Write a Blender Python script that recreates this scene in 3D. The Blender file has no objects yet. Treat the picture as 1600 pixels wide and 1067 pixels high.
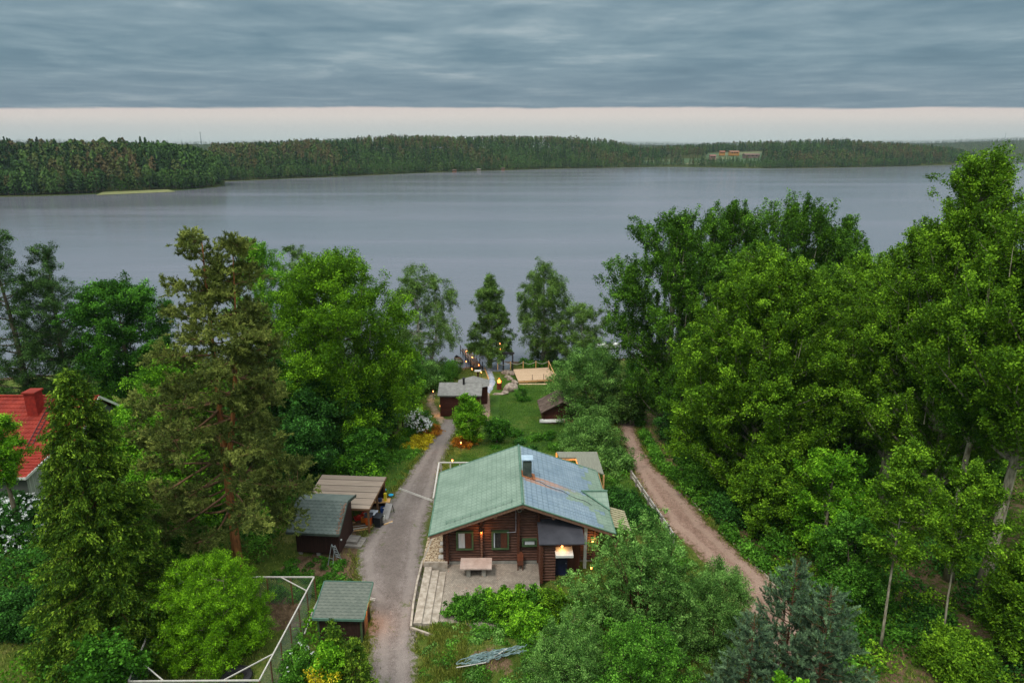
import bpy, math, random
import numpy as np
from mathutils import Vector
R = math.radians
def srgb(r, g, b, k=1.0):
    f = lambda c: ((c / 255 + .055) / 1.055) ** 2.4 if c > 10.3 else c / 255 / 12.92
    return (f(r) * k, f(g) * k, f(b) * k, 1)

# ------------------------------------------------------------------ camera
CAMZ, PITCH, FPX = 32.0, 16.1, 1067.0
sc = bpy.context.scene
col = sc.collection
cam = bpy.data.cameras.new('camera'); camo = bpy.data.objects.new('camera', cam); col.objects.link(camo)
camo.location = (0, 0, CAMZ); camo.rotation_euler = (R(90 - PITCH), 0, 0)
cam.sensor_width = 36; cam.lens = 36 * FPX / 1600; cam.clip_start = .5; cam.clip_end = 20000
sc.camera = camo
sc.view_settings.view_transform = 'Standard'; sc.view_settings.look = 'None'
sc.view_settings.gamma = 1; sc.view_settings.exposure = 0.0
sc.cycles.max_bounces = 5; sc.cycles.diffuse_bounces = 2; sc.cycles.glossy_bounces = 2
sc.cycles.transmission_bounces = 3; sc.cycles.transparent_max_bounces = 6
sc.cycles.caustics_reflective = False; sc.cycles.caustics_refractive = False

# ------------------------------------------------------------------ shader helpers
class NT:
    def __init__(s, tree):
        s.t = tree; s.n = tree.nodes; s.l = tree.links
    def node(s, typ, ins=None, **props):
        n = s.n.new(typ)
        for k, v in props.items(): setattr(n, k, v)
        for k, v in (ins or {}).items():
            sock = n.inputs[k]
            if isinstance(v, bpy.types.NodeSocket): s.l.new(v, sock)
            else: sock.default_value = v
        return n
    def m(s, op, a, b=0.0, c=None, clamp=False):
        n = s.n.new('ShaderNodeMath'); n.operation = op; n.use_clamp = clamp
        for i, v in enumerate((a, b) if c is None else (a, b, c)):
            if isinstance(v, bpy.types.NodeSocket): s.l.new(v, n.inputs[i])
            else: n.inputs[i].default_value = v
        return n.outputs[0]
    def mix(s, f, a, b, blend='MIX'):
        n = s.n.new('ShaderNodeMix'); n.data_type = 'RGBA'; n.blend_type = blend
        for i, v in ((0, f), (6, a), (7, b)):
            if isinstance(v, bpy.types.NodeSocket): s.l.new(v, n.inputs[i])
            else: n.inputs[i].default_value = v
        return n.outputs[2]
    def ramp(s, f, stops, interp='LINEAR'):
        n = s.n.new('ShaderNodeValToRGB'); n.color_ramp.interpolation = interp
        el = n.color_ramp.elements
        while len(el) < len(stops): el.new(.5)
        for e, (p, c) in zip(el, stops):
            e.position = p; e.color = c if len(c) == 4 else (*c, 1)
        s.l.new(f, n.inputs[0]); return n.outputs[0]
    def smooth(s, x, a, b):
        n = s.n.new('ShaderNodeMapRange'); n.interpolation_type = 'SMOOTHSTEP'
        s.l.new(x, n.inputs[0]); n.inputs[1].default_value = a; n.inputs[2].default_value = b
        return n.outputs[0]
    def noise(s, vec, scale, detail=4, rough=.55, out=0, dist=0.0):
        n = s.node('ShaderNodeTexNoise', {'Scale': scale, 'Detail': detail, 'Roughness': rough, 'Distortion': dist})
        if vec is not None: s.l.new(vec, n.inputs['Vector'])
        return n.outputs[out]
    def scale(s, vec, v):
        return s.node('ShaderNodeVectorMath', {0: vec, 1: v}, operation='MULTIPLY').outputs[0]

# ------------------------------------------------------------------ sky
SUN_EL, SUN_AZ = R(58), R(215)      # high behind the camera, over a thick cloud deck
world = bpy.data.worlds.new('World'); sc.world = world; world.use_nodes = True
w = NT(world.node_tree); w.n.clear()
d = w.node('ShaderNodeTexCoord').outputs['Generated']
sep = w.node('ShaderNodeSeparateXYZ', {0: d})
dx, dy, dz = sep.outputs
nish = w.node('ShaderNodeTexSky', sky_type='NISHITA', sun_disc=False, sun_elevation=SUN_EL, sun_rotation=SUN_AZ)
zz = w.m('ADD', w.m('MAXIMUM', dz, 0.0), .035)
pv = w.node('ShaderNodeCombineXYZ', {0: w.m('DIVIDE', dx, zz), 1: w.m('DIVIDE', dy, zz), 2: 0.0}).outputs[0]
n1 = w.noise(w.scale(pv, (.50, .50, 1)), 1.7, 9, .56, dist=.35)
n2 = w.noise(w.scale(pv, (.15, .17, 1)), 1.5, 5, .5, dist=.4)
n3 = w.noise(w.scale(pv, (.9, 1.3, 1)), 2.6, 5, .6)
nn = w.m('ADD', w.m('ADD', w.m('MULTIPLY', n1, .46), w.m('MULTIPLY', n2, .40)), w.m('MULTIPLY', n3, .14))
cloud = w.ramp(nn, [(.30, srgb(90, 116, 130)), (.43, srgb(108, 134, 147)), (.53, srgb(133, 155, 165)), (.64, srgb(176, 190, 194))])
q = w.m('DIVIDE', dz, w.m('MAXIMUM', dy, .02))
edge = w.noise(w.scale(pv, (.35, .10, 1)), 1.2, 6, .7)
q2 = w.m('ADD', q, w.m('MULTIPLY', w.m('SUBTRACT', edge, .5), .010))
band = w.ramp(w.m('MULTIPLY', q, 20.0), [(0.0, srgb(194, 206, 202)), (.35, srgb(206, 210, 204)), (.75, srgb(222, 213, 204)), (1.0, srgb(218, 205, 198))])
mask = w.smooth(q2, .0465, .0505)
# cooler, slightly darker far edge of the deck
nearedge = w.smooth(q, .055, .13)
cl2 = w.mix(w.m('MULTIPLY', w.m('SUBTRACT', 1.0, nearedge), .55), cloud, srgb(112, 130, 144))
# the overcast deck is brightest overhead
top = w.m('ADD', 1.0, w.m('MULTIPLY', w.smooth(dz, .34, 1.0), 7.2))
cl3 = w.node('ShaderNodeVectorMath', {0: cl2, 3: top}, operation='SCALE').outputs[0]
neutral = w.mix(w.m('MULTIPLY', w.smooth(dz, .30, .8), .72), cl3, (1.75, 1.66, 1.5, 1))
skyc = w.mix(mask, band, neutral)
bg1 = w.node('ShaderNodeBackground', {'Color': skyc, 'Strength': 1.12})
bg2 = w.node('ShaderNodeBackground', {'Color': nish.outputs[0], 'Strength': .05})
mx = w.node('ShaderNodeMixShader', {0: .92}); w.l.new(bg2.outputs[0], mx.inputs[1]); w.l.new(bg1.outputs[0], mx.inputs[2])
out = w.node('ShaderNodeOutputWorld'); w.l.new(mx.outputs[0], out.inputs[0])
sun = bpy.data.lights.new('sun', 'SUN'); sun.energy = 1.8; sun.angle = R(12); sun.color = (1.0, .95, .88)
suno = bpy.data.objects.new('sun', sun); col.objects.link(suno)
suno.rotation_euler = (R(90) - SUN_EL, 0, R(180) - SUN_AZ)

# ------------------------------------------------------------------ measuring: pixel of the photograph -> point in the place
cp, sp = math.cos(R(PITCH)), math.sin(R(PITCH))
def ray(u, v):
    a, b = (u - 800) / FPX, (533 - v) / FPX
    return Vector((a, cp + b * sp, -sp + b * cp))
def PZ(u, v, z):
    r = ray(u, v); t = (z - CAMZ) / r.z
    return Vector((0, 0, CAMZ)) + r * t
def PY(u, v, Y):
    r = ray(u, v); t = Y / r.y
    return Vector((0, 0, CAMZ)) + r * t
def G(u, v):
    p = PZ(u, v, 4)
    for _ in range(14): p = PZ(u, v, float(zg(p.x, p.y)))
    return p

# ------------------------------------------------------------------ terrain height
def sst(t): t = np.clip(t, 0, 1); return t * t * (3 - 2 * t)
def shore_y(x):
    x = np.asarray(x, float)
    return 97 + 2.2 * np.sin(x * .11 + .6) + 1.2 * np.sin(x * .31 + 2) + 7 * sst((x - 8) / 30) - 3 * sst((-x - 30) / 60)
def zg(x, y):
    x = np.asarray(x, float); y = np.asarray(y, float)
    ys = shore_y(x)
    t = (y - 47) / (ys - 47)
    h = 5 - 4.9 * (0.35 * np.clip(t, 0, 1) + .65 * sst(t))
    h = np.where(y > ys, .1 - (y - ys) * .22, h)
    b = .09 * np.sin(x * .41 + 1.3) * np.sin(y * .37 + .4) + .05 * np.sin(x * 1.1) * np.sin(y * .9 + 2)
    b = b * np.clip(1 - np.exp(-((x - .5) / 9) ** 2 - ((y - 43) / 9) ** 2) * 1.2, 0, 1)
    b = b * np.clip((ys - y) / 10, 0, 1)
    # the paved yard in front of the house is sunk a little
    ex = np.clip(np.minimum(x + 5.75, 2.2 - x) / .3, 0, 1); ey = np.clip(np.minimum(y - 33.6, 40.5 - y) / .3, 0, 1)
    b = b - .65 * ex * ey
    # a soil bank right below the picture's lower edge
    b = b + .9 * np.exp(-((x + 1.2) / 2.6) ** 2 - ((y - 30.6) / 1.5) ** 2)
    return h + b

# ------------------------------------------------------------------ object helpers
def tag(o, label=None, cat=None, group=None, kind=None):
    if label: o['label'] = label
    if cat: o['category'] = cat
    if group: o['group'] = group
    if kind: o['kind'] = kind
    return o
def thing(name, label, cat, loc=(0, 0, 0), rz=0.0, group=None):
    o = bpy.data.objects.new(name, None); col.objects.link(o)
    o.location = loc; o.rotation_euler = (0, 0, rz); o.empty_display_size = .3
    return tag(o, label, cat, group)
def link_mesh(name, verts, faces, m, parent=None, smooth=False, loc=None):
    me = bpy.data.meshes.new(name); me.from_pydata([tuple(v) for v in verts], [], faces)
    me.update()
    if smooth: me.polygons.foreach_set('use_smooth', np.ones(len(me.polygons), bool))
    if m: me.materials.append(m)
    o = bpy.data.objects.new(name, me); col.objects.link(o)
    if parent: o.parent = parent
    if loc: o.location = loc
    return o
def quads_mesh(name, V, n, m, parent=None, attrs=None, k=4):
    """V: (n*k,3) vertex array, n faces of k corners each; attrs: per-face floats"""
    me = bpy.data.meshes.new(name)
    me.vertices.add(n * k); me.vertices.foreach_set('co', np.ascontiguousarray(V, dtype=np.float32).ravel())
    me.loops.add(n * k); me.loops.foreach_set('vertex_index', np.arange(n * k, dtype=np.int32))
    me.polygons.add(n); me.polygons.foreach_set('loop_start', np.arange(0, n * k, k, dtype=np.int32))
    try: me.polygons.foreach_set('loop_total', np.full(n, k, dtype=np.int32))
    except Exception: pass
    me.update(calc_edges=True)
    for nm, a in (attrs or {}).items():
        at = me.attributes.new(nm, 'FLOAT', 'FACE'); at.data.foreach_set('value', np.ascontiguousarray(a, dtype=np.float32))
    me.materials.append(m)
    o = bpy.data.objects.new(name, me); col.objects.link(o)
    if parent: o.parent = parent
    return o
def grid_mesh(name, X, Y, Z, m, parent=None, smooth=True, mask=None):
    nr, nc = X.shape
    V = np.stack([X, Y, Z], -1).reshape(-1, 3)
    i = np.arange(nr * nc).reshape(nr, nc)
    F = np.stack([i[:-1, :-1], i[:-1, 1:], i[1:, 1:], i[1:, :-1]], -1).reshape(-1, 4)
    if mask is not None: F = F[mask.reshape(-1)]
    me = bpy.data.meshes.new(name)
    me.vertices.add(len(V)); me.vertices.foreach_set('co', V.astype(np.float32).ravel())
    me.loops.add(F.size); me.loops.foreach_set('vertex_index', F.astype(np.int32).ravel())
    me.polygons.add(len(F)); me.polygons.foreach_set('loop_start', np.arange(0, F.size, 4, dtype=np.int32))
    me.update(calc_edges=True)
    me.polygons.foreach_set('use_smooth', np.full(len(F), smooth))
    me.materials.append(m)
    o = bpy.data.objects.new(name, me); col.objects.link(o)
    if parent: o.parent = parent
    return o
class MB:
    """collects shapes that become ONE mesh"""
    def __init__(s): s.v = []; s.f = []
    def add(s, vs, fs):
        b = len(s.v); s.v += [tuple(v) for v in vs]; s.f += [tuple(b + i for i in f) for f in fs]; return s
    def box(s, x0, x1, y0, y1, z0, z1):
        return s.add([(x0, y0, z0), (x1, y0, z0), (x1, y1, z0), (x0, y1, z0), (x0, y0, z1), (x1, y0, z1), (x1, y1, z1), (x0, y1, z1)],
                     [(0, 3, 2, 1), (4, 5, 6, 7), (0, 1, 5, 4), (1, 2, 6, 5), (2, 3, 7, 6), (3, 0, 4, 7)])
    def cbox(s, c, sz):
        return s.box(c[0] - sz[0] / 2, c[0] + sz[0] / 2, c[1] - sz[1] / 2, c[1] + sz[1] / 2, c[2] - sz[2] / 2, c[2] + sz[2] / 2)
    def slab(s, pts, t):
        """polygon pts (3-D, roughly planar) thickened downwards by t"""
        n = len(pts); lo = [(p[0], p[1], p[2] - t) for p in pts]
        return s.add(list(pts) + lo, [tuple(range(n)), tuple(range(2 * n - 1, n - 1, -1))] + [(i, i + n, (i + 1) % n + n, (i + 1) % n) for i in range(n)])
    def bar(s, a, b, w, h=None):
        """rectangular bar from a to b"""
        a, b = Vector(a), Vector(b); h = h or w; d = (b - a).normalized()
        up = Vector((0, 0, 1)) if abs(d.z) < .9 else Vector((0, 1, 0))
        x = d.cross(up).normalized() * w / 2; y = x.cross(d).normalized() * h / 2
        P = [p + sx * x + sy * y for p in (a, b) for sx, sy in ((-1, -1), (1, -1), (1, 1), (-1, 1))]
        return s.add(P, [(3, 2, 1, 0), (4, 5, 6, 7), (0, 1, 5, 4), (1, 2, 6, 5), (2, 3, 7, 6), (3, 0, 4, 7)])
    def tube(s, pts, rad, n=8, cap=True):
        pts = [Vector(p) for p in pts]; N = len(pts)
        if not hasattr(rad, '__len__'): rad = [rad] * N
        V = []; prev = None
        for i, p in enumerate(pts):
            d = (pts[min(i + 1, N - 1)] - pts[max(i - 1, 0)]).normalized()
            if prev is None:
                a = Vector((1, 0, 0)) if abs(d.x) < .8 else Vector((0, 1, 0))
                x = d.cross(a).normalized()
            else: x = (prev - d * prev.dot(d)).normalized()
            prev = x; y = d.cross(x)
            V += [p + rad[i] * (math.cos(2 * math.pi * k / n) * x + math.sin(2 * math.pi * k / n) * y) for k in range(n)]
        F = [(i * n + k, i * n + (k + 1) % n, (i + 1) * n + (k + 1) % n, (i + 1) * n + k) for i in range(N - 1) for k in range(n)]
        if cap: F += [tuple(range(n - 1, -1, -1)), tuple((N - 1) * n + k for k in range(n))]
        return s.add(V, F)
    def rock(s, c, r, rnd, sz=(1, 1, .7)):
        import bmesh
        bm = bmesh.new(); bmesh.ops.create_icosphere(bm, subdivisions=3, radius=1)
        ph = [rnd.uniform(0, 6) for _ in range(6)]
        V = []
        for v in bm.verts:
            p = v.co; k = 1 + .13 * math.sin(3 * p.x + ph[0]) * math.sin(2.6 * p.y + ph[1]) + .10 * math.sin(4 * p.z + ph[2] + 2 * p.x) + .05 * math.sin(9 * p.x + ph[3]) * math.sin(8 * p.y + ph[4])
            V.append((c[0] + p.x * r * k * sz[0], c[1] + p.y * r * k * sz[1], c[2] + p.z * r * k * sz[2]))
        F = [tuple(v.index for v in f.verts) for f in bm.faces]; bm.free()
        return s.add(V, F)
    def build(s, name, m, parent=None, smooth=False):
        return link_mesh(name, s.v, s.f, m, parent, smooth)

# ------------------------------------------------------------------ materials
def pbr(name, col1, col2=None, nscale=3.0, rough=.75, spec=.3, bump=0.0, bscale=20.0, lo=.35, hi=.65, detail=5, coord='Object', metal=0.0, stretch=None):
    m = bpy.data.materials.new(name); m.use_nodes = True; t = NT(m.node_tree); b = t.n['Principled BSDF']
    b.inputs['Roughness'].default_value = rough; b.inputs['Specular IOR Level'].default_value = spec; b.inputs['Metallic'].default_value = metal
    co = t.node('ShaderNodeTexCoord').outputs[coord]
    if stretch: co = t.scale(co, stretch)
    if col2 is not None:
        c = t.ramp(t.noise(co, nscale, detail), [(lo, col1), (hi, col2)]); t.l.new(c, b.inputs['Base Color'])
    else: b.inputs['Base Color'].default_value = col1
    if bump:
        bn = t.node('ShaderNodeBump', {'Strength': bump, 'Distance': .03, 'Height': t.noise(co, bscale, 4)})
        t.l.new(bn.outputs[0], b.inputs['Normal'])
    return m
def emit(name, c, s):
    m = bpy.data.materials.new(name); m.use_nodes = True; b = m.node_tree.nodes['Principled BSDF']
    b.inputs['Base Color'].default_value = c; b.inputs['Emission Color'].default_value = c; b.inputs['Emission Strength'].default_value = s
    return m
def wood_mat(name, c1, c2, axis=(1, 1, 1), nscale=4, plank=None, groove=None, rough=.75, paxis='X'):
    """wood grain; plank = boards per metre laid across paxis with dark joints"""
    m = bpy.data.materials.new(name); m.use_nodes = True; t = NT(m.node_tree); b = t.n['Principled BSDF']
    b.inputs['Roughness'].default_value = rough; b.inputs['Specular IOR Level'].default_value = .25
    co = t.node('ShaderNodeTexCoord').outputs['Object']
    g = t.noise(t.scale(co, axis), nscale, 6, .6)
    c = t.ramp(g, [(.3, c1), (.7, c2)])
    if plank:
        s = t.node('ShaderNodeSeparateXYZ', {0: co}).outputs['XYZ'.index(paxis)]
        x = t.m('MULTIPLY', s, plank); fr = t.m('FRACT', x); fl = t.m('FLOOR', x)
        wn = t.node('ShaderNodeTexWhiteNoise', {'W': fl}, noise_dimensions='1D').outputs[0]
        c = t.mix(t.m('MULTIPLY', wn, .35), c, (*[k * .45 for k in c1[:3]], 1))
        gap = t.m('LESS_THAN', t.m('ABSOLUTE', t.m('SUBTRACT', fr, .5)), .455)
        h = gap
        c = t.mix(gap, (*[k * .25 for k in c1[:3]], 1), c)
        bn = t.node('ShaderNodeBump', {'Strength': .6, 'Distance': .02, 'Height': t.m('ADD', h, t.m('MULTIPLY', g, .3))})
        t.l.new(bn.outputs[0], b.inputs['Normal'])
    else:
        bn = t.node('ShaderNodeBump', {'Strength': .4, 'Distance': .015, 'Height': g}); t.l.new(bn.outputs[0], b.inputs['Normal'])
    t.l.new(c, b.inputs['Base Color'])
    return m
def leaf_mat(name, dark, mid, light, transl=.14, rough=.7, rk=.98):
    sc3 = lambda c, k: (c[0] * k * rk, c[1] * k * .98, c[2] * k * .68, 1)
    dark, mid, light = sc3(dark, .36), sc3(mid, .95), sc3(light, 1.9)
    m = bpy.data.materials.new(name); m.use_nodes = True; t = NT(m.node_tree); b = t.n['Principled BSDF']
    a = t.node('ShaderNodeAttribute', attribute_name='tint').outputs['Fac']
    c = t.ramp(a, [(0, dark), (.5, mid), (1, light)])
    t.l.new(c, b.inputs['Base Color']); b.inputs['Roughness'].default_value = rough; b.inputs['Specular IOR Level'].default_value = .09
    if transl:
        tr = t.node('ShaderNodeBsdfTranslucent', {'Color': t.mix(.5, c, light)})
        mxs = t.node('ShaderNodeMixShader', {0: transl}); t.l.new(b.outputs[0], mxs.inputs[1]); t.l.new(tr.outputs[0], mxs.inputs[2])
        t.l.new(mxs.outputs[0], t.n['Material Output'].inputs[0])
    return m
# ------------------------------------------------------------------ masks on the ground, measured from the photograph
def wpoly(pts): return np.array([[*G(u, v)[:2]] for u, v in pts])
def inside(poly, x, y):
    c = np.zeros(x.shape, bool); j = len(poly) - 1
    for i in range(len(poly)):
        xi, yi = poly[i]; xj, yj = poly[j]
        hit = ((yi > y) != (yj > y)) & (x < (xj - xi) * (y - yi) / (yj - yi + 1e-12) + xi)
        c ^= hit; j = i
    return c
LAWN = wpoly([(700, 735), (735, 690), (765, 655), (768, 605), (775, 585), (880, 590), (900, 640), (890, 700), (1010, 760), (1030, 830), (960, 840), (930, 730), (820, 700)])
LAWN2 = wpoly([(600, 700), (660, 640), (700, 640), (690, 670), (655, 720), (620, 760), (590, 800)])
DIRT = wpoly([(380, 925), (470, 930), (470, 985), (350, 990), (340, 940)])
BARE = wpoly([(440, 880), (545, 840), (560, 800), (600, 770), (640, 760), (600, 850), (570, 905), (480, 900)])
LG = np.array(LAWN)
# ------------------------------------------------------------------ near ground
gx = np.concatenate([np.linspace(-420, -62, 30), np.arange(-60, 60.1, .5), np.linspace(62, 420, 30)])
gy = np.concatenate([np.linspace(-160, 20, 20), np.arange(21, 104, .5), np.linspace(105, 130, 10)])
GX, GY = np.meshgrid(gx, gy)
GZ = zg(GX, GY)
gm = bpy.data.materials.new('ground'); gm.use_nodes = True; t = NT(gm.node_tree); b = t.n['Principled BSDF']
co = t.node('ShaderNodeTexCoord').outputs['Object']
lawn = t.node('ShaderNodeAttribute', attribute_name='lawn').outputs['Fac']
soil = t.node('ShaderNodeAttribute', attribute_name='soil').outputs['Fac']
nA = t.noise(co, .35, 6, .6); nB = t.noise(co, 2.2, 6, .65); nC = t.noise(co, 14, 4, .6)
grass = t.ramp(t.m('ADD', t.m('MULTIPLY', nA, .5), t.m('MULTIPLY', nB, .5)), [(.34, srgb(52, 74, 22)), (.5, srgb(84, 100, 38)), (.66, srgb(122, 118, 66))])
lawnc = t.ramp(t.m('ADD', t.m('MULTIPLY', nA, .6), t.m('MULTIPLY', nB, .4)), [(.36, srgb(46, 74, 24)), (.52, srgb(66, 96, 32)), (.66, srgb(104, 110, 52))])
soilc = t.ramp(nB, [(.3, srgb(70, 52, 38)), (.7, srgb(128, 106, 82))])
c = t.mix(t.smooth(t.m('ADD', lawn, t.m('MULTIPLY', t.m('SUBTRACT', nB, .5), .6)), .35, .65), grass, lawnc)
c = t.mix(t.smooth(t.m('ADD', soil, t.m('MULTIPLY', t.m('SUBTRACT', nB, .5), 1.6)), .45, .62), c, soilc)
c = t.mix(.35, c, t.ramp(nC, [(.3, (.0, .0, .0, 1)), (.7, (1, 1, 1, 1))]), 'SOFT_LIGHT')
t.l.new(c, b.inputs['Base Color']); b.inputs['Roughness'].default_value = .95; b.inputs['Specular IOR Level'].default_value = .1
bn = t.node('ShaderNodeBump', {'Strength': .9, 'Distance': .12, 'Height': t.m('ADD', nC, nB)}); t.l.new(bn.outputs[0], b.inputs['Normal'])
ground = tag(grid_mesh('ground', GX, GY, GZ, gm), kind='structure')
fx, fy = GX.ravel(), GY.ravel()
lw = (inside(LAWN, fx, fy) | inside(LAWN2, fx, fy)).astype(np.float32)
so = (inside(DIRT, fx, fy) | inside(BARE, fx, fy)).astype(np.float32) * .8
forest_r = (fx > 15.5 + (fy - 40) * -.1) & (fy < 90) & (fx > 12)
so = np.maximum(so, np.where(forest_r, .55, 0)); so = np.maximum(so, np.where((fy > shore_y(fx) - 1.0), .9, 0))
so = np.maximum(so, .75 * np.exp(-((fx + 1.0) / 1.6) ** 2 - ((fy - 30.2) / 1.0) ** 2))
for nm, a in (('lawn', lw), ('soil', so)):
    at = ground.data.attributes.new(nm, 'FLOAT', 'POINT'); at.data.foreach_set('value', a.astype(np.float32))

# ------------------------------------------------------------------ driveway, dirt road, paths: sheets laid on the ground
def ribbon(name, L, Rr, m, lift=.035, step=.6, ncol=12, jit=.18, seed=1, kind='structure', label=None):
    """L, Rr: lists of pixel points for the left and the right edge, same count"""
    rng = np.random.default_rng(seed)
    A = np.array([[*G(*p)[:2]] for p in L]); B = np.array([[*G(*p)[:2]] for p in Rr])
    mid = (A + B) / 2; s = np.concatenate([[0], np.cumsum(np.hypot(*np.diff(mid, axis=0).T))])
    n = max(8, int(s[-1] / step)); q = np.linspace(0, s[-1], n)
    def sm(P):
        P = np.stack([np.interp(q, s, P[:, 0]), np.interp(q, s, P[:, 1])], -1)
        for _ in range(3): P[1:-1] = (P[:-2] + 2 * P[1:-1] + P[2:]) / 4
        return P
    A, B = sm(A), sm(B)
    A = A + rng.normal(0, jit, A.shape); B = B + rng.normal(0, jit, B.shape)
    f = np.linspace(0, 1, ncol)[None, :, None]
    P = A[:, None] * (1 - f) + B[:, None] * f
    X, Y = P[..., 0], P[..., 1]
    e = np.minimum(f[..., 0], 1 - f[..., 0]) * np.hypot(*(A - B).T)[:, None]
    Z = zg(X, Y) + lift - .06 * np.clip(1 - e / .25, 0, 1)
    o = grid_mesh(name, X, Y, Z, m)
    at = o.data.attributes.new('edge', 'FLOAT', 'POINT'); at.data.foreach_set('value', e.astype(np.float32).ravel())
    return tag(o, kind=kind)
def gravel_mat(name, c1, c2, c3, green, vs=30, edge_hi=.9):
    m = bpy.data.materials.new(name); m.use_nodes = True; t = NT(m.node_tree); b = t.n['Principled BSDF']
    co = t.node('ShaderNodeTexCoord').outputs['Object']
    vo = t.node('ShaderNodeTexVoronoi', {'Vector': co, 'Scale': vs})
    nA = t.noise(co, .5, 6, .6); nB = t.noise(co, 3.5, 6, .7); nC = t.noise(co, 22, 3, .6)
    c = t.ramp(t.m('ADD', t.m('MULTIPLY', nA, .45), t.m('MULTIPLY', nB, .55)), [(.3, c1), (.5, c2), (.7, c3)])
    sepv = t.node('ShaderNodeSeparateColor', {0: vo.outputs['Color']}).outputs[0]
    c = t.mix(.5, c, t.ramp(sepv, [(0, (.2, .2, .2, 1)), (1, (.8, .8, .8, 1))]), 'OVERLAY')
    e = t.node('ShaderNodeAttribute', attribute_name='edge').outputs['Fac']
    g = t.m('ADD', e, t.m('MULTIPLY', t.m('SUBTRACT', nB, .5), 2.6))
    c = t.mix(t.smooth(g, .05, edge_hi * .55), green, c)
    rut = t.m('SUBTRACT', 1, t.smooth(t.m('ABSOLUTE', t.m('SUBTRACT', t.m('ADD', e, t.m('MULTIPLY', nA, .6)), 1.25)), .12, .42))
    c = t.mix(t.m('MULTIPLY', rut, .5), c, c3)
    crown_ = t.m('MULTIPLY', t.smooth(t.m('ADD', e, t.m('MULTIPLY', nB, .8)), 1.9, 2.4), .4); c = t.mix(crown_, c, c1)
    weeds = t.smooth(t.m('ADD', t.noise(co, 1.3, 6, .7), t.m('MULTIPLY', e, -.03)), .56, .66)
    c = t.mix(t.m('MULTIPLY', weeds, .75), c, green)
    t.l.new(c, b.inputs['Base Color']); b.inputs['Roughness'].default_value = .92; b.inputs['Specular IOR Level'].default_value = .15
    bn = t.node('ShaderNodeBump', {'Strength': .8, 'Distance': .03, 'Height': t.m('ADD', vo.outputs['Distance'], nC)}); t.l.new(bn.outputs[0], b.inputs['Normal'])
    return m
M_grav = gravel_mat('driveway_gravel', srgb(100, 90, 84), srgb(124, 113, 108), srgb(148, 137, 131), srgb(84, 92, 44))
M_dirt = gravel_mat('road_dirt', srgb(112, 88, 76), srgb(144, 116, 102), srgb(172, 146, 130), srgb(92, 82, 50), vs=24)
M_path = gravel_mat('trodden_path', srgb(108, 92, 76), srgb(140, 122, 102), srgb(160, 144, 122), srgb(76, 84, 40))
ribbon('driveway', [(566, 1140), (570, 1067), (574, 1000), (572, 945), (556, 905), (552, 868), (566, 838), (592, 806), (610, 775), (634, 742), (655, 712), (676, 680), (690, 655)],
       [(660, 1140), (655, 1067), (654, 1000), (660, 950), (668, 915), (664, 880), (668, 850), (672, 815), (680, 790), (686, 760), (694, 725), (712, 680), (722, 655)], M_grav, lift=.05, seed=3, jit=.05)
ribbon('dirt_road', [(955, 590), (960, 615), (961, 650), (968, 685), (982, 725), (1003, 770), (1035, 815), (1080, 858), (1120, 900), (1160, 960), (1200, 1067), (1230, 1180)],
       [(985, 590), (992, 615), (992, 650), (1000, 685), (1022, 728), (1070, 772), (1108, 815), (1150, 858), (1200, 900), (1250, 960), (1320, 1067), (1400, 1180)], M_dirt, lift=.05, seed=5, jit=.06)
ribbon('footpath', [(668, 612), (664, 628), (672, 645), (690, 668)], [(684, 612), (680, 628), (694, 650), (716, 668)], M_path, seed=6, jit=.12, lift=.04)

# ------------------------------------------------------------------ the lake
wm = bpy.data.materials.new('lake_water'); wm.use_nodes = True; t = NT(wm.node_tree); b = t.n['Principled BSDF']
co = t.node('ShaderNodeTexCoord').outputs['Object']
big = t.noise(t.scale(co, (.0035, .02, 1)), 1.0, 5, .6)
wv = t.noise(t.scale(co, (.5, 1.1, 1)), 1.0, 4, .6); wv2 = t.noise(t.scale(co, (.06, .16, 1)), 1.0, 3, .5)
b.inputs['Base Color'].default_value = srgb(96, 101, 116)
t.l.new(t.mix(t.smooth(big, .35, .7), srgb(102, 105, 112), srgb(115, 114, 124)), b.inputs['Base Color'])
t.l.new(t.m('ADD', .10, t.m('MULTIPLY', t.smooth(big, .3, .75), .08)), b.inputs['Roughness'])
b.inputs['IOR'].default_value = 1.33; b.inputs['Specular IOR Level'].default_value = .5
bn = t.node('ShaderNodeBump', {'Strength': .35, 'Distance': .25, 'Height': t.m('ADD', t.m('MULTIPLY', wv, .5), wv2)}); t.l.new(bn.outputs[0], b.inputs['Normal'])
wo = link_mesh('lake_water', [(-9000, 60, 0), (9000, 60, 0), (9000, 9000, 0), (-9000, 9000, 0)], [(0, 1, 2, 3)], wm)
tag(wo, kind='structure')

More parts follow.
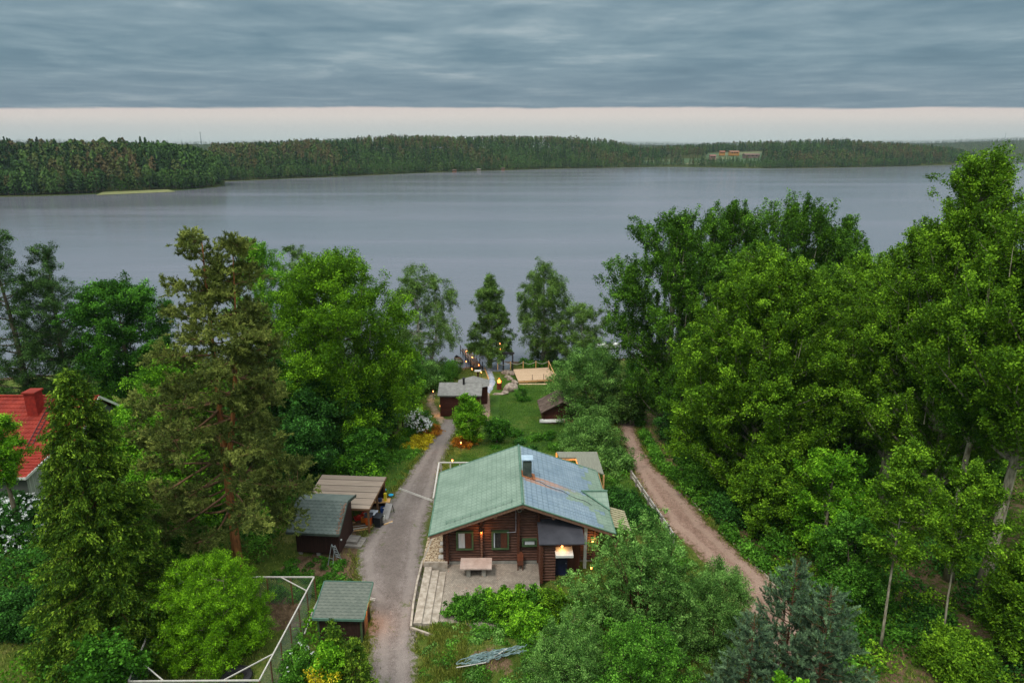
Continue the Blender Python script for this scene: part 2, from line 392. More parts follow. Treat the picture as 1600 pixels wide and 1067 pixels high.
# ------------------------------------------------------------------ far shores
def ip(tbl, u): a = np.array(tbl, float); return np.interp(u, a[:, 0], a[:, 1])
def yshore(v): e = R(PITCH) - np.arctan((533 - v) / FPX); return CAMZ / np.tan(e)
def ztop(v, Y): return CAMZ - Y * np.tan(R(PITCH) - np.arctan((533 - v) / FPX))
SH = {
 'near':  dict(shore=[(-260, 318), (0, 307), (100, 305), (200, 301), (300, 296), (340, 292), (351, 289)], top=[(-260, 222), (0, 224), (150, 226), (260, 224), (310, 232), (351, 246)], back=[(-260, 260), (250, 220), (330, 60), (351, 8)], th=20, u=(-260, 351)),
 'main':  dict(shore=[(330, 284), (500, 277), (700, 268.5), (850, 264), (1000, 261), (1060, 260.5), (1200, 263), (1300, 262), (1400, 260), (1500, 257), (1530, 255)],
               top=[(330, 226), (400, 223), (480, 219), (550, 216), (620, 212), (700, 213.5), (800, 213), (900, 215), (955, 219), (990, 228), (1012, 231), (1040, 228), (1070, 226), (1100, 225), (1200, 221), (1318, 217), (1335, 220), (1400, 224), (1480, 230), (1530, 243)],
               back=[(330, 330), (900, 300), (1000, 420), (1200, 480), (1400, 300), (1500, 120), (1530, 20)], th=18, u=(330, 1530)),
 'islet': dict(shore=[(1572, 254), (1800, 256)], top=[(1572, 246), (1600, 238), (1800, 230)], back=[(1572, 60), (1800, 260)], th=16, u=(1572, 1800)),
}
M_fland = pbr('far_land', srgb(44, 60, 24), srgb(70, 74, 34), nscale=.03, rough=.95, spec=.05)
M_far = bpy.data.materials.new('far_foliage'); M_far.use_nodes = True; t = NT(M_far.node_tree); b = t.n['Principled BSDF']
hue = t.node('ShaderNodeAttribute', attribute_name='hue').outputs['Fac']; ti = t.node('ShaderNodeAttribute', attribute_name='tint').outputs['Fac']
c = t.ramp(hue, [(0, srgb(42, 66, 32)), (.3, srgb(62, 92, 40)), (.5, srgb(88, 122, 52)), (.62, srgb(92, 98, 52)), (.85, srgb(108, 92, 60)), (1, srgb(128, 112, 94))])
c = t.mix(t.m('MULTIPLY', t.m('SUBTRACT', 1, ti), .55), c, (.012, .02, .01, 1))
t.l.new(c, b.inputs['Base Color']); b.inputs['Roughness'].default_value = .8; b.inputs['Specular IOR Level'].default_value = .1
rgF = np.random.default_rng(11)
def tmpl(kind, n, rg):
    """low crown of n small faces, unit height"""
    h = rg.random(n); a = rg.random(n) * 2 * np.pi
    if kind == 'spruce': h = .12 + .88 * h; r = .17 * (1.02 - h) ** .85 * (.6 + .5 * rg.random(n)); s = .034 + .026 * (1 - h)
    elif kind == 'pine': h = .48 + .52 * h; q = (h - .48) / .52; r = .15 * np.sin(np.pi * np.clip(q * .85 + .12, 0, 1)) ** .7 * (.5 + .6 * rg.random(n)); s = np.full(n, .040)
    else: h = .12 + .88 * h; q = (h - .12) / .88; r = .22 * np.sin(np.pi * np.clip(q * .83 + .12, 0, 1)) ** .6 * (.55 + .5 * rg.random(n)); s = np.full(n, .044)
    c = np.stack([r * np.cos(a), r * np.sin(a), h], -1)
    nrm = np.stack([np.cos(a), np.sin(a), rg.normal(.5, .5, n)], -1) + rg.normal(0, .45, (n, 3)); nrm /= np.linalg.norm(nrm, axis=1)[:, None]
    t1 = np.cross(nrm, [0, 0, 1]); t1 /= np.linalg.norm(t1, axis=1)[:, None]; t2 = np.cross(nrm, t1)
    s = s[:, None] * rg.uniform(.7, 1.3, (n, 1))
    V = np.stack([c + t1 * s * .8, c + t2 * s * 1.25, c - t1 * s * .8, c - t2 * s * 1.1], 1)
    ti = .15 + .85 * rg.random(n)
    # trunk: two crossed slivers
    w = .008
    T = np.array([[[-w, 0, 0], [w, 0, 0], [w * .6, 0, .75], [-w * .6, 0, .75]], [[0, -w, 0], [0, w, 0], [0, w * .6, .75], [0, -w * .6, .75]]])
    return np.concatenate([V, T]), np.concatenate([ti, [1, 1]]), np.concatenate([np.zeros(n), [1, 1]])
def scatter_forest(name, X, Y, Z, H, kinds, hues, nf):
    Vs, Ts, Hs = [], [], []
    for k in ('spruce', 'pine', 'broad'):
        for var in range(4):
            sel = np.where((kinds == k) & (np.arange(len(X)) % 4 == var))[0]
            if not len(sel): continue
            V, ti, tr = tmpl(k, nf, rgF); h = H[sel]
            an = rgF.random(len(sel)) * 6.28; wsc = h * rgF.uniform(.85, 1.25, len(sel)); ca, sa = np.cos(an), np.sin(an)
            P = np.empty((len(sel), *V.shape))
            P[..., 0] = X[sel][:, None, None] + wsc[:, None, None] * (V[None, ..., 0] * ca[:, None, None] - V[None, ..., 1] * sa[:, None, None])
            P[..., 1] = Y[sel][:, None, None] + wsc[:, None, None] * (V[None, ..., 0] * sa[:, None, None] + V[None, ..., 1] * ca[:, None, None])
            P[..., 2] = Z[sel][:, None, None] + h[:, None, None] * V[None, ..., 2]
            Vs.append(P.reshape(-1, 3))
            hv = hues[sel][:, None] * np.ones(len(ti)); hv = np.where(tr[None] > .5, 1.0, hv)
            Hs.append(hv.ravel()); Ts.append(np.tile(ti, len(sel)))
    V = np.concatenate(Vs); n = len(V) // 4
    return tag(quads_mesh(name, V, n, M_far, attrs=dict(hue=np.concatenate(Hs), tint=np.concatenate(Ts))), kind='stuff')
def shore_land(key, ntree, nf, bare=None):
    S = SH[key]; u0, u1 = S['u']; us = np.linspace(u0, u1, 160)
    Ys = yshore(ip(S['shore'], us)); bk = ip(S['back'], us)
    def hgt(u, s):
        Ysh = yshore(ip(S['shore'], u)); b_ = np.maximum(ip(S['back'], u), 5)
        zt = ztop(ip(S['top'], u), Ysh + b_ * .6) - S['th'] * .92
        zt = np.maximum(zt, .6)
        return .25 + zt * sst(s / (b_ * .62)) * 1.0 + .0
    rows = []
    for f in (-.03, 0, .04, .1, .2, .3, .4, .5, .6, .7, .85, 1.0, 1.15):
        s = f * bk; Y = Ys + s
        Z = hgt(us, np.maximum(s, 0)); Z = np.where(f < 0, -1.0, Z)
        if f > 1: Z = Z - 20
        a = (us - 800) / FPX; depth = Y * cp + (CAMZ - Z) * sp
        rows.append(np.stack([a * depth, Y, Z], -1))
    P = np.array(rows)
    tag(grid_mesh({'near': 'peninsula', 'main': 'far_shore', 'islet': 'island'}[key], P[..., 0], P[..., 1], P[..., 2], M_fland), kind='structure')
    u = rgF.uniform(u0, u1, ntree); b_ = ip(S['back'], u); fr = rgF.random(ntree) ** 1.15
    # a denser row of trees right on the shore
    k = ntree // 7; fr[:k] = rgF.random(k) * .05 + .004
    s = fr * b_; Z = hgt(u, s); Y = yshore(ip(S['shore'], u)) + s
    X = (u - 800) / FPX * (Y * cp + (CAMZ - Z) * sp)
    keep = np.ones(ntree, bool)
    if bare is not None: keep &= ~bare(u, s)
    patch = np.sin(X * .021 + 1) * np.sin(Y * .017 + .5) + .5 * np.sin(X * .05 + Y * .031) + rgF.normal(0, .45, ntree)
    kinds = np.where(patch > .45, 'pine', np.where(patch > -.5, 'spruce', 'broad'))
    nearshore = s < 22; kinds = np.where(nearshore & (rgF.random(ntree) < .6), 'broad', kinds)
    hues = np.where(kinds == 'pine', rgF.uniform(.52, .84, ntree), np.where(kinds == 'spruce', rgF.uniform(0, .28, ntree), rgF.uniform(.22, .46, ntree)))
    hues = np.where(rgF.random(ntree) < .12, rgF.uniform(.5, .6, ntree), hues)
    H = S['th'] * rgF.uniform(.7, 1.12, ntree) * np.where(kinds == 'broad', .85, 1) * np.where(nearshore, .72, 1)
    if key == 'main': H = H * np.where((u > 1000) & (u < 1195) & (s < 95), .62, 1)
    if key == 'near': H = H * 1.12
    # clip the skyline to the measured tree line
    H = np.minimum(H, np.maximum(ztop(ip(S['top'], u) - rgF.exponential(4.0 if key == 'near' else 2.0, ntree), Y) - Z, 4))
    scatter_forest({'near': 'peninsula_forest', 'main': 'far_forest', 'islet': 'island_forest'}[key], X[keep], Y[keep], Z[keep], H[keep], kinds[keep], hues[keep], nf)
    return hgt
def bare_near(u, s): return (s < 9) & (u > 150) & (u < 275) | (s < 4)
def bare_main(u, s):
    b1 = (u > 1105) & (u < 1190) & (s > 90) & (s < 270)
    b2 = (u > 1005) & (u < 1105) & (s > 60) & (s < 150) & (np.sin(u * .2) > -.3)
    b3 = (u > 1030) & (u < 1110) & (s < 12)
    return b1 | b2 | b3 | (s < 3) | ((s < 14) & (u > 1440) & (u < 1520))
h_near = shore_land('near', 2300, 130, bare_near)
h_main = shore_land('main', 9000, 56, bare_main)
shore_land('islet', 420, 30)
tag(None or link_mesh('reed_bed', *(lambda V, F: (V, F))([(p.x, p.y, z) for u, v, z in [(150, 304.5, .15), (275, 299.2, .15), (262, 295.5, .9), (160, 299.5, .9)] for p in [PZ(u, v, z)]], [(0, 1, 2, 3)]), pbr('reed', srgb(124, 122, 78), srgb(96, 104, 56), nscale=.4)), kind='structure')
# meadow on the far slope
mv = []
for (u0, u1, s0, s1) in ((1103, 1192, 85, 275), (1003, 1106, 58, 152)):
    us = np.linspace(u0, u1, 12); ss = np.linspace(s0, s1, 8); U, S_ = np.meshgrid(us, ss)
    Z = h_main(U, S_) + .5; Y = yshore(ip(SH['main']['shore'], U)) + S_; X = (U - 800) / FPX * (Y * cp + (CAMZ - Z) * sp)
    tag(grid_mesh('meadow', X, Y, Z, pbr('meadow', srgb(52, 76, 34), srgb(104, 102, 64), nscale=.012, lo=.5, hi=.68)), kind='structure')
# distant wooded ridges
def ridge(name, us, topv, Yt, basev=None, nt=1500, th=16, Yb=None):
    u = np.linspace(us[0], us[1], 140); tz = ztop(ip(topv, u), Yt)
    rows = []
    for f in (-.02, 0, .3, .6, .85, 1, 1.3):
        Y = Yb + (Yt - Yb) * f; Z = -2 + (tz + 2 - th * .7) * sst(np.full_like(u, max(f, 0)) * .9 + .05) if f <= 1 else tz - 60
        if f < 0: Z = np.full_like(u, -2.)
        rows.append(np.stack([(u - 800) / FPX * (Y * cp + (CAMZ - Z) * sp), np.full_like(u, Y), Z], -1))
    P = np.array(rows); tag(grid_mesh(name, P[..., 0], P[..., 1], P[..., 2], M_fland), kind='structure')
    uu = rgF.uniform(us[0], us[1], nt); f = rgF.random(nt) ** .6; Y = Yb + (Yt - Yb) * f
    tzz = ztop(ip(topv, uu), Yt); Z = -2 + (tzz + 2 - th * .7) * sst(f * .9 + .05)
    X = (uu - 800) / FPX * (Y * cp + (CAMZ - Z) * sp)
    scatter_forest(name.replace('ridge', 'ridge_forest'), X, Y, Z - 2, np.full(nt, th) * rgF.uniform(.7, 1.3, nt) , np.where(rgF.random(nt) < .7, 'spruce', 'broad'), rgF.uniform(0, .35, nt), 12)
ridge('distant_ridge', (-150, 560), [(-150, 221), (0, 219), (80, 218), (200, 222), (300, 221), (560, 219)], 2600, nt=4000, th=13, Yb=1500)
ridge('distant_ridge', (900, 1800), [(900, 224), (1000, 222), (1100, 224), (1330, 221), (1450, 220), (1600, 215), (1800, 216)], 3200, nt=9000, th=15, Yb=1750)
# ------------------------------------------------------------------ trees
def bark(name, c1, c2, sc_=6, stretch=(1, 1, .25)): return pbr(name, c1, c2, nscale=sc_, rough=.9, spec=.1, bump=.7, bscale=12, stretch=stretch, lo=.35, hi=.6)
BK = dict(grey=bark('bark_grey', srgb(70, 62, 52), srgb(128, 116, 98)), pale=bark('bark_pale', srgb(98, 90, 72), srgb(168, 160, 138)),
          birch=bark('bark_birch', srgb(60, 56, 50), srgb(186, 182, 172), 5, (1, 1, 1.6)), pine=bark('bark_pine', srgb(120, 80, 54), srgb(190, 124, 76), 7), pine_limb=bark('bark_pine_limb', srgb(98, 76, 58), srgb(146, 112, 84), 7),
          brown=bark('bark_brown', srgb(66, 44, 30), srgb(110, 82, 60)))
LF = dict(
 linden=leaf_mat('leaves_linden', srgb(44, 78, 14), srgb(72, 114, 20), srgb(112, 152, 34)),
 aspen=leaf_mat('leaves_aspen', srgb(46, 82, 18), srgb(78, 118, 28), srgb(118, 154, 42)),
 aspen_dark=leaf_mat('leaves_aspen_dark', srgb(36, 68, 18), srgb(58, 98, 26), srgb(94, 134, 42)),
 maple=leaf_mat('leaves_maple', srgb(30, 66, 20), srgb(50, 96, 28), srgb(84, 134, 46)),
 alder=leaf_mat('leaves_alder', srgb(32, 58, 30), srgb(54, 84, 44), srgb(84, 116, 66)),
 birch=leaf_mat('leaves_birch', srgb(50, 78, 34), srgb(78, 108, 52), srgb(112, 142, 78)),
 willow=leaf_mat('leaves_willow', srgb(50, 86, 40), srgb(76, 118, 58), srgb(120, 158, 92)),
 ball=leaf_mat('leaves_ball_willow', srgb(56, 98, 14), srgb(82, 130, 20), srgb(122, 166, 36)),
 bright=leaf_mat('leaves_bright', srgb(50, 98, 18), srgb(80, 134, 28), srgb(126, 172, 48)),
 bush=leaf_mat('leaves_bush', srgb(40, 80, 24), srgb(62, 110, 34), srgb(98, 146, 56)),
 deep=leaf_mat('leaves_deep', srgb(26, 56, 24), srgb(42, 82, 34), srgb(70, 118, 54)),
 spruce=leaf_mat('needles_spruce', srgb(34, 62, 22), srgb(62, 94, 30), srgb(118, 142, 48), .15, rk=.95),
 pine=leaf_mat('needles_pine', srgb(66, 84, 48), srgb(94, 110, 62), srgb(136, 144, 84), .15, rk=1.0),
 youngpine=leaf_mat('needles_young_pine', srgb(58, 84, 76), srgb(84, 110, 98), srgb(112, 138, 116), .1),
 candle=leaf_mat('pine_candles', srgb(128, 126, 50), srgb(150, 148, 66), srgb(176, 172, 92), .1),
 yellow=leaf_mat('leaves_yellow', srgb(150, 132, 20), srgb(186, 166, 30), srgb(210, 196, 60)),
 orange=leaf_mat('leaves_orange', srgb(120, 70, 24), srgb(158, 96, 34), srgb(180, 130, 44)),
 white=leaf_mat('blossom', srgb(200, 204, 196), srgb(225, 228, 222), srgb(240, 240, 236), .2),
 redbrown=leaf_mat('dead_twigs', srgb(92, 70, 48), srgb(124, 98, 70), srgb(150, 124, 92), 0))
def unit(a): return a / (np.linalg.norm(a, axis=-1, keepdims=True) + 1e-9)
def prof_round(q): return np.sqrt(np.clip(1 - (2 * q - .85) ** 2 / 1.35, .03, 1))
def prof_oval(q): return np.sin(np.pi * np.clip(q * .86 + .1, 0, 1)) ** .65
def prof_cone(q): return np.clip(1.05 - q, .04, 1) ** .8 * np.clip(q * 7 + .45, 0, 1)
def prof_up(q): return np.sin(np.pi * np.clip(q * .8 + .16, 0, 1)) ** .8
def prof_top(q): return np.clip(.5 + q * .9, 0, 1) * np.sqrt(np.clip(1.04 - q ** 3.2, .03, 1))
def prof_dome(q): return np.sqrt(np.clip(1 - q ** 2.2, .02, 1)) * np.clip(.72 + q, 0, 1)
class Tree:
    def __init__(s, seed):
        s.rg = np.random.default_rng(seed); s.wood = MB(); s.P = []; s.D = []; s.T = []; s.S = []
    def twigs(s, A, D, L, n, cr, droop=0, tint=None, leaf=.16):
        """A (k,3) starts, D (k,3) unit directions, L (k,) lengths; n leaves on each, scattered within cr of the twig"""
        rg = s.rg; k = len(A)
        if not k: return
        t = rg.random((k, n)) ** .8
        P = A[:, None] + D[:, None] * (L[:, None] * t)[..., None]
        P = P + rg.normal(0, 1, (k, n, 3)) * (cr * (1.1 - .65 * t))[..., None] * np.array([1, 1, .8])
        if droop: P[..., 2] -= droop * L[:, None] * t ** 2
        tn = (rg.random(k)[:, None] * .5 + rg.random((k, n)) * .5) if tint is None else tint + rg.normal(0, .15, (k, n))
        s.P.append(P.reshape(-1, 3)); s.T.append(tn.ravel()); s.D.append(np.repeat(D, n, 0)); s.S.append(np.full(k * n, leaf))
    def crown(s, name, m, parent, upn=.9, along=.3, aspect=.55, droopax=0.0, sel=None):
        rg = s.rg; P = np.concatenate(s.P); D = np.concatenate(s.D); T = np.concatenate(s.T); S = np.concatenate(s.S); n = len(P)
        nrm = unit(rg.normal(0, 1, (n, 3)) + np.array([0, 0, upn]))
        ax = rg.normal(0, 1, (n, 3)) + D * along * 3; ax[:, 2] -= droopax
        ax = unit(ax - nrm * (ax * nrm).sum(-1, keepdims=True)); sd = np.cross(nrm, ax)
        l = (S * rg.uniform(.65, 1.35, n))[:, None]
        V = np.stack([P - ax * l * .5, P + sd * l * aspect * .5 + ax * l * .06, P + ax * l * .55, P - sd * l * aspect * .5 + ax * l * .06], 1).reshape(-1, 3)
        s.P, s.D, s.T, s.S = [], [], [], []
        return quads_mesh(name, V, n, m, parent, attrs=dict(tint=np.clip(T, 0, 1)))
def bend(a, b, rg, k=5, amp=.06, lift=0.0):
    a, b = np.array(a, float), np.array(b, float); L = np.linalg.norm(b - a); pts = []
    off = rg.normal(0, amp * L, 3)
    for i in range(k):
        t = i / (k - 1); p = a + (b - a) * t + off * math.sin(math.pi * t) * .8
        p[2] += lift * L * (t * t - t)
        pts.append(p)
    return pts
def broadleaf(name, label, cat, at, H, Rd, leafm, barkm='grey', seed=1, cb=.2, prof=prof_oval, nl=34, tw=9, lv=95, leaf=.17, cr=.34, up=.5, twup=.5,
              droop=0, trunk_r=None, group=None, aspect=.6, stems=1, rise=.55, asym=0, topk=1.0, leader=True, twl=.16, lean=(0, 0), fill=1.0, plume=0, lk=1.0, lumpk=1.0):
    tr = Tree(seed); rg = tr.rg
    root = thing(name, label, cat, (at[0], at[1], at[2] - .15), 0, group)
    trunk_r = trunk_r or (.018 * H + .03); Rd = Rd * 1.06
    if H > 9: leaf *= .87; lv = int(lv * 1.22)
    lx, ly = lean
    heads = []
    for k in range(stems):
        if stems == 1: base = np.zeros(3); top = np.array([lx + rg.normal(0, .02 * H), ly + rg.normal(0, .02 * H), H * .93])
        else:
            a = 6.28 * k / stems + rg.random(); base = np.array([math.cos(a), math.sin(a), 0]) * trunk_r * .3
            top = np.array([math.cos(a) * Rd * .45 + lx, math.sin(a) * Rd * .45 + ly, H * rg.uniform(.72, .92)])
        pts = bend(base, top, rg, 8, .025 if stems == 1 else .05)
        rad = [trunk_r / (stems ** .45) * (1 - .9 * i / 7) * (1.25 if i == 0 else 1) for i in range(8)]
        tr.wood.tube(pts, rad, 8 if stems == 1 else 6); heads.append(np.array(pts))
    per = max(3, nl // stems)
    A, D, L = [], [], []
    for k, pts in enumerate(heads):
        topz = pts[-1][2]
        for i in range(per):
            q = ((i + .5) / per) ** .9; q = min(max(q + rg.normal(0, .02), 0), 1)
            az = 2.39996 * i + k + rg.normal(0, .25)
            zt = H * (cb + (1 - cb) * q) * (topz / (H * .93) if stems > 1 else 1)
            r = Rd * float(prof(q)) * rg.uniform(.72, 1.08) * (1 + asym * math.cos(az))
            if stems > 1: r *= .8
            zs = max(zt - r * rise - .3, H * cb * .55 if stems == 1 else H * .08); zs = min(zs, topz * .97)
            f = zs / topz * 7; j = min(int(f), 6); st = pts[j] + (pts[j + 1] - pts[j]) * (f - j)
            en = np.array([st[0] * .6 + r * math.cos(az) + lx * q * .4, st[1] * .6 + r * math.sin(az) + ly * q * .4, zt])
            lp = bend(st, en, rg, 5, .07, lift=-.25 if up < 0 else .25)
            rr = (trunk_r * .34 * (1 - .75 * q) + .012) * lk
            tr.wood.tube(lp, [rr, rr * .8, rr * .6, rr * .4, rr * .15], 5, cap=False)
            lp = np.array(lp); Ld = np.linalg.norm(en - st)
            nt_ = max(3, int(tw * (.35 + .75 * Ld / (Rd + .01))))
            for m_ in range(nt_):
                t_ = .22 + .78 * ((m_ + rg.random()) / nt_); f = t_ * 4; j = min(int(f), 3)
                p = lp[j] + (lp[j + 1] - lp[j]) * (f - j); d = unit(lp[j + 1] - lp[j])
                dd = unit(d * .7 + rg.normal(0, .75, 3) + np.array([0, 0, twup])); A.append(p); D.append(dd)
                L.append(Rd * twl * rg.uniform(.7, 1.5) * (1.15 - .4 * t_) + .15)
        if leader:
            for m_ in range(int(tw * 1.6)):
                p = pts[-1] + (pts[-2] - pts[-1]) * rg.random() * 1.2; A.append(p); D.append(unit(rg.normal(0, .5, 3) + np.array([0, 0, 1.1]))); L.append(H * .05 * topk * rg.uniform(.7, 1.5) + .1)
    nf = int(nl * tw * .8 * fill); ph = rg.uniform(0, 6.3, 4); csz = .09 * Rd + .10
    while nf > 0:
        q = rg.random(); pr_ = float(prof(q))
        if rg.random() > pr_ ** 1.2 + .05: continue
        az = rg.uniform(0, 6.283); lump = 1 + lumpk * (.17 * math.sin(3 * az + ph[0] + 4 * q) * math.sin(8 * q + ph[1]) + .11 * math.sin(7 * az + ph[2] + 11 * q))
        r = Rd * pr_ * lump * (.62 + .34 * rg.random() ** .7); zq = H * (cb + (.97 - cb) * q); o = np.array([math.cos(az), math.sin(az), 0.])
        C0 = np.array([lx * q + o[0] * r, ly * q + o[1] * r, zq]); rr = csz * rg.uniform(.5, 1.3) * (.5 + .5 * lumpk)
        for _ in range(7):
            A.append(C0 + rg.normal(0, 1, 3) * rr * np.array([1, 1, .6])); D.append(unit(o * .5 + rg.normal(0, .5, 3) + np.array([0, 0, twup]))); L.append(Rd * twl * rg.uniform(.5, 1.0) + .12)
        nf -= 7
    A, D, L = np.array(A), np.array(D), np.array(L)
    # visible finer branches
    for i in range(0, len(A), 3):
        e = A[i] + D[i] * L[i] * .8; tr.wood.tube([A[i], (A[i] + e) / 2 + rg.normal(0, .03, 3), e], [.014, .01, .004], 3, cap=False)
    tr.twigs(A, D, L, lv, cr, droop, leaf=leaf)
    if plume:
        PA, PD, PL = [], [], []
        for _ in range(plume):
            q = .25 + .75 * rg.random() ** .8; az = rg.uniform(0, 6.283); r = Rd * float(prof(q)) * rg.uniform(.1, .98); zt = H * (cb + (1 - cb) * (q - .05)); hh = rg.uniform(.06, .12) * H
            # upright shoot: leafy column that narrows to a tip
            for k in range(8):
                f = k / 8; PA.append(np.array([r * math.cos(az) + lx * q, r * math.sin(az) + ly * q, zt - hh * .4 + hh * f])); PD.append(unit(np.array([math.cos(az) * .25, math.sin(az) * .25, 1.]) + rg.normal(0, .35 * (1 - f), 3))); PL.append(.5 * (1.15 - f))
            tr.wood.tube([(r * .9 * math.cos(az), r * .9 * math.sin(az), zt - hh), (r * math.cos(az) + lx * q, r * math.sin(az) + ly * q, zt + hh * .5)], [.03, .008], 4, cap=False)
        tr.twigs(np.array(PA), np.array(PD), np.array(PL), int(lv * .42), cr * .62, 0, leaf=leaf)
    tr.wood.build('trunk', BK[barkm], root, smooth=True)
    tr.crown('crown', LF[leafm], root, aspect=aspect, droopax=1.2 if droop else 0)
    return root
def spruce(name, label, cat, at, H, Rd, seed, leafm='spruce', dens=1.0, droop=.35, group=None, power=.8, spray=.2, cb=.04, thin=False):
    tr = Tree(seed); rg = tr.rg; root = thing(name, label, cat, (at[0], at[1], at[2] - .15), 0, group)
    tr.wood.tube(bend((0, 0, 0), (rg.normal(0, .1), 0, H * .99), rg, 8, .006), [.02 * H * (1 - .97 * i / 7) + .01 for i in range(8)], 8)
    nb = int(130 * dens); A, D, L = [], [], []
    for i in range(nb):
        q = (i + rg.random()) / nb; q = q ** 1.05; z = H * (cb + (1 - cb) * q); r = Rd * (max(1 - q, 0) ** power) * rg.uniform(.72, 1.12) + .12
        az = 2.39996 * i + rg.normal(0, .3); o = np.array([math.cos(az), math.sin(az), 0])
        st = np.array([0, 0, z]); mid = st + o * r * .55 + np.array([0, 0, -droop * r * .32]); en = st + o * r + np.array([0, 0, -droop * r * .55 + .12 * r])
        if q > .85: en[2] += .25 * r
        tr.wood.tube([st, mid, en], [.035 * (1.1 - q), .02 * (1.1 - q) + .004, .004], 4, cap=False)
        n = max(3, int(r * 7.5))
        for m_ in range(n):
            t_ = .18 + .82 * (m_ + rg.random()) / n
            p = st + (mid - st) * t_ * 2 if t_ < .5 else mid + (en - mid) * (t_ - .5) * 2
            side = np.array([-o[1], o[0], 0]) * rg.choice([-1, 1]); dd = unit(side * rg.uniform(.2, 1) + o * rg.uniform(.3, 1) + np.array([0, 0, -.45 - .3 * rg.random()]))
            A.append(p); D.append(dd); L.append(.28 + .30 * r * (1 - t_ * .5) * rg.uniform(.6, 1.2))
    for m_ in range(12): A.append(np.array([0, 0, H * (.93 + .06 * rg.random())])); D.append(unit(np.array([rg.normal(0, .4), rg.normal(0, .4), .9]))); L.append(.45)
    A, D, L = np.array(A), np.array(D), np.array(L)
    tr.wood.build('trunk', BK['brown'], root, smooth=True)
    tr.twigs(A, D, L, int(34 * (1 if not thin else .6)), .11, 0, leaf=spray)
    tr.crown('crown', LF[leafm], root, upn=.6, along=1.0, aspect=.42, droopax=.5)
    return root
def pine(name, label, at, H, seed, limbs, leafm='pine', group=None, tops=None, tuft=.5, trunk_r=.33):
    """limbs: (height fraction, azimuth, length, rise, number of tufts)"""
    tr = Tree(seed); rg = tr.rg; root = thing(name, label, 'tree', (at[0], at[1], at[2] - .15), 0, group)
    tops = tops or [(0, 0, H)]; stems = []
    for ti, (tx, ty, th) in enumerate(tops):
        if ti == 0: pts = bend((0, 0, 0), (tx, ty, th), rg, 10, .012)
        else:
            b = stems[0][3]; pts = [np.array(b)] + [np.array(b) + (np.array((tx, ty, th)) - np.array(b)) * k / 6 + np.array([.35 * math.sin(k / 6 * 3.1), 0, 0]) for k in range(1, 7)]
        n = len(pts); tr.wood.tube(pts, [trunk_r * (1 - .9 * i / (n - 1)) * (1 if ti == 0 else .6) for i in range(n)], 9); stems.append(np.array(pts))
    tr.wood.build('trunk', BK['pine'], root, smooth=True); tr.wood = MB()
    C, CD = [], []
    for (hf, az, ln, rise, nt_) in limbs:
        sidx = 0 if len(stems) == 1 or hf < .45 or rg.random() < .5 else 1
        pts = stems[sidx]; z = hf * H; zs = pts[:, 2]; j = int(np.clip(np.searchsorted(zs, z) - 1, 0, len(pts) - 2)); f = np.clip((z - zs[j]) / (zs[j + 1] - zs[j] + 1e-6), 0, 1)
        st = pts[j] + (pts[j + 1] - pts[j]) * f
        ln *= (.80 if math.cos(az) > .2 else 1.0); o = np.array([math.cos(az), math.sin(az), 0]); en = st + o * ln + np.array([0, 0, rise * ln])
        lp = np.array(bend(st, en, rg, 6, .07, lift=.3)); rr = .03 + .016 * ln
        tr.wood.tube(lp, [rr * (1 - .16 * k) for k in range(6)], 5, cap=False)
        for m_ in range(nt_):
            t_ = .5 + .5 * math.sqrt((m_ + rg.random()) / nt_); f = t_ * 5; j = min(int(f), 4); p = lp[j] + (lp[j + 1] - lp[j]) * (f - j)
            q = p + unit(np.array([rg.normal(0, .8), rg.normal(0, .8), rg.normal(.12, .35)]) + o * .4) * rg.uniform(.25, .95) * (.5 + .22 * ln)
            tr.wood.tube([p, q], [.02, .006], 3, cap=False); C.append(q); CD.append(unit(q - p + np.array([0, 0, .3])))
    tr.wood.build('branches', BK['pine_limb'], root, smooth=True)
    C, CD = np.array(C), np.array(CD)
    # each tuft: several shoots, each a bottle-brush of needles
    ns = 7; S = np.repeat(C, ns, 0); SD = unit(np.repeat(CD, ns, 0) + rg.normal(0, .65, (len(S), 3))); S = S + rg.normal(0, tuft * .42, S.shape) * [1, 1, .5]
    n = 30; t = rg.random((len(S), n)); P = S[:, None] + SD[:, None] * (t * tuft * .8)[..., None]
    nd = unit(SD[:, None] * .9 + rg.normal(0, .7, (len(S), n, 3)))
    P = (P + nd * .07).reshape(-1, 3); ND = nd.reshape(-1, 3); N = len(P)
    sd = unit(np.cross(ND, rg.normal(0, 1, (N, 3)))); l = rg.uniform(.12, .22, (N, 1)); wd = .021
    V = np.stack([P - ND * l * .5 - sd * wd, P - ND * l * .5 + sd * wd, P + ND * l * .5 + sd * wd * .6, P + ND * l * .5 - sd * wd * .6], 1).reshape(-1, 3)
    T = np.repeat(rg.random(len(C)) * .6, ns * n) + rg.random(N) * .4
    quads_mesh('crown', V, N, LF[leafm], root, attrs=dict(tint=T))
    return root
def place(u, vtop, Y, wpx=None):
    """top of the tree at pixel (u, vtop), standing Y metres out: its foot on the ground, its height and its radius"""
    p = PY(u, vtop, Y); z0 = float(zg(p.x, p.y)); H = p.z - z0
    zm = z0 + H * .55; depth = Y * cp + (CAMZ - zm) * sp
    # keep the column of the crown under the same bearing
    return (p.x, Y, z0), H, (wpx / 2 / FPX * depth if wpx else None)
def T(u, v, Y, wpx, name, label, leafm, seed, **k):
    at, H, Rd = place(u, v, Y, wpx); return broadleaf(name, label, k.pop('cat', 'tree'), at, H, Rd, leafm, seed=seed, **k)

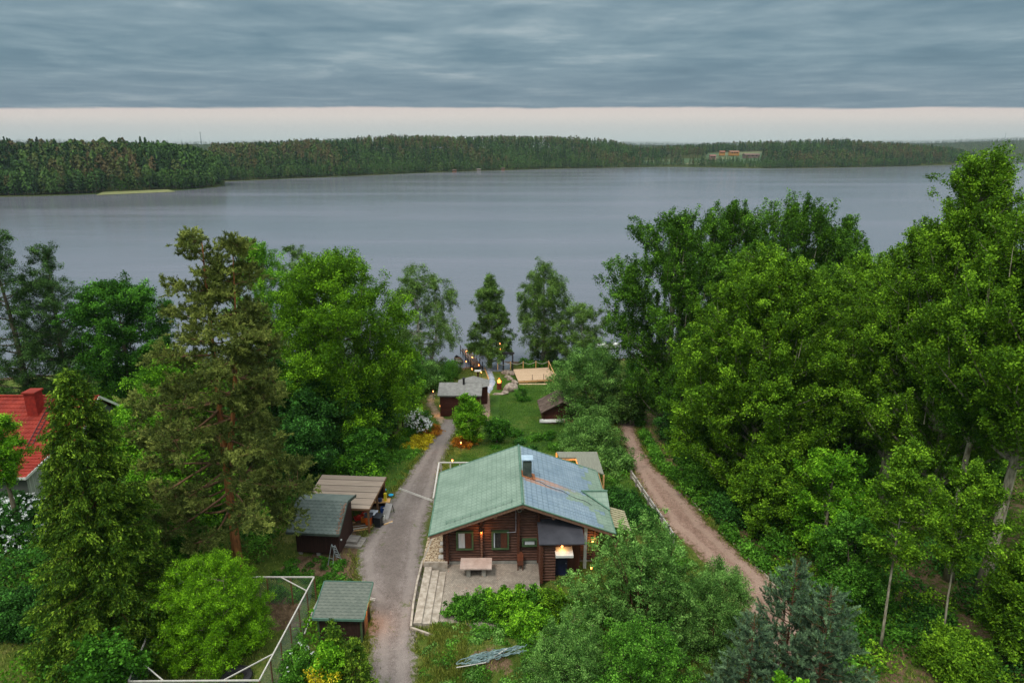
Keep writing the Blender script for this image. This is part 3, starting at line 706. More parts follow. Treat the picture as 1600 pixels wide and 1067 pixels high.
def shrub_mass(name, m, pts, leaf=.15, dens=420, seed=1, upn=.8, aspect=.6, kind='stuff', flat=.0):
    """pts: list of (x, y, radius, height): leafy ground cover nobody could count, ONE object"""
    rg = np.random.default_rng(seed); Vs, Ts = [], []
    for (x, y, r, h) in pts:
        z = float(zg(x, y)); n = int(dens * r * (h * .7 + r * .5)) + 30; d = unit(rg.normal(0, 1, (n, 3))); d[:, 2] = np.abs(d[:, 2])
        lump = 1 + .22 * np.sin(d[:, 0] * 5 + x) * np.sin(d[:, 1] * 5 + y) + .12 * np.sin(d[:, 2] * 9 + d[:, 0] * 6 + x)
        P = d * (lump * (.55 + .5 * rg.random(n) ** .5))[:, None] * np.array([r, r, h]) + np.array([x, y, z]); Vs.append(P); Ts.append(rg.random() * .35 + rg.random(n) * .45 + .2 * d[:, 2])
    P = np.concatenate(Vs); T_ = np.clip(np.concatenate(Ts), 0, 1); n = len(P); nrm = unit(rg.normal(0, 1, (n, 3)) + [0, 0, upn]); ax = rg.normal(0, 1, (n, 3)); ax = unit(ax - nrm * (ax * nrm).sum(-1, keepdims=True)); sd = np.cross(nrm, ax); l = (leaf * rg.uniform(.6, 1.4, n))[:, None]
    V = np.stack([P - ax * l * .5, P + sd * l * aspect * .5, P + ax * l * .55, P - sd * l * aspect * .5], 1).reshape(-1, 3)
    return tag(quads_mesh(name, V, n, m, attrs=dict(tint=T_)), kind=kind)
# ------------------------------------------------------------------ the trees of the photograph, left to right
T(-12, 352, 78, 150, 'alder_tree', 'tall dark alder at the left edge, taller than the cone-shaped one beside it', 'alder', 101, cb=.1, prof=prof_cone, nl=44, tw=9, lv=95, cr=.3, leaf=.17, rise=.3, twup=.0, fill=1.3)
T(58, 380, 80, 150, 'alder_tree', 'airy cone-shaped dark alder on the shore beside the left edge', 'alder', 102, cb=.1, prof=prof_cone, nl=46, tw=9, lv=95, cr=.28, leaf=.16, rise=.3, twup=.0, fill=1.3)
T(176, 434, 80, 138, 'maple_tree', 'round dark green maple standing alone against the lake on the left', 'maple', 103, cb=.16, prof=prof_round, nl=46, tw=11, lv=120, cr=.36, leaf=.2, aspect=.8, twup=.2)
T(268, 560, 70, 150, 'maple_tree', 'low bright green maple behind the tall pine', 'bright', 104, cb=.05, prof=prof_dome, nl=34, tw=9, lv=100, cr=.36, leaf=.19)
T(392, 374, 74, 110, 'ash_tree', 'bright green tree rising right behind the tall pine', 'bright', 105, cb=.25, prof=prof_oval, nl=34, tw=10, lv=90, cr=.3, leaf=.16, twup=.7, plume=40)
T(460, 380, 84, 62, 'birch_tree', 'slim birch top peeping out behind the big linden', 'birch', 106, cb=.3, prof=prof_oval, nl=26, tw=7, lv=115, cr=.22, leaf=.14, barkm='birch', fill=1.2)
T(518, 392, 61, 214, 'linden_tree', 'very large round green linden standing left of the garden', 'linden', 107, cb=.08, prof=prof_round, nl=66, tw=15, lv=125, cr=.36, leaf=.17, twup=.35, trunk_r=.35, plume=60, fill=1.1)
T(655, 404, 88, 108, 'birch_tree', 'widest shore birch, left of the jetty, with pale stems and hanging twigs', 'birch', 108, cb=.2, prof=prof_oval, nl=34, tw=10, lv=115, cr=.24, leaf=.15, droop=.7, twup=-.3, barkm='birch', stems=3, leader=True, twl=.22, fill=1.2)
T(628, 545, 76, 66, 'maple_tree', 'small round leafy tree between the linden and the shore birch', 'bush', 109, cb=.08, prof=prof_round, nl=26, tw=8, lv=90, cr=.32, leaf=.18)
T(764, 427, 96, 74, 'birch_tree', 'conical birch on the shore right of the jetty', 'birch', 110, cb=.14, prof=prof_cone, nl=46, tw=10, lv=115, cr=.24, leaf=.15, droop=.4, barkm='birch', twup=-.1, rise=.3, fill=1.2)
T(851, 401, 98, 70, 'birch_tree', 'tallest narrow weeping birch above the wooden deck', 'birch', 111, cb=.08, prof=prof_oval, nl=44, tw=10, lv=115, cr=.24, leaf=.15, droop=.8, twup=-.4, barkm='birch', twl=.26, fill=1.2)
T(914, 470, 94, 88, 'birch_tree', 'small rounded birch right of the weeping birch', 'birch', 112, cb=.1, prof=prof_round, nl=34, tw=9, lv=115, cr=.26, leaf=.15, droop=.5, twup=0, barkm='birch', fill=1.2)
T(928, 538, 70.5, 136, 'willow_tree', 'rounded grey-green willow beside the brown-roofed hut', 'willow', 113, cb=.06, prof=prof_dome, nl=46, tw=11, lv=95, cr=.34, leaf=.17, stems=4, barkm='grey', aspect=.4)
T(928, 654, 60, 92, 'willow_bush', 'round willow bush behind the open canopy, beside the dirt road', 'willow', 114, cb=.0, cat='bush', prof=prof_dome, nl=34, tw=9, lv=90, cr=.26, leaf=.14, stems=5, aspect=.4)
T(985, 590, 68, 60, 'alder_tree', 'slim many-stemmed alder leaning over the bend of the dirt road', 'birch', 115, cb=.25, prof=prof_oval, nl=26, tw=8, lv=55, cr=.28, leaf=.17, stems=3)
# right bank: dark aspens behind, brighter ones in front
T(1062, 336, 66, 205, 'aspen_tree', 'dark aspen at the left end of the tall group on the right bank', 'aspen_dark', 120, cb=.12, prof=prof_top, nl=60, tw=14, lv=95, cr=.26, leaf=.19, rise=.9, twup=1.1, twl=.2, barkm='pale', topk=1.4, plume=90, fill=.7)
T(1150, 314, 70, 170, 'aspen_tree', 'dark aspen second from the left in the tall group, against the lake', 'aspen_dark', 121, cb=.2, prof=prof_top, nl=50, tw=13, lv=90, cr=.25, leaf=.19, rise=1.0, twup=1.2, twl=.22, barkm='pale', topk=1.4, plume=90, fill=.7)
T(1250, 310, 72, 180, 'aspen_tree', 'dark aspen in the middle of the tall group, tallest of it against the lake', 'aspen_dark', 122, cb=.2, prof=prof_top, nl=54, tw=13, lv=90, cr=.25, leaf=.19, rise=1.0, twup=1.2, twl=.22, barkm='pale', topk=1.4, plume=90, fill=.7)
T(1322, 338, 74, 130, 'aspen_tree', 'dark aspen at the right end of the tall group, with upright top shoots', 'aspen_dark', 123, cb=.2, prof=prof_top, nl=40, tw=12, lv=90, cr=.25, leaf=.19, rise=1.0, twup=1.2, twl=.22, barkm='pale', topk=1.4, plume=90, fill=.7)
T(1212, 396, 50, 256, 'aspen_tree', 'broad bright green aspen in front of the tall group, beside the dirt road', 'aspen', 124, cb=.07, prof=prof_oval, nl=88, tw=17, lv=115, cr=.25, leaf=.17, rise=.8, twup=.9, twl=.15, barkm='pale', trunk_r=.27, plume=150, fill=.45, lk=1.5)
T(1120, 500, 58, 130, 'aspen_tree', 'lower green aspen leaning out towards the dirt road', 'aspen_dark', 125, cb=.12, prof=prof_oval, nl=44, tw=12, lv=95, cr=.28, leaf=.18, rise=.7, twup=.6, plume=50, fill=.6)
T(1372, 396, 56, 190, 'aspen_tree', 'loose green aspen between the broad one and the tallest one', 'aspen', 126, cb=.14, prof=prof_oval, nl=66, tw=14, lv=85, cr=.27, leaf=.18, rise=.8, twup=.8, barkm='pale', plume=100, fill=.5, lk=1.4)
T(1548, 238, 43, 285, 'aspen_tree', 'tallest aspen of all, near the right edge, its top above the far shore', 'aspen', 127, cb=.30, prof=lambda q: np.clip(1.06 - q, .04, 1) ** .75 * np.clip(q * 5 + .5, 0, 1), nl=120, tw=16, lv=92, cr=.22, leaf=.15, rise=.8, twup=.9, twl=.14, barkm='pale', trunk_r=.33, topk=1.6, plume=150, fill=.4, lk=1.4)
T(1450, 350, 47, 170, 'aspen_tree', 'slimmer aspen just left of the tallest one', 'aspen', 128, cb=.3, prof=prof_up, nl=60, tw=14, lv=90, cr=.23, leaf=.16, rise=1.0, twup=1.0, twl=.2, barkm='pale', plume=70, fill=.5, lk=1.4)
T(1674, 290, 36.5, 270, 'aspen_tree', 'aspen with the thickest pale trunk, its crown cut off by the right edge', 'aspen', 129, cb=.44, prof=prof_oval, nl=60, tw=13, lv=85, cr=.25, leaf=.17, rise=.9, twup=.9, barkm='pale', plume=80, fill=.5, trunk_r=.36)
T(1310, 706, 41, 126, 'maple_tree', 'young light green maple under the big aspens', 'bright', 130, cb=.08, prof=prof_oval, nl=40, tw=10, lv=75, cr=.2, leaf=.15, rise=.5, twup=.3, barkm='pale', fill=.5)
T(1434, 690, 31.5, 96, 'rowan_tree', 'thin young tree with a long pale stem, low on the right', 'aspen', 131, cb=.48, prof=prof_oval, nl=26, tw=9, lv=62, cr=.2, leaf=.15, rise=.6, twup=.4, barkm='pale', trunk_r=.085, lean=(0, 0), fill=.35)
T(1532, 722, 32.3, 96, 'rowan_tree', 'thin young tree with a bare lower stem, between the two thick trunks', 'aspen', 132, cb=.48, prof=prof_oval, nl=26, tw=9, lv=62, cr=.2, leaf=.15, rise=.6, twup=.4, barkm='pale', trunk_r=.07, lean=(0, 0), fill=.35)
T(1650, 850, 31, 130, 'aspen_tree', 'low leafy young aspen in the bottom right corner', 'aspen', 133, cb=.1, prof=prof_oval, nl=50, tw=11, lv=75, cr=.2, leaf=.14, rise=.5, twup=.3, barkm='pale')
T(1505, 660, 50, 110, 'aspen_tree', 'shaded aspen behind the thick trunks on the right', 'aspen_dark', 134, cb=.1, prof=prof_oval, nl=44, tw=11, lv=85, cr=.28, leaf=.18, rise=.6)
T(1130, 640, 56, 84, 'hazel_bush', 'rounded hazel bush at the right verge of the dirt road', 'bush', 135, cat='bush', cb=.0, prof=prof_dome, nl=30, tw=9, lv=75, cr=.26, leaf=.17, stems=4)
T(1075, 600, 62, 80, 'hazel_bush', 'tall hazel bush where the dirt road bends to the lake', 'deep', 136, cat='bush', cb=.0, prof=prof_dome, nl=30, tw=9, lv=75, cr=.28, leaf=.17, stems=4)
# big conifers and bushes on the left
rl = random.Random(5); limbs = []
for i in range(90):
    q = i / 89; hf = .20 + .765 * q; az = i * 2.4 + rl.uniform(-.3, .3)
    ln = (5.9 * (1 - q) ** .8 + .35) * rl.uniform(.5, 1.05) * (.8 if q < .1 else 1); limbs.append((hf, az, min(ln, .75) if q > .88 else ln, (-.22 + .55 * q) + rl.uniform(-.1, .1) + (.8 if q > .9 else 0), int(4 + ln * 3.7)))
at, H, _ = place(312, 352, 39, 200)
at = (G(374, 893).x, G(374, 893).y, at[2])
pine('pine_tree', 'tall old pine with orange trunk and twin tops on the left', at, H, 140, limbs, tops=[(PY(312, 352, at[1]).x - at[0], 0, H * .965), (PY(352, 378, at[1]).x - at[0] + .2, .3, H * .93)], tuft=.5)
at, H, Rd = place(104, 578, 31.5, 200)
spruce('spruce_tree', 'dense dark spruce with yellow-green tips in the left foreground', 'tree', at, H, Rd * 1.12, 141, dens=3.0, power=.62, droop=.45, spray=.15)
T(-10, 645, 42, 58, 'larch_tree', 'green tree cut off by the left edge in front of the red roof', 'bright', 142, cb=.55, prof=prof_round, nl=24, tw=8, lv=70, cr=.2, leaf=.13)
T(318, 872, 32, 176, 'ball_willow', 'big clipped ball-shaped bright green willow inside the wire run', 'ball', 143, cat='bush', cb=.0, prof=prof_dome, nl=70, tw=12, lv=80, cr=.15, leaf=.09, stems=6, aspect=.35, twl=.11, rise=.3, leader=False, fill=2.2, lumpk=.25)
T(196, 640, 56, 110, 'maple_tree', 'bright green maple right of the red house', 'bright', 144, cb=.04, prof=prof_oval, nl=36, tw=10, lv=85, cr=.3, leaf=.18)
T(268, 700, 45, 150, 'hazel_bush', 'tall bright hazel bush between the spruce and the pine', 'bright', 145, cat='bush', cb=.0, prof=prof_dome, nl=44, tw=10, lv=85, cr=.26, leaf=.16, stems=5)
T(240, 800, 38, 140, 'hazel_bush', 'shaded hazel bush right of the dark spruce, under the tall pine', 'bush', 146, cat='bush', cb=.0, prof=prof_dome, nl=40, tw=9, lv=80, cr=.24, leaf=.15, stems=5)
T(420, 560, 58, 110, 'maple_tree', 'dark green maple behind the pine and below the linden', 'deep', 147, cb=.04, prof=prof_oval, nl=40, tw=10, lv=90, cr=.32, leaf=.2)
T(462, 655, 50, 84, 'lilac_bush', 'tall rounded lilac bush right of the pine, behind the carport', 'deep', 148, cat='bush', cb=.0, prof=prof_round, nl=36, tw=10, lv=90, cr=.26, leaf=.17, stems=4)
T(500, 595, 56, 110, 'maple_tree', 'dark leafy tree under the big linden, behind the carport', 'deep', 149, cb=.04, prof=prof_round, nl=40, tw=10, lv=90, cr=.3, leaf=.19)
T(566, 668, 54, 76, 'elder_bush', 'round dark green elder bush right of the brown carport roof', 'maple', 150, cat='bush', cb=.0, prof=prof_dome, nl=34, tw=9, lv=90, cr=.24, leaf=.16, stems=4)
T(572, 590, 60, 70, 'maple_tree', 'shaded green tree left of the little green-roofed shed', 'deep', 151, cb=.04, prof=prof_oval, nl=34, tw=9, lv=85, cr=.3, leaf=.19)
T(733, 612, 61, 42, 'apple_tree', 'small yellow-green tree in front of the sauna, beside the driveway', 'bright', 152, cb=.12, prof=prof_oval, nl=32, tw=8, lv=60, cr=.18, leaf=.12, stems=3)
T(665, 560, 84, 50, 'alder_tree', 'low green alder at the foot of the widest shore birch', 'willow', 153, cb=.0, prof=prof_dome, nl=24, tw=8, lv=60, cr=.28, leaf=.18, stems=3)
# foreground
T(1006, 815, 33.2, 208, 'willow_tree', 'large many-stemmed willow in front of the house on the right', 'willow', 160, cb=.02, prof=prof_dome, nl=80, tw=12, lv=60, cr=.13, leaf=.125, stems=9, aspect=.45, rise=1.2, barkm='brown', twl=.13, twup=.6, leader=False, fill=.5)
T(1128, 876, 31.5, 120, 'willow_tree', 'finer-leaved willow right of the large one, hiding the dirt road', 'willow', 161, cb=.0, prof=prof_dome, nl=70, tw=12, lv=70, cr=.15, leaf=.085, stems=5, aspect=.35, rise=.9, barkm='brown', twl=.15, fill=.6)
T(885, 972, 28.5, 130, 'willow_bush', 'low willow bush at the bottom edge left of the large willow', 'willow', 162, cat='bush', cb=.0, prof=prof_dome, nl=60, tw=11, lv=70, cr=.14, leaf=.085, stems=6, aspect=.4, fill=.6)
T(1010, 985, 27.5, 170, 'willow_bush', 'willow bush at the bottom edge under the large willow', 'bush', 163, cat='bush', cb=.0, prof=prof_dome, nl=60, tw=11, lv=60, cr=.16, leaf=.1, stems=6, aspect=.5, fill=.6)
T(158, 990, 27.5, 110, 'maple_sapling', 'leafy sapling at the foot of the dark spruce, bottom left', 'maple', 164, cb=.0, prof=prof_dome, nl=36, tw=9, lv=55, cr=.16, leaf=.14, stems=3, aspect=.8)
T(1245, 1040, 23, 60, 'maple_sapling', 'bright maple sapling top at the bottom edge among the young pines', 'bright', 165, cb=.0, prof=prof_dome, nl=22, tw=7, lv=34, cr=.12, leaf=.14, stems=2, aspect=.95)
# young bluish pines
def young_pine(label, u, v, Y, wpx, seed):
    at, H, Rd = place(u, v, Y, wpx); tr = Tree(seed); rg = tr.rg
    root = thing('young_pine', label, 'tree', (at[0], at[1], at[2] - .1), 0)
    tr.wood.tube([(0, 0, 0), (.05, 0, H * .5), (0, 0, H)], [.07, .05, .01], 6); Sh, SD, cand = [], [], [(0, 0, H)]
    nb = 95
    for i in range(nb):
        q = (i + rg.random()) / nb; z = H * (.03 + .93 * q); r = Rd * (1 - q) ** .6 * rg.uniform(.7, 1.1) + .1; az = 2.4 * i + rg.normal(0, .3)
        o = np.array([math.cos(az), math.sin(az), 0]); st = np.array([0, 0, z]); en = st + o * r + np.array([0, 0, r * .55])
        tr.wood.tube([st, (st + en) / 2 - [0, 0, .08 * r], en], [.025, .016, .006], 4, cap=False)
        n = max(3, int(r * 9))
        for k in range(n):
            t_ = .25 + .75 * (k + rg.random()) / n; p = st + (en - st) * t_; dd = unit(o * .8 + rg.normal(0, .5, 3) + [0, 0, .9]); Sh.append(p); SD.append(dd)
        if rg.random() < .8: cand.append(tuple(en + [0, 0, .05]))
    tr.wood.build('trunk', BK['brown'], root, smooth=True)
    Sh, SD = np.array(Sh), np.array(SD); n = 84; t = rg.random((len(Sh), n)); L = .42
    P = Sh[:, None] + SD[:, None] * (t * L)[..., None]; nd = unit(SD[:, None] * 1.0 + rg.normal(0, .6, (len(Sh), n, 3)))
    P = (P + nd * .05).reshape(-1, 3); ND = nd.reshape(-1, 3); N = len(P); sd = unit(np.cross(ND, rg.normal(0, 1, (N, 3)))); l = rg.uniform(.08, .14, (N, 1)); wd = .009
    V = np.stack([P - ND * l * .5 - sd * wd, P - ND * l * .5 + sd * wd, P + ND * l * .5 + sd * wd * .6, P + ND * l * .5 - sd * wd * .6], 1).reshape(-1, 3)
    quads_mesh('crown', V, N, LF['youngpine'], root, attrs=dict(tint=np.repeat(rg.random(len(Sh)) * .6, n) + rg.random(N) * .4))
    cm = MB()
    for c in cand:
        for j in range(3):
            d = (rg.normal(0, .05), rg.normal(0, .05), rg.uniform(.14, .3)); b_ = (c[0] + rg.normal(0, .06), c[1] + rg.normal(0, .06), c[2])
            cm.tube([b_, (b_[0] + d[0], b_[1] + d[1], b_[2] + d[2])], [.014, .007], 4)
    tag(cm.build('candle_shoots', LF['candle'], root), kind='stuff')
young_pine('bluish young pine with pale candles, left of the pair at the bottom', 1246, 872, 27.5, 150, 171)
young_pine('bushy bluish young pine, right of the pair at the bottom right', 1300, 915, 26, 190, 172)
young_pine('low bluish young pine behind the bright maple sapling', 1180, 960, 26, 130, 173)
at, H, Rd = place(520, 975, 28.3, 60)
spruce('young_spruce', 'young spruce in front of the small hut, at the bottom', 'tree', at, H, Rd * 1.15, 174, dens=.55, droop=-.1, power=.8, spray=.13, leafm='spruce')
at, H, Rd = place(552, 1000, 27.6, 60)
spruce('young_spruce', 'lower young spruce beside the driveway edge at the bottom', 'tree', at, H, Rd * 1.15, 175, dens=.45, droop=-.1, power=.8, spray=.13, leafm='spruce')

T(1586, 400, 38, 130, 'aspen_tree', 'slim aspen with a thick bare trunk, left of the thickest trunk', 'aspen_dark', 180, cb=.5, prof=prof_oval, nl=44, tw=11, lv=80, cr=.22, leaf=.15, fill=.5, barkm='pale', trunk_r=.27)
T(1340, 800, 36, 110, 'hazel_bush', 'hazel bush behind the bluish pines on the right', 'bush', 181, cat='bush', cb=.0, prof=prof_dome, nl=36, tw=9, lv=60, cr=.18, leaf=.14, stems=4)
T(1500, 985, 30, 90, 'hazel_bush', 'leafy bush at the foot of the two thick trunks', 'aspen', 182, cat='bush', cb=.0, prof=prof_dome, nl=40, tw=9, lv=60, cr=.18, leaf=.14, stems=4)
T(1180, 700, 52, 110, 'hazel_bush', 'dark bush under the broad bright aspen', 'deep', 183, cat='bush', cb=.0, prof=prof_dome, nl=36, tw=9, lv=70, cr=.25, leaf=.16, stems=4)
T(1250, 560, 60, 160, 'aspen_tree', 'shaded aspen behind the broad bright one', 'aspen_dark', 184, cb=.05, prof=prof_oval, nl=50, tw=11, lv=85, cr=.3, leaf=.19)
T(1420, 560, 58, 160, 'aspen_tree', 'shaded aspen behind the loose green one', 'aspen_dark', 185, cb=.05, prof=prof_oval, nl=50, tw=11, lv=85, cr=.3, leaf=.19)

T(1112, 728, 50.5, 84, 'hazel_bush', 'dark green bush at the right verge of the dirt road, halfway along the fence', 'bush', 187, cat='bush', cb=.0, prof=prof_dome, nl=32, tw=9, lv=70, cr=.24, leaf=.16, stems=4)
T(1168, 772, 46, 90, 'hazel_bush', 'dark bush on the slope right of the grey logs', 'deep', 188, cat='bush', cb=.0, prof=prof_dome, nl=32, tw=9, lv=70, cr=.24, leaf=.16, stems=4)

T(1145, 560, 53, 120, 'aspen_tree', 'green aspen overhanging the right verge of the dirt road', 'aspen_dark', 189, cb=.03, prof=prof_oval, nl=50, tw=12, lv=80, cr=.24, leaf=.17, rise=.7, twup=.6, plume=40, fill=.8)
T(1215, 690, 44, 110, 'maple_tree', 'young green maple at the forest edge above the grey logs', 'aspen', 190, cb=.03, prof=prof_oval, nl=44, tw=11, lv=75, cr=.2, leaf=.15, rise=.6, twup=.5, plume=20, fill=.8)
# ------------------------------------------------------------------ materials for buildings
M_log = wood_mat('dark_log', srgb(68, 44, 36), srgb(106, 74, 60), (.6, 3, 3), 5)
M_logend = wood_mat('log_end', srgb(60, 34, 24), srgb(96, 58, 40), (3, 3, 3), 5)
M_brown = wood_mat('brown_boards', srgb(46, 28, 24), srgb(66, 42, 34), (2, 2, .5), 5, plank=7.5)
M_brownY = wood_mat('brown_boards_side', srgb(46, 28, 24), srgb(66, 42, 34), (2, 2, .5), 5, plank=7.5, paxis='Y')
M_green = pbr('green_trim', srgb(58, 80, 50), srgb(70, 92, 60), rough=.6)
M_fascia = wood_mat('fascia_wood', srgb(98, 70, 54), srgb(134, 102, 84), (2, .4, 2), 4)
M_white = pbr('white_paint', srgb(196, 196, 190), srgb(214, 212, 206), rough=.5)
M_curtain = pbr('curtain', srgb(176, 182, 186), srgb(196, 200, 202), nscale=6, stretch=(6, 1, .3), rough=.9)
M_glass = pbr('window_glass', (.012, .013, .015, 1), rough=.06, spec=.6)
M_dark = pbr('black_iron', srgb(34, 32, 34), srgb(46, 44, 46), rough=.5)
M_found = pbr('foundation_concrete', srgb(120, 118, 112), srgb(150, 146, 138), nscale=2, rough=.9, bump=.3)
M_conc = pbr('concrete', srgb(142, 130, 116), srgb(182, 170, 156), nscale=3, rough=.9, bump=.4)
M_grey_wood = wood_mat('weathered_boards', srgb(120, 112, 106), srgb(156, 148, 140), (.6, 3, 1), 5, plank=6, paxis='Y')
M_newwood = wood_mat('fresh_planks', srgb(188, 156, 124), srgb(222, 192, 160), (.4, 3, 1), 4, plank=7, paxis='Y')
M_newwood2 = wood_mat('fresh_timber', srgb(190, 144, 92), srgb(216, 172, 118), (2, 2, 2), 4)
M_pale = wood_mat('pale_batten', srgb(172, 166, 158), srgb(200, 194, 186), (2, 2, 2), 4)
M_postbrown = wood_mat('post_brown', srgb(92, 64, 42), srgb(122, 90, 62), (2, 2, 2), 4)
M_felt = pbr('awning_felt', srgb(52, 52, 58), srgb(66, 66, 72), nscale=1.2, rough=.8, bump=.1)
M_bluedoor = pbr('blue_door', srgb(24, 28, 56), srgb(34, 40, 74), nscale=2, rough=.4)
M_alu = pbr('aluminium', srgb(150, 160, 166), srgb(178, 186, 190), rough=.4, metal=.6)
M_stone = pbr('granite', srgb(112, 98, 88), srgb(168, 152, 138), nscale=3, rough=.9, bump=.6, bscale=8)
M_lit = emit('lamp_glass', (1, .33, .10, 1), 4)
M_flame = emit('flame', (1, .16, .03, 1), 6)
M_winlit = emit('lit_window', (1, .42, .08, 1), 2.0)
def lamp_light(parent, loc, e, c=(1, .5, .18), r=.05):
    l = bpy.data.lights.new('lamp_light', 'POINT'); l.energy = e; l.color = c; l.shadow_soft_size = r
    o = bpy.data.objects.new('lamp_light', l); col.objects.link(o); o.parent = parent; o.location = loc; return o
def shingle(name, c1, c2, line, sx=3.2, sy=5.0, ax=('X', 'Y')):
    m = bpy.data.materials.new(name); m.use_nodes = True; t = NT(m.node_tree); b = t.n['Principled BSDF']
    co = t.node('ShaderNodeTexCoord').outputs['Object']; sp_ = t.node('ShaderNodeSeparateXYZ', {0: co})
    X = sp_.outputs['XYZ'.index(ax[0])]; Y = sp_.outputs['XYZ'.index(ax[1])]
    row = t.m('FLOOR', t.m('MULTIPLY', Y, sy)); off = t.m('MULTIPLY', t.m('FRACT', t.m('MULTIPLY', row, .5)), 1.0)
    xx = t.m('ADD', t.m('MULTIPLY', X, sx), off); cx = t.m('FLOOR', xx)
    wn = t.node('ShaderNodeTexWhiteNoise', {'Vector': t.node('ShaderNodeCombineXYZ', {0: cx, 1: row}).outputs[0]}, noise_dimensions='2D').outputs[0]
    fx_ = t.m('FRACT', xx); fy_ = t.m('FRACT', t.m('MULTIPLY', Y, sy))
    tri = t.m('MULTIPLY', t.m('ABSOLUTE', t.m('SUBTRACT', fx_, .5)), .7)
    ln = t.m('LESS_THAN', fy_, t.m('ADD', .12, tri))
    n = t.noise(co, 1.6, 5, .6); n3 = t.noise(co, 40, 2)
    c = t.mix(t.m('ADD', t.m('MULTIPLY', wn, .6), t.m('MULTIPLY', n, .4)), c1, c2); c = t.mix(t.m('MULTIPLY', ln, .6), c, line)
    c = t.mix(.35, c, t.ramp(n3, [(.3, (.2, .2, .2, 1)), (.7, (.8, .8, .8, 1))]), 'OVERLAY')
    t.l.new(c, b.inputs['Base Color']); b.inputs['Roughness'].default_value = .9; b.inputs['Specular IOR Level'].default_value = .2
    bn = t.node('ShaderNodeBump', {'Strength': .5, 'Distance': .02, 'Height': t.m('SUBTRACT', wn, ln)}); t.l.new(bn.outputs[0], b.inputs['Normal'])
    return m
M_shg = shingle('green_grey_shingles', srgb(90, 96, 88), srgb(112, 116, 106), srgb(72, 80, 74))
M_shg2 = shingle('worn_grey_shingles', srgb(86, 96, 92), srgb(112, 120, 114), srgb(70, 80, 78))
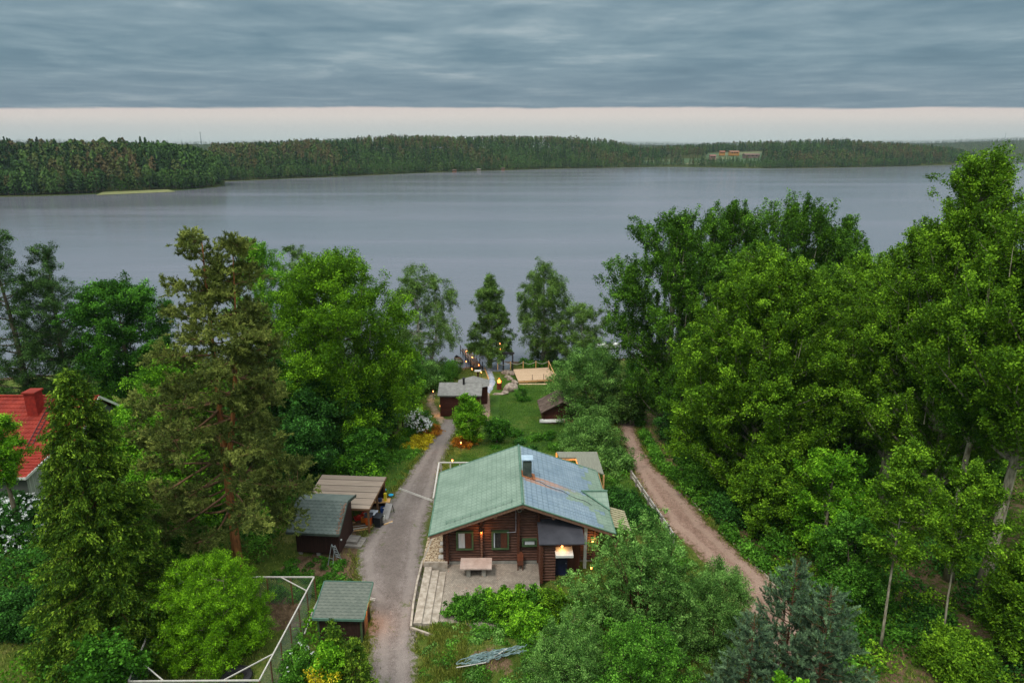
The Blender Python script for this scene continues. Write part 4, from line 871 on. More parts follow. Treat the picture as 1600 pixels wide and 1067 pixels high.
# ---------------- metal tile roof: real courses and ribs
def tile_roof(name, x0, z0, x1, z1, y0, y1, m, parent, course=.36, rib=.2, step=.028, amp=.014):
    n = max(2, int(round(math.hypot(x1 - x0, z1 - z0) / course))); ny = int((y1 - y0) / rib * 4) + 1
    ys = np.linspace(y0, y1, ny); w_ = amp * np.sin(2 * np.pi * ys / rib)
    rows = []
    for i in range(n):
        for f, h in ((0, .0), (.985, step)):
            tt = (i + f) / n; rows.append(np.stack([np.full(ny, x0 + (x1 - x0) * tt), ys, z0 + (z1 - z0) * tt + h + w_], -1))
    rows.append(np.stack([np.full(ny, x1), ys, np.full(ny, z1 - .03) + w_ * 0], -1))
    P = np.array(rows); return grid_mesh(name, P[..., 0], P[..., 1], P[..., 2], m, parent, smooth=False)
def roof_mat(name, blue):
    m = bpy.data.materials.new(name); m.use_nodes = True; t = NT(m.node_tree); b = t.n['Principled BSDF']
    co = t.node('ShaderNodeTexCoord').outputs['Object']; sp_ = t.node('ShaderNodeSeparateXYZ', {0: co}); X, Y = sp_.outputs[0], sp_.outputs[1]
    n = t.noise(co, .9, 5, .6); nf = t.noise(t.scale(co, (.5, 4, 1)), 2, 5, .6)
    green = t.ramp(t.m('ADD', t.m('MULTIPLY', n, .6), t.m('MULTIPLY', nf, .4)), [(.35, srgb(104, 124, 108)), (.65, srgb(130, 148, 132))])
    c = green
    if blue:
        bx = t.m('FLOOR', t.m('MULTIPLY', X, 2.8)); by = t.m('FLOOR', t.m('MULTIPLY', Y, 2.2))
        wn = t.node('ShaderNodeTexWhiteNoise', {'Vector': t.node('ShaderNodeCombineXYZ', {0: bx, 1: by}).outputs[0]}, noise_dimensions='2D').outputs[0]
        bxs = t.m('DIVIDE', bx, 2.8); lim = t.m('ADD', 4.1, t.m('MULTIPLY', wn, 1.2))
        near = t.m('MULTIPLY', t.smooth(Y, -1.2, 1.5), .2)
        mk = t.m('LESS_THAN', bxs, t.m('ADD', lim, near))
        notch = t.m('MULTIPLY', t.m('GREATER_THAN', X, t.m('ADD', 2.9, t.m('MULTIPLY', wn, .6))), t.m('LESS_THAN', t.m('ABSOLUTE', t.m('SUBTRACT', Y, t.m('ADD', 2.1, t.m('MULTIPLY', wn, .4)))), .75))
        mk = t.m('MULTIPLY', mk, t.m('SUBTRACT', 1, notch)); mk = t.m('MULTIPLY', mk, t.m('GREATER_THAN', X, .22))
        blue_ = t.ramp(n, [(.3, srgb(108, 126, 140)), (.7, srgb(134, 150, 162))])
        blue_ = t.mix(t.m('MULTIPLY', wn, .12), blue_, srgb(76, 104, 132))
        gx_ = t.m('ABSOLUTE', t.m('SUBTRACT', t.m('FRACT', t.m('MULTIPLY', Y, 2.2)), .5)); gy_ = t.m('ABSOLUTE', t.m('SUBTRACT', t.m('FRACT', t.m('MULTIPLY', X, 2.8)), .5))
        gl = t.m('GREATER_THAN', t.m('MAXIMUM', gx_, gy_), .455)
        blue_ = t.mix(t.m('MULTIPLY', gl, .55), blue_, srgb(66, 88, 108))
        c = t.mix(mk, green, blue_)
        rn = t.noise(t.scale(co, (.7, 6, 1)), 1.2, 6, .7)
        for yc, wd, x1_, k in ((3.15, .34, 4.6, .85), (2.55, .22, 3.4, .8)):
            dd_ = t.m('ABSOLUTE', t.m('SUBTRACT', Y, t.m('SUBTRACT', yc, t.m('MULTIPLY', X, .07))))
            r_ = t.m('MULTIPLY', t.m('SUBTRACT', 1, t.smooth(dd_, wd * .4, wd * 1.3)), t.m('SUBTRACT', 1, t.smooth(X, x1_ * .35, x1_)))
            r_ = t.m('MULTIPLY', r_, t.m('MULTIPLY', t.smooth(X, .15, .5), t.smooth(rn, .28, .55)))
            c = t.mix(t.m('MULTIPLY', r_, k), c, srgb(176, 118, 76))
    j1 = t.m('LESS_THAN', t.m('FRACT', t.m('MULTIPLY', Y, 2.5)), .11); j2 = t.m('LESS_THAN', t.m('FRACT', t.m('MULTIPLY', t.m('ABSOLUTE', t.m('SUBTRACT', X, .06)), 3.0)), .16)
    c = t.mix(t.m('MULTIPLY', t.m('MAXIMUM', t.m('MULTIPLY', j1, .34), t.m('MULTIPLY', j2, .2)), 1.0), c, srgb(60, 84, 80))
    t.l.new(c, b.inputs['Base Color']); b.inputs['Roughness'].default_value = .5; b.inputs['Specular IOR Level'].default_value = .35
    return m
# ------------------------------------------------------------------ the log house
SL = 2.2 / 6.0
house = thing('log_house', 'brown log house with a green tile roof, half of it faded blue, in the middle', 'house', (.6, 40, 5), R(1.2))
RZ, RX, HW = 5.0, .06, 6.0
def under(x): return RZ - .2 - SL * abs(x - RX)
def log_wall(name, axis, c0, a0, a1, z0, ztopf, outer, parent=house, rad=.1, mat_=None):
    """axis 'x': wall along x at y=c0, outer = -1/+1 side; ztopf(a): roof underside"""
    P = MB(); z = z0 + rad; st = .205
    while True:
        if axis == 'x':
            xs = np.linspace(a0, a1, 140); ok = xs[[ztopf(x) > z + rad for x in xs]]
            if len(ok) < 2: break
            b0, b1 = ok[0], ok[-1]
        else:
            if z + rad > ztopf(0): break
            b0, b1 = a0, a1
        if b1 - b0 < .3: break
        P.tube([(b0, c0, z), (b1, c0, z)] if axis == 'x' else [(c0, b0, z), (c0, b1, z)], rad, 12)
        z += st
    return P.build(name, mat_ or M_log, parent, smooth=False)
log_wall('wall', 'x', .1, -5.2, 5.2, .12, under, -1)
log_wall('wall', 'y', -4.9, -.15, 7.3, .12, lambda a: under(-4.9), -1)
log_wall('wall', 'y', 4.9, -.15, 7.3, .12, lambda a: under(4.9), 1)
log_wall('wall', 'x', 7.1, -5.2, 5.2, .12, under, 1)
MB().box(-5.0, 5.0, .04, 7.2, -.7, .12).build('foundation', M_found, house)
for x_ in (-4.9, -2.62, -.17, 1.15):      # cross-corner log ends
    P = MB(); z = .22; top_ = min(under(x_) - .05, 4.4)
    while z < top_: P.tube([(x_, -.3 if x_ != 1.15 else -.28, z), (x_, .1, z)], .1, 8); z += .19
    P.build('corner_post', M_logend, house)
P = MB(); z = .3
while z < 2.65: P.tube([(-2.62, -.318, z), (-2.62, -.30, z)], .07, 8); z += .19
P.build('log_ends', M_fascia, house)
# roof
left = tile_roof('roof', RX, RZ, RX - HW, RZ - 2.2, -1.1, 7.7, roof_mat('roof_green', False), house)
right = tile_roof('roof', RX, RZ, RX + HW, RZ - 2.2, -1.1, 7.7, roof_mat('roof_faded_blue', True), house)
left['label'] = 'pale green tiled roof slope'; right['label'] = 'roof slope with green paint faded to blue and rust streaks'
P = MB()
for s in (-1, 1):
    P.slab([(RX, -1.06, RZ - .03), (RX, 7.66, RZ - .03), (RX + s * (HW - .03), 7.66, RZ - 2.23), (RX + s * (HW - .03), -1.06, RZ - 2.23)][::s or 1], .08)
P.build('soffit', M_fascia, house)
for s in (-1, 1):
    MB().bar((RX, -1.1, RZ - .13), (RX + s * HW, -1.1, RZ - 2.33), .05, .2).build('verge_board', M_fascia, house)
    MB().bar((RX, 7.7, RZ - .13), (RX + s * HW, 7.7, RZ - 2.33), .05, .2).build('verge_board', M_fascia, house)
M_trimg = pbr('roof_trim', srgb(78, 110, 94), srgb(96, 128, 108), rough=.4)
P = MB(); P.tube([(RX, -1.14, RZ + .04), (RX, 7.74, RZ + .04)], .075, 8)
for s in (-1, 1):
    P.bar((RX, -1.12, RZ + .02), (RX + s * HW, -1.12, RZ - 2.18), .09, .05); P.bar((RX, 7.72, RZ + .02), (RX + s * HW, 7.72, RZ - 2.18), .09, .05)
P.build('ridge_cap', M_trimg, house)
for s in (-1, 1): MB().tube([(RX + s * (HW + .05), -1.1, RZ - 2.26), (RX + s * (HW + .05), 7.7, RZ - 2.28)], .06, 8).build('gutter', M_trimg, house)
P = MB()                               # snow rail near the front of the left slope
for k in range(2): P.tube([(RX - .6, -.45 + .12 * k, RZ - .22 + .16), (RX - 5.0, -.45 + .12 * k, RZ - 1.83 + .16)], .014, 4)
for k in range(9): P.bar((RX - .7 - k * .53, -.45, RZ - .26 - k * .194), (RX - .7 - k * .53, -.3, RZ - .08 - k * .194), .03)
P.build('snow_rail', M_trimg, house)
for x_ in (RX - 1.75, RX, RX + 2.0): MB().tube([(x_, -1.0, under(x_) - .16), (x_, .1, under(x_) - .16)], .12, 8).build('purlin', M_fascia, house)
# chimney
P = MB(); cx_, cy_ = .52, 3.15; P.box(cx_ - .3, cx_ + .3, cy_ - .3, cy_ + .3, 4.5, 6.02)
ch = P.build('chimney', pbr('chimney_sheet', srgb(58, 68, 62), srgb(88, 96, 86), nscale=3, rough=.55, metal=.2), house)
P = MB(); P.box(cx_ - .4, cx_ + .4, cy_ - .4, cy_ + .4, 6.14, 6.2)
for sx in (-1, 1):
    for sy in (-1, 1): P.box(cx_ + sx * .27 - .02, cx_ + sx * .27 + .02, cy_ + sy * .27 - .02, cy_ + sy * .27 + .02, 6.02, 6.14)
P.build('chimney_cap', pbr('cap_sheet', srgb(150, 170, 186), srgb(170, 188, 200), rough=.4), ch)
P = MB(); zr = RZ - SL * (cx_ - RX)
P.slab([(cx_ - .5, cy_ - .45, zr + .24), (cx_ + .55, cy_ - .45, zr - .13), (cx_ + .55, cy_ + .45, zr - .13), (cx_ - .5, cy_ + .45, zr + .24)], .06)
P.build('chimney_flashing', pbr('rusty_sheet', srgb(130, 76, 44), srgb(170, 110, 72), nscale=5, rough=.8), ch)
P = MB(); pts = [(cx_ + .3, cy_ - .3, zr + .2)]
for k in range(9): x_ = cx_ + .4 + k * .5; pts.append((x_, cy_ - .5 - .9 * (k / 8) ** 1.4 + .12 * math.sin(k * 2.), RZ - SL * (x_ - RX) + .06))
P.tube(pts, .014, 5); P.build('cable', M_dark, house)
# small cross gable over the side entrance
def PR(u, v):
    r = ray(u, v); k_ = SL; t_ = (10.0 - k_ * (0 - .66) - CAMZ) / (r.z + k_ * r.x); p = Vector((0, 0, CAMZ)) + r * t_
    q_ = p - Vector((.6, 40, 5)); a = -R(1.2); return (q_.x * math.cos(a) - q_.y * math.sin(a), q_.x * math.sin(a) + q_.y * math.cos(a), q_.z)
A_, C_ = PR(910, 768), PR(951, 797)
yA = A_[1]; yC = C_[1]; xo = RX + HW + .12; zA = A_[2] + .06; zC = RZ - 2.2 + .03
P = MB()
for s in (1, -1):
    yy = yA + s * (yC - yA); P.slab([(A_[0], yA, zA), (xo, yA, zA - .02), (xo, yy, zC)] if s == 1 else [(A_[0], yA, zA), (xo, yy, zC), (xo, yA, zA - .02)], .05)
dm = P.build('dormer_roof', roof_mat('dormer_green', False), house)
P = MB(); P.tube([(A_[0] - .1, yA, zA + .03), (xo + .04, yA, zA + .02)], .06, 6); P.bar((A_[0], yA, zA + .02), (xo, yC, zC + .02), .12, .05); P.build('dormer_trim', M_trimg, dm)
# side porch roof of slats
P = MB()
for k in range(9): P.bar((6.15, .3 + k * .3, 2.55), (7.35, .15 + k * .3, 2.25), .2, .03)
pr = P.build('porch_roof', pbr('porch_slats', srgb(140, 132, 104), srgb(168, 160, 130)), house)
for y_ in (.3, 2.6): MB().box(7.15, 7.25, y_, y_ + .1, -.1, 2.25).build('post', M_postbrown, pr)
# windows
def window(x0, x1, z0, z1, curtain=None, cols=2):
    y = -.2; P = MB(); f = .11
    for (a, b_, c_, d_) in ((x0, x1, z1 - f, z1), (x0, x1, z0, z0 + f), (x0, x0 + f, z0 + f, z1 - f), (x1 - f, x1, z0 + f, z1 - f)): P.box(a, b_, y, .1, c_, d_)
    wdw = P.build('window', M_green, house)
    MB().box(x0 + f + .002, x1 - f - .002, y + .07, .08, z0 + f + .002, z1 - f - .002).build('pane', M_glass, wdw)
    if curtain:
        a, b_ = x0 + f + (x1 - x0 - 2 * f) * curtain[0], x0 + f + (x1 - x0 - 2 * f) * curtain[1]
        MB().box(a, b_, y + .05, y + .066, z0 + f + .03, z1 - f - .03).build('curtain', M_curtain if curtain[2] else M_logend, wdw)
    if cols == 2:
        xm = (x0 + x1) / 2; MB().box(xm + .03, x1 - f - .02, y + .045, y + .068, z0 + f + .01, z1 - f - .01).build('shutter', M_logend, wdw)
    return wdw
window(-4.30, -3.16, 1.12, 2.5, (.05, .5, True)); window(-1.96, -.80, 1.12, 2.5, (.04, .12, True)); window(.06, 1.08, 1.32, 1.86, (.1, .9, True), 1)
# wall lamp that lights the log ends, downpipe, horn
P = MB(); P.tube([(-2.62, -.4, 2.72), (-2.62, -.4, 2.6)], [.05, .07], 8); P.bar((-2.62, -.4, 2.7), (-2.62, -.25, 2.78), .03)
wl = P.build('wall_lamp', M_dark, house); MB().tube([(-2.62, -.4, 2.6), (-2.62, -.4, 2.55)], .045, 8).build('bulb', M_lit, wl); lamp_light(wl, (-2.62, -.5, 2.5), 26, (1, .36, .08))
P = MB(); P.tube([(-.35, -.2, 4.0), (-.35, -.2, 2.45)], .02, 6); P.tube([(-.35, -.2, 2.45), (-.95, -.2, 2.42)], .02, 6); P.build('cable', pbr('pale_cable', srgb(150, 150, 160)), house)
P = MB()
for k in range(16):
    a0, a1 = k * math.pi / 8, (k + 1) * math.pi / 8
    P.bar((-.12 + .13 * math.cos(a0), -.42, 4.18 + .13 * math.sin(a0)), (-.12 + .13 * math.cos(a1), -.42, 4.18 + .13 * math.sin(a1)), .05)
P.bar((-.12, -.42, 4.3), (-.12, -.1, 4.4), .04); P.build('wall_horn', pbr('horn', srgb(130, 122, 110)), house)
# front annex with its own felt roof, door bay, canopy and lamp
log_wall('annex_wall', 'x', -1.9, 1.15, 2.14, -.1, lambda x: 2.86, -1); log_wall('annex_wall', 'y', 1.25, -2.1, .0, -.1, lambda a: 2.75, -1)
P = MB(); z = .0
while z < 2.7: P.tube([(1.25, -2.2, z), (1.25, -1.9, z)], .1, 8); z += .19
P.build('corner_post', M_logend, house)
P = MB(); P.box(2.14, 3.75, -1.45, -1.37, -.1, 2.8); P.box(3.68, 3.78, -1.36, .0, -.1, 2.8); P.build('annex_wall', M_brown, house)
P = MB(); P.box(2.17, 2.95, -1.52, -1.46, -.08, 1.98); dr = P.build('door', M_bluedoor, house)
MB().tube([(2.86, -1.58, .95), (2.86, -1.52, .95)], .03, 6).build('handle', M_alu, dr)
MB().slab([(1.05, .0, 3.28), (1.05, -2.3, 2.84), (3.95, -2.3, 2.84), (3.95, .0, 3.28)], .07).build('annex_roof', M_felt, house)
MB().box(2.12, 3.2, -2.5, -1.46, 2.06, 2.12).build('door_canopy', M_white, house)
P = MB(); P.box(2.1, 2.13, -2.5, -1.46, 2.0, 2.16); P.box(3.19, 3.22, -2.5, -1.46, 2.0, 2.16); P.box(2.1, 3.22, -2.53, -2.5, 2.0, 2.16); P.build('canopy_rim', M_white, house)
P = MB(); P.box(2.5, 2.66, -1.6, -1.46, 2.3, 2.36); wl = P.build('wall_lamp', M_dark, house); MB().rock((2.58, -1.62, 2.24), .07, random.Random(1), (1, 1, 1.1)).build('bulb', M_lit, wl); lamp_light(wl, (2.58, -1.9, 2.4), 14, (1, .5, .16))
MB().box(4.1, 4.3, -.75, -.6, -.1, 3.3).build('porch_post', M_white, house)
P = MB(); P.tube([(4.75, -.2, 1.85), (4.75, -.2, 1.65)], .07, 8); wl = P.build('wall_lamp', M_lit, house); lamp_light(wl, (4.75, -.5, 1.75), 34)
# rail round the terrace behind the house
a, b_, c_ = PZ(733, 722, 6.2), PZ(686, 722, 6.2), PZ(677, 778, 6.2)
rt = thing('terrace_railing', 'pale wooden railing along the driveway, at the back left corner of the log house', 'railing', (b_.x, b_.y, 5))
P = MB(); o_ = Vector((b_.x, b_.y, 5)); P.bar(a - o_, b_ - o_, .12, .08); P.bar(b_ - o_, c_ - o_, .12, .08); P.build('handrail', M_pale, rt)
for p, q_ in ((a, b_), (b_, c_)):
    for k in range(4):
        if k == 0 and p == b_: continue
        w_ = (p + (q_ - p) * k / 3.2) - o_; MB().box(w_.x - .05, w_.x + .05, w_.y - .05, w_.y + .05, 0, w_.z - .05).build('post', M_pale, rt)
# ------------------------------------------------------------------ the paved yard
def paver(name, c1, c2, mort, sc_=4):
    m = bpy.data.materials.new(name); m.use_nodes = True; t = NT(m.node_tree); b = t.n['Principled BSDF']
    co = t.node('ShaderNodeTexCoord').outputs['Object']
    br = t.node('ShaderNodeTexBrick', {'Vector': co, 'Color1': c1, 'Color2': c2, 'Mortar': mort, 'Scale': sc_, 'Mortar Size': .03, 'Bias': 0.0, 'Row Height': .5})
    n = t.noise(co, 1.1, 6, .65); c = t.mix(.6, br.outputs['Color'], t.ramp(n, [(.3, (.25, .22, .2, 1)), (.7, (.72, .7, .66, 1))]), 'OVERLAY')
    t.l.new(c, b.inputs['Base Color']); b.inputs['Roughness'].default_value = .85
    bn = t.node('ShaderNodeBump', {'Strength': .4, 'Distance': .02, 'Height': br.outputs['Fac'], }); bn.invert = True; t.l.new(bn.outputs[0], b.inputs['Normal'])
    return m
M_paver = paver('yard_pavers', srgb(138, 128, 118), srgb(160, 150, 138), srgb(104, 98, 90))
tag(MB().box(-4.35, 1.78, 33.6, 40.0, 4.5, 4.9).build('patio_paving', M_paver), kind='structure')
steps = thing('garden_steps', 'long low concrete steps with kerbs left of the paved yard', 'steps', (-5.0, 37, 4.5))
P = MB(); P.box(-.75, -.28, -3.3, 2.2, 0, .72); P.build('step', M_conc, steps); P = MB(); P.box(-.28, .2, -3.2, 2.0, 0, .60); P.build('step', M_conc, steps); P = MB(); P.box(.2, .66, -3.1, 2.0, 0, .49); P.build('step', M_conc, steps)
P = MB()
kp = [(-.85, -3.6), (-1.0, -1.5), (-1.05, .6), (-1.0, 2.6), (-.75, 4.6), (-.6, 6.4)]
for k in range(len(kp) - 1): P.bar((kp[k][0], kp[k][1], .55), (kp[k + 1][0], kp[k + 1][1], .55), .12, .4)
P.bar((-.85, -3.6, .5), (.6, -4.3, .5), .12, .35); P.build('kerb', M_conc, steps)
P = MB(); P.box(-.85, .72, 2.4, 2.52, .1, .92); P.build('retaining_board', M_conc, steps)
P = MB(); P.box(-.98, .5, 2.52, 6.2, .1, .74); rv = random.Random(3)
P.build('pebble_bed', pbr('pebbles', srgb(116, 92, 66), srgb(196, 176, 148), nscale=9, detail=3, rough=.85, bump=1, bscale=14, lo=.4, hi=.58), steps)
P = MB()
for k in range(90): P.rock((rv.uniform(-.9, .3), rv.uniform(2.6, 6.1), .77), rv.uniform(.05, .1), rv, (1, .8, .5)) if k < 60 else None
tag(P.build('pebbles', pbr('pebble', srgb(150, 126, 96), srgb(214, 196, 170), nscale=6, detail=2), steps), kind='stuff')
P = MB()
for k in range(3): P.box(.05 - .0 * k, .62, 3.0 + k * .55, 3.4 + k * .55, .76 + k * .16, .84 + k * .16)
P.build('wooden_tread', M_pale, steps)
tb = thing('garden_table', 'heavy stone-topped table on two block legs in front of the log wall', 'table', (-2.35, 38.95, 4.9), R(.5))
MB().box(-1.03, 1.03, -.62, .58, .68, .78).build('tabletop', pbr('table_stone', srgb(168, 148, 138), srgb(192, 174, 164), nscale=2, rough=.7), tb)
for s in (-1, 1): MB().box(s * .5 - .13, s * .5 + .13, -.42, .4, 0, .68).build('leg', M_found, tb)
cr_ = thing('carved_chair', 'small brown carved wooden chair standing against the log wall', 'chair', (.55, 39.45, 4.9))
P = MB(); P.box(-.2, .2, -.22, .2, .38, .46); P.build('seat', M_logend, cr_)
P = MB(); pts = [(-.2, .2, .46), (.2, .2, .46), (.21, .24, .9)] + [(.21 * math.cos(k * math.pi / 8), .25, .9 + .2 * math.sin(k * math.pi / 8)) for k in range(1, 8)] + [(-.21, .24, .9)]
n_ = len(pts); P.add(pts + [(p[0], p[1] + .05, p[2]) for p in pts], [tuple(range(n_)), tuple(range(2 * n_ - 1, n_ - 1, -1))] + [(i, i + n_, (i + 1) % n_ + n_, (i + 1) % n_) for i in range(n_)]); P.build('backrest', wood_mat('carved_wood', srgb(96, 50, 34), srgb(128, 74, 50)), cr_)
for sx in (-1, 1):
    for sy in (-1, 1): MB().box(sx * .16 - .03, sx * .16 + .03, sy * .16 - .03, sy * .16 + .03, 0, .38).build('leg', M_logend, cr_)
# ------------------------------------------------------------------ L-shaped canopy behind the house
g0 = PZ(869.6, 705, 7.3); g1 = PZ(932.5, 705, 7.3); g2 = PZ(943.6, 740, 7.0); g3 = PZ(905, 727, 7.1); g4 = PZ(900, 714, 7.2); g5 = PZ(874, 714, 7.2)
gz = thing('open_canopy', 'grey L-shaped open canopy with a lamp under it, behind the log house', 'canopy', (g3.x, g3.y, 5))
o_ = Vector((g3.x, g3.y, 5)); P = MB(); P.slab([tuple(p - o_) for p in (g5, g4, g3, g2, g1, g0)], .09)
P.build('roof', pbr('canopy_roof', srgb(112, 112, 100), srgb(134, 134, 120), nscale=4, stretch=(8, .4, 1), rough=.8), gz)
for p in (g0, g1, g2, g3, g5):
    q_ = p - o_; MB().box(q_.x - .06, q_.x + .06, q_.y - .06, q_.y + .06, 0, q_.z - .1).build('post', M_newwood2, gz)
P = MB(); P.bar(tuple(g3 - o_ - Vector((0, 0, .18))), tuple(g4 - o_ - Vector((0, 0, .18))), .1, .14); P.bar(tuple(g4 - o_ - Vector((0, 0, .18))), tuple(g5 - o_ - Vector((0, 0, .18))), .1, .14); P.build('beam', M_newwood2, gz)
P = MB(); P.box(-2.2, 2.0, -.4, 2.8, -.1, .06); P.build('floor', M_newwood2, gz)
P = MB(); P.rock((-1.0, 1.2, 1.75), .09, random.Random(2), (1, 1, 1)); gl = P.build('hanging_lamp', M_lit, gz); lamp_light(gl, (-1.0, 1.2, 1.6), 150, (1, .42, .1)); MB().tube([(-1, 1.2, 1.8), (-1, 1.2, 2.15)], .01, 4).build('cord', M_dark, gl)
# ------------------------------------------------------------------ sheds
def mono_shed(name, label, cat, x0, x1, y0, y1, zf, zb, zg_, rz, wallm, roofm, edgem, over=.22, ftm=None, group=None, trim=None):
    """mono-pitch shed: front eave at y0 (height zf), back at y1 (height zb), world coords of the roof corners"""
    cx, cy = (x0 + x1) / 2, (y0 + y1) / 2
    o = thing(name, label, cat, (cx, cy, zg_), rz, group); a, b_, c_, d_ = x0 - cx, x1 - cx, y0 - cy, y1 - cy; F, B = zf - zg_, zb - zg_
    w0, w1, v0, v1 = a + over, b_ - over, c_ + over, d_ - over
    hz = lambda y: F + (B - F) * (y - c_) / (d_ - c_) - .1
    P = MB(); P.add([(w0, v0, 0), (w1, v0, 0), (w1, v1, 0), (w0, v1, 0), (w0, v0, hz(v0)), (w1, v0, hz(v0)), (w1, v1, hz(v1)), (w0, v1, hz(v1))], [(0, 3, 2, 1), (4, 5, 6, 7), (0, 1, 5, 4), (1, 2, 6, 5), (2, 3, 7, 6), (3, 0, 4, 7)])
    P.build('wall', wallm, o)
    MB().slab([(a, c_, F), (b_, c_, F), (b_, d_, B), (a, d_, B)], .06).build('roof', roofm, o)
    P = MB(); P.bar((a, c_ - .02, F - .04), (b_, c_ - .02, F - .04), .05, .14); P.bar((a, d_ + .02, B - .04), (b_, d_ + .02, B - .04), .05, .14)
    P.bar((a - .02, c_, F - .035), (a - .02, d_, B - .035), .05, .14); P.bar((b_ + .02, c_, F - .035), (b_ + .02, d_, B - .035), .05, .14); P.build('roof_edge', edgem, o)
    if trim:
        P = MB()
        for X in (w0, w1): P.box(X - .05, X + .05, v0 - .03, v0 + .06, 0, hz(v0) - .02)
        P.box(w1 - .03, w1 + .03, v1 - .08, v1 + .03, 0, hz(v1) - .1); P.build('corner_board', trim, o)
    return o
hut = mono_shed('small_hut', 'small brown hut with a green-edged shingle roof at the left verge of the driveway', 'shed', -11.05, -8.2, 32.15, 34.6, 6.7, 7.35, 5.0, R(-2), M_brown, M_shg, pbr('hut_edge', srgb(70, 102, 88), srgb(86, 118, 102)), trim=M_green)
MB().box(1.22, 1.26, -.5, .2, .1, 1.75).build('door', M_postbrown, hut); P = MB(); P.box(1.22, 1.34, .45, .55, 1.62, 1.72); wl = P.build('wall_lamp', M_lit, hut); lamp_light(wl, (1.6, .5, 1.3), 60, (1, .42, .1))
# larger store with an uneven gable
sb = thing('store_shed', 'dark brown store shed with worn grey shingles, a stepladder leaning at its corner', 'shed', (-13.1, 41.9, 5.0), R(-5))
P = MB(); prof_ = [(-1.15, 0.25), (1.75, .25), (1.75, 2.9), (.45, 3.1), (-1.15, 2.15)]
V = [(sx * 1.5, y_, z_) for sx in (-1, 1) for y_, z_ in prof_]; n_ = 5
P.add(V, [tuple(range(n_ - 1, -1, -1)), tuple(range(n_, 2 * n_))] + [(i, (i + 1) % n_, (i + 1) % n_ + n_, i + n_) for i in range(n_)]); P.build('wall', M_brown, sb)
MB().slab([(-1.95, -1.6, 2.0), (1.72, -1.6, 2.0), (1.72, .5, 3.32), (-1.95, .5, 3.32)], .07).build('roof', M_shg2, sb)
MB().slab([(-1.95, .5, 3.33), (1.72, .5, 3.33), (1.8, 1.9, 3.05), (-1.95, 1.9, 3.05)], .07).build('roof', pbr('roof_felt', srgb(92, 102, 96), srgb(108, 116, 110), nscale=2), sb)
P = MB(); P.bar((-1.95, -1.62, 1.96), (1.74, -1.62, 1.96), .05, .16); P.bar((1.74, -1.6, 1.97), (1.74, .5, 3.29), .05, .16); P.bar((1.76, .5, 3.29), (1.84, 1.92, 3.0), .05, .2); P.build('roof_edge', pbr('edge_dark', srgb(58, 66, 60), srgb(76, 84, 76)), sb)
for x_, y_ in ((-1.3, -.95), (-.05, -.95), (1.3, -.95), (1.3, 1.5), (-1.3, 1.5)): MB().box(x_ - .13, x_ + .13, y_ - .13, y_ + .13, -.1, .25).build('footing_block', M_found, sb)
rl2 = random.Random(8); P = MB()
for k in range(150):
    f = rl2.random(); x_ = 1.66 - abs(rl2.gauss(0, .12)); y_ = -1.55 + 1.9 * f; z_ = 2.0 + 1.32 * (y_ + 1.6) / 2.1; P.bar((x_, y_, z_ + .015), (x_ + rl2.uniform(-.07, .07), y_ + rl2.uniform(-.07, .07), z_ + .03), .03, .01)
tag(P.build('fallen_leaves', pbr('dry_leaves', srgb(132, 78, 50), srgb(170, 112, 76), nscale=8), sb), kind='stuff')
MB().tube([(1.53, -.9, 1.2), (1.62, -.9, 1.18)], .06, 8).build('outdoor_lamp', M_white, sb)
cpt = thing('carport', 'open shelter with a flat brown board roof behind the worn-shingle store shed', 'carport', (-12.3, 45.5, 5.0), R(-3))
c0, c1, c2, c3 = [(-2.45, 2.1, 2.55), (2.55, 2.1, 2.5), (2.25, -2.0, 2.1), (-2.6, -2.0, 2.15)]
M_cpr = wood_mat('brown_roof_boards', srgb(142, 124, 110), srgb(164, 146, 130), (.3, 3, 1), 3, plank=1.3, paxis='Y')
MB().slab([c3, c2, c1, c0], .05).build('roof', M_cpr, cpt)
P = MB(); P.bar((2.25, -2.0, 2.0), (2.55, 2.1, 2.4), .06, .14); P.bar((-2.6, -1.98, 2.02), (2.25, -1.98, 2.0), .06, .14); P.build('beam', M_postbrown, cpt)
for x_, y_ in ((2.1, -1.8), (2.3, 0), (2.4, 1.95), (-2.4, 1.95), (-2.4, -1.8)): MB().box(x_ - .06, x_ + .06, y_ - .06, y_ + .06, 0, 2.0 + .1 * (y_ + 2)).build('post', M_postbrown, cpt)
MB().box(-2.4, 2.3, 2.0, 2.05, 0, 2.2).build('back_wall', M_brown, cpt)
# things under and beside the shelter
def simple(name, label, cat, loc, rz, parts, group=None):
    o = thing(name, label, cat, loc, rz, group)
    for pn, mb, m in parts: mb.build(pn, m, o)
    return o
C_ = lambda *c: pbr('paint_%d_%d_%d' % c, srgb(*c), srgb(*[min(255, int(k * 1.15)) for k in c]), rough=.5)
def at_g(u, v): p = G(u, v); return (p.x, p.y, p.z)
ld = thing('stepladder', 'aluminium stepladder opened at the front corner of the worn-shingle shed', 'ladder', at_g(523, 878), R(-25))
P = MB()
for s in (-1, 1): P.bar((s * .2, .45, 0), (s * .13, 0, 1.35), .035, .05)
for k in range(5): f = (k + .7) / 5.4; P.bar((-.2 + .07 * f, .45 - .45 * f, 1.35 * f), (.2 - .07 * f, .45 - .45 * f, 1.35 * f), .07, .03)
P.build('step_frame', M_alu, ld); P = MB()
for s in (-1, 1): P.bar((s * .2, -.45, 0), (s * .13, -.03, 1.32), .03)
P.bar((-.18, -.3, .5), (.18, -.3, .5), .025); P.build('rear_frame', M_alu, ld)
p = at_g(553, 848)
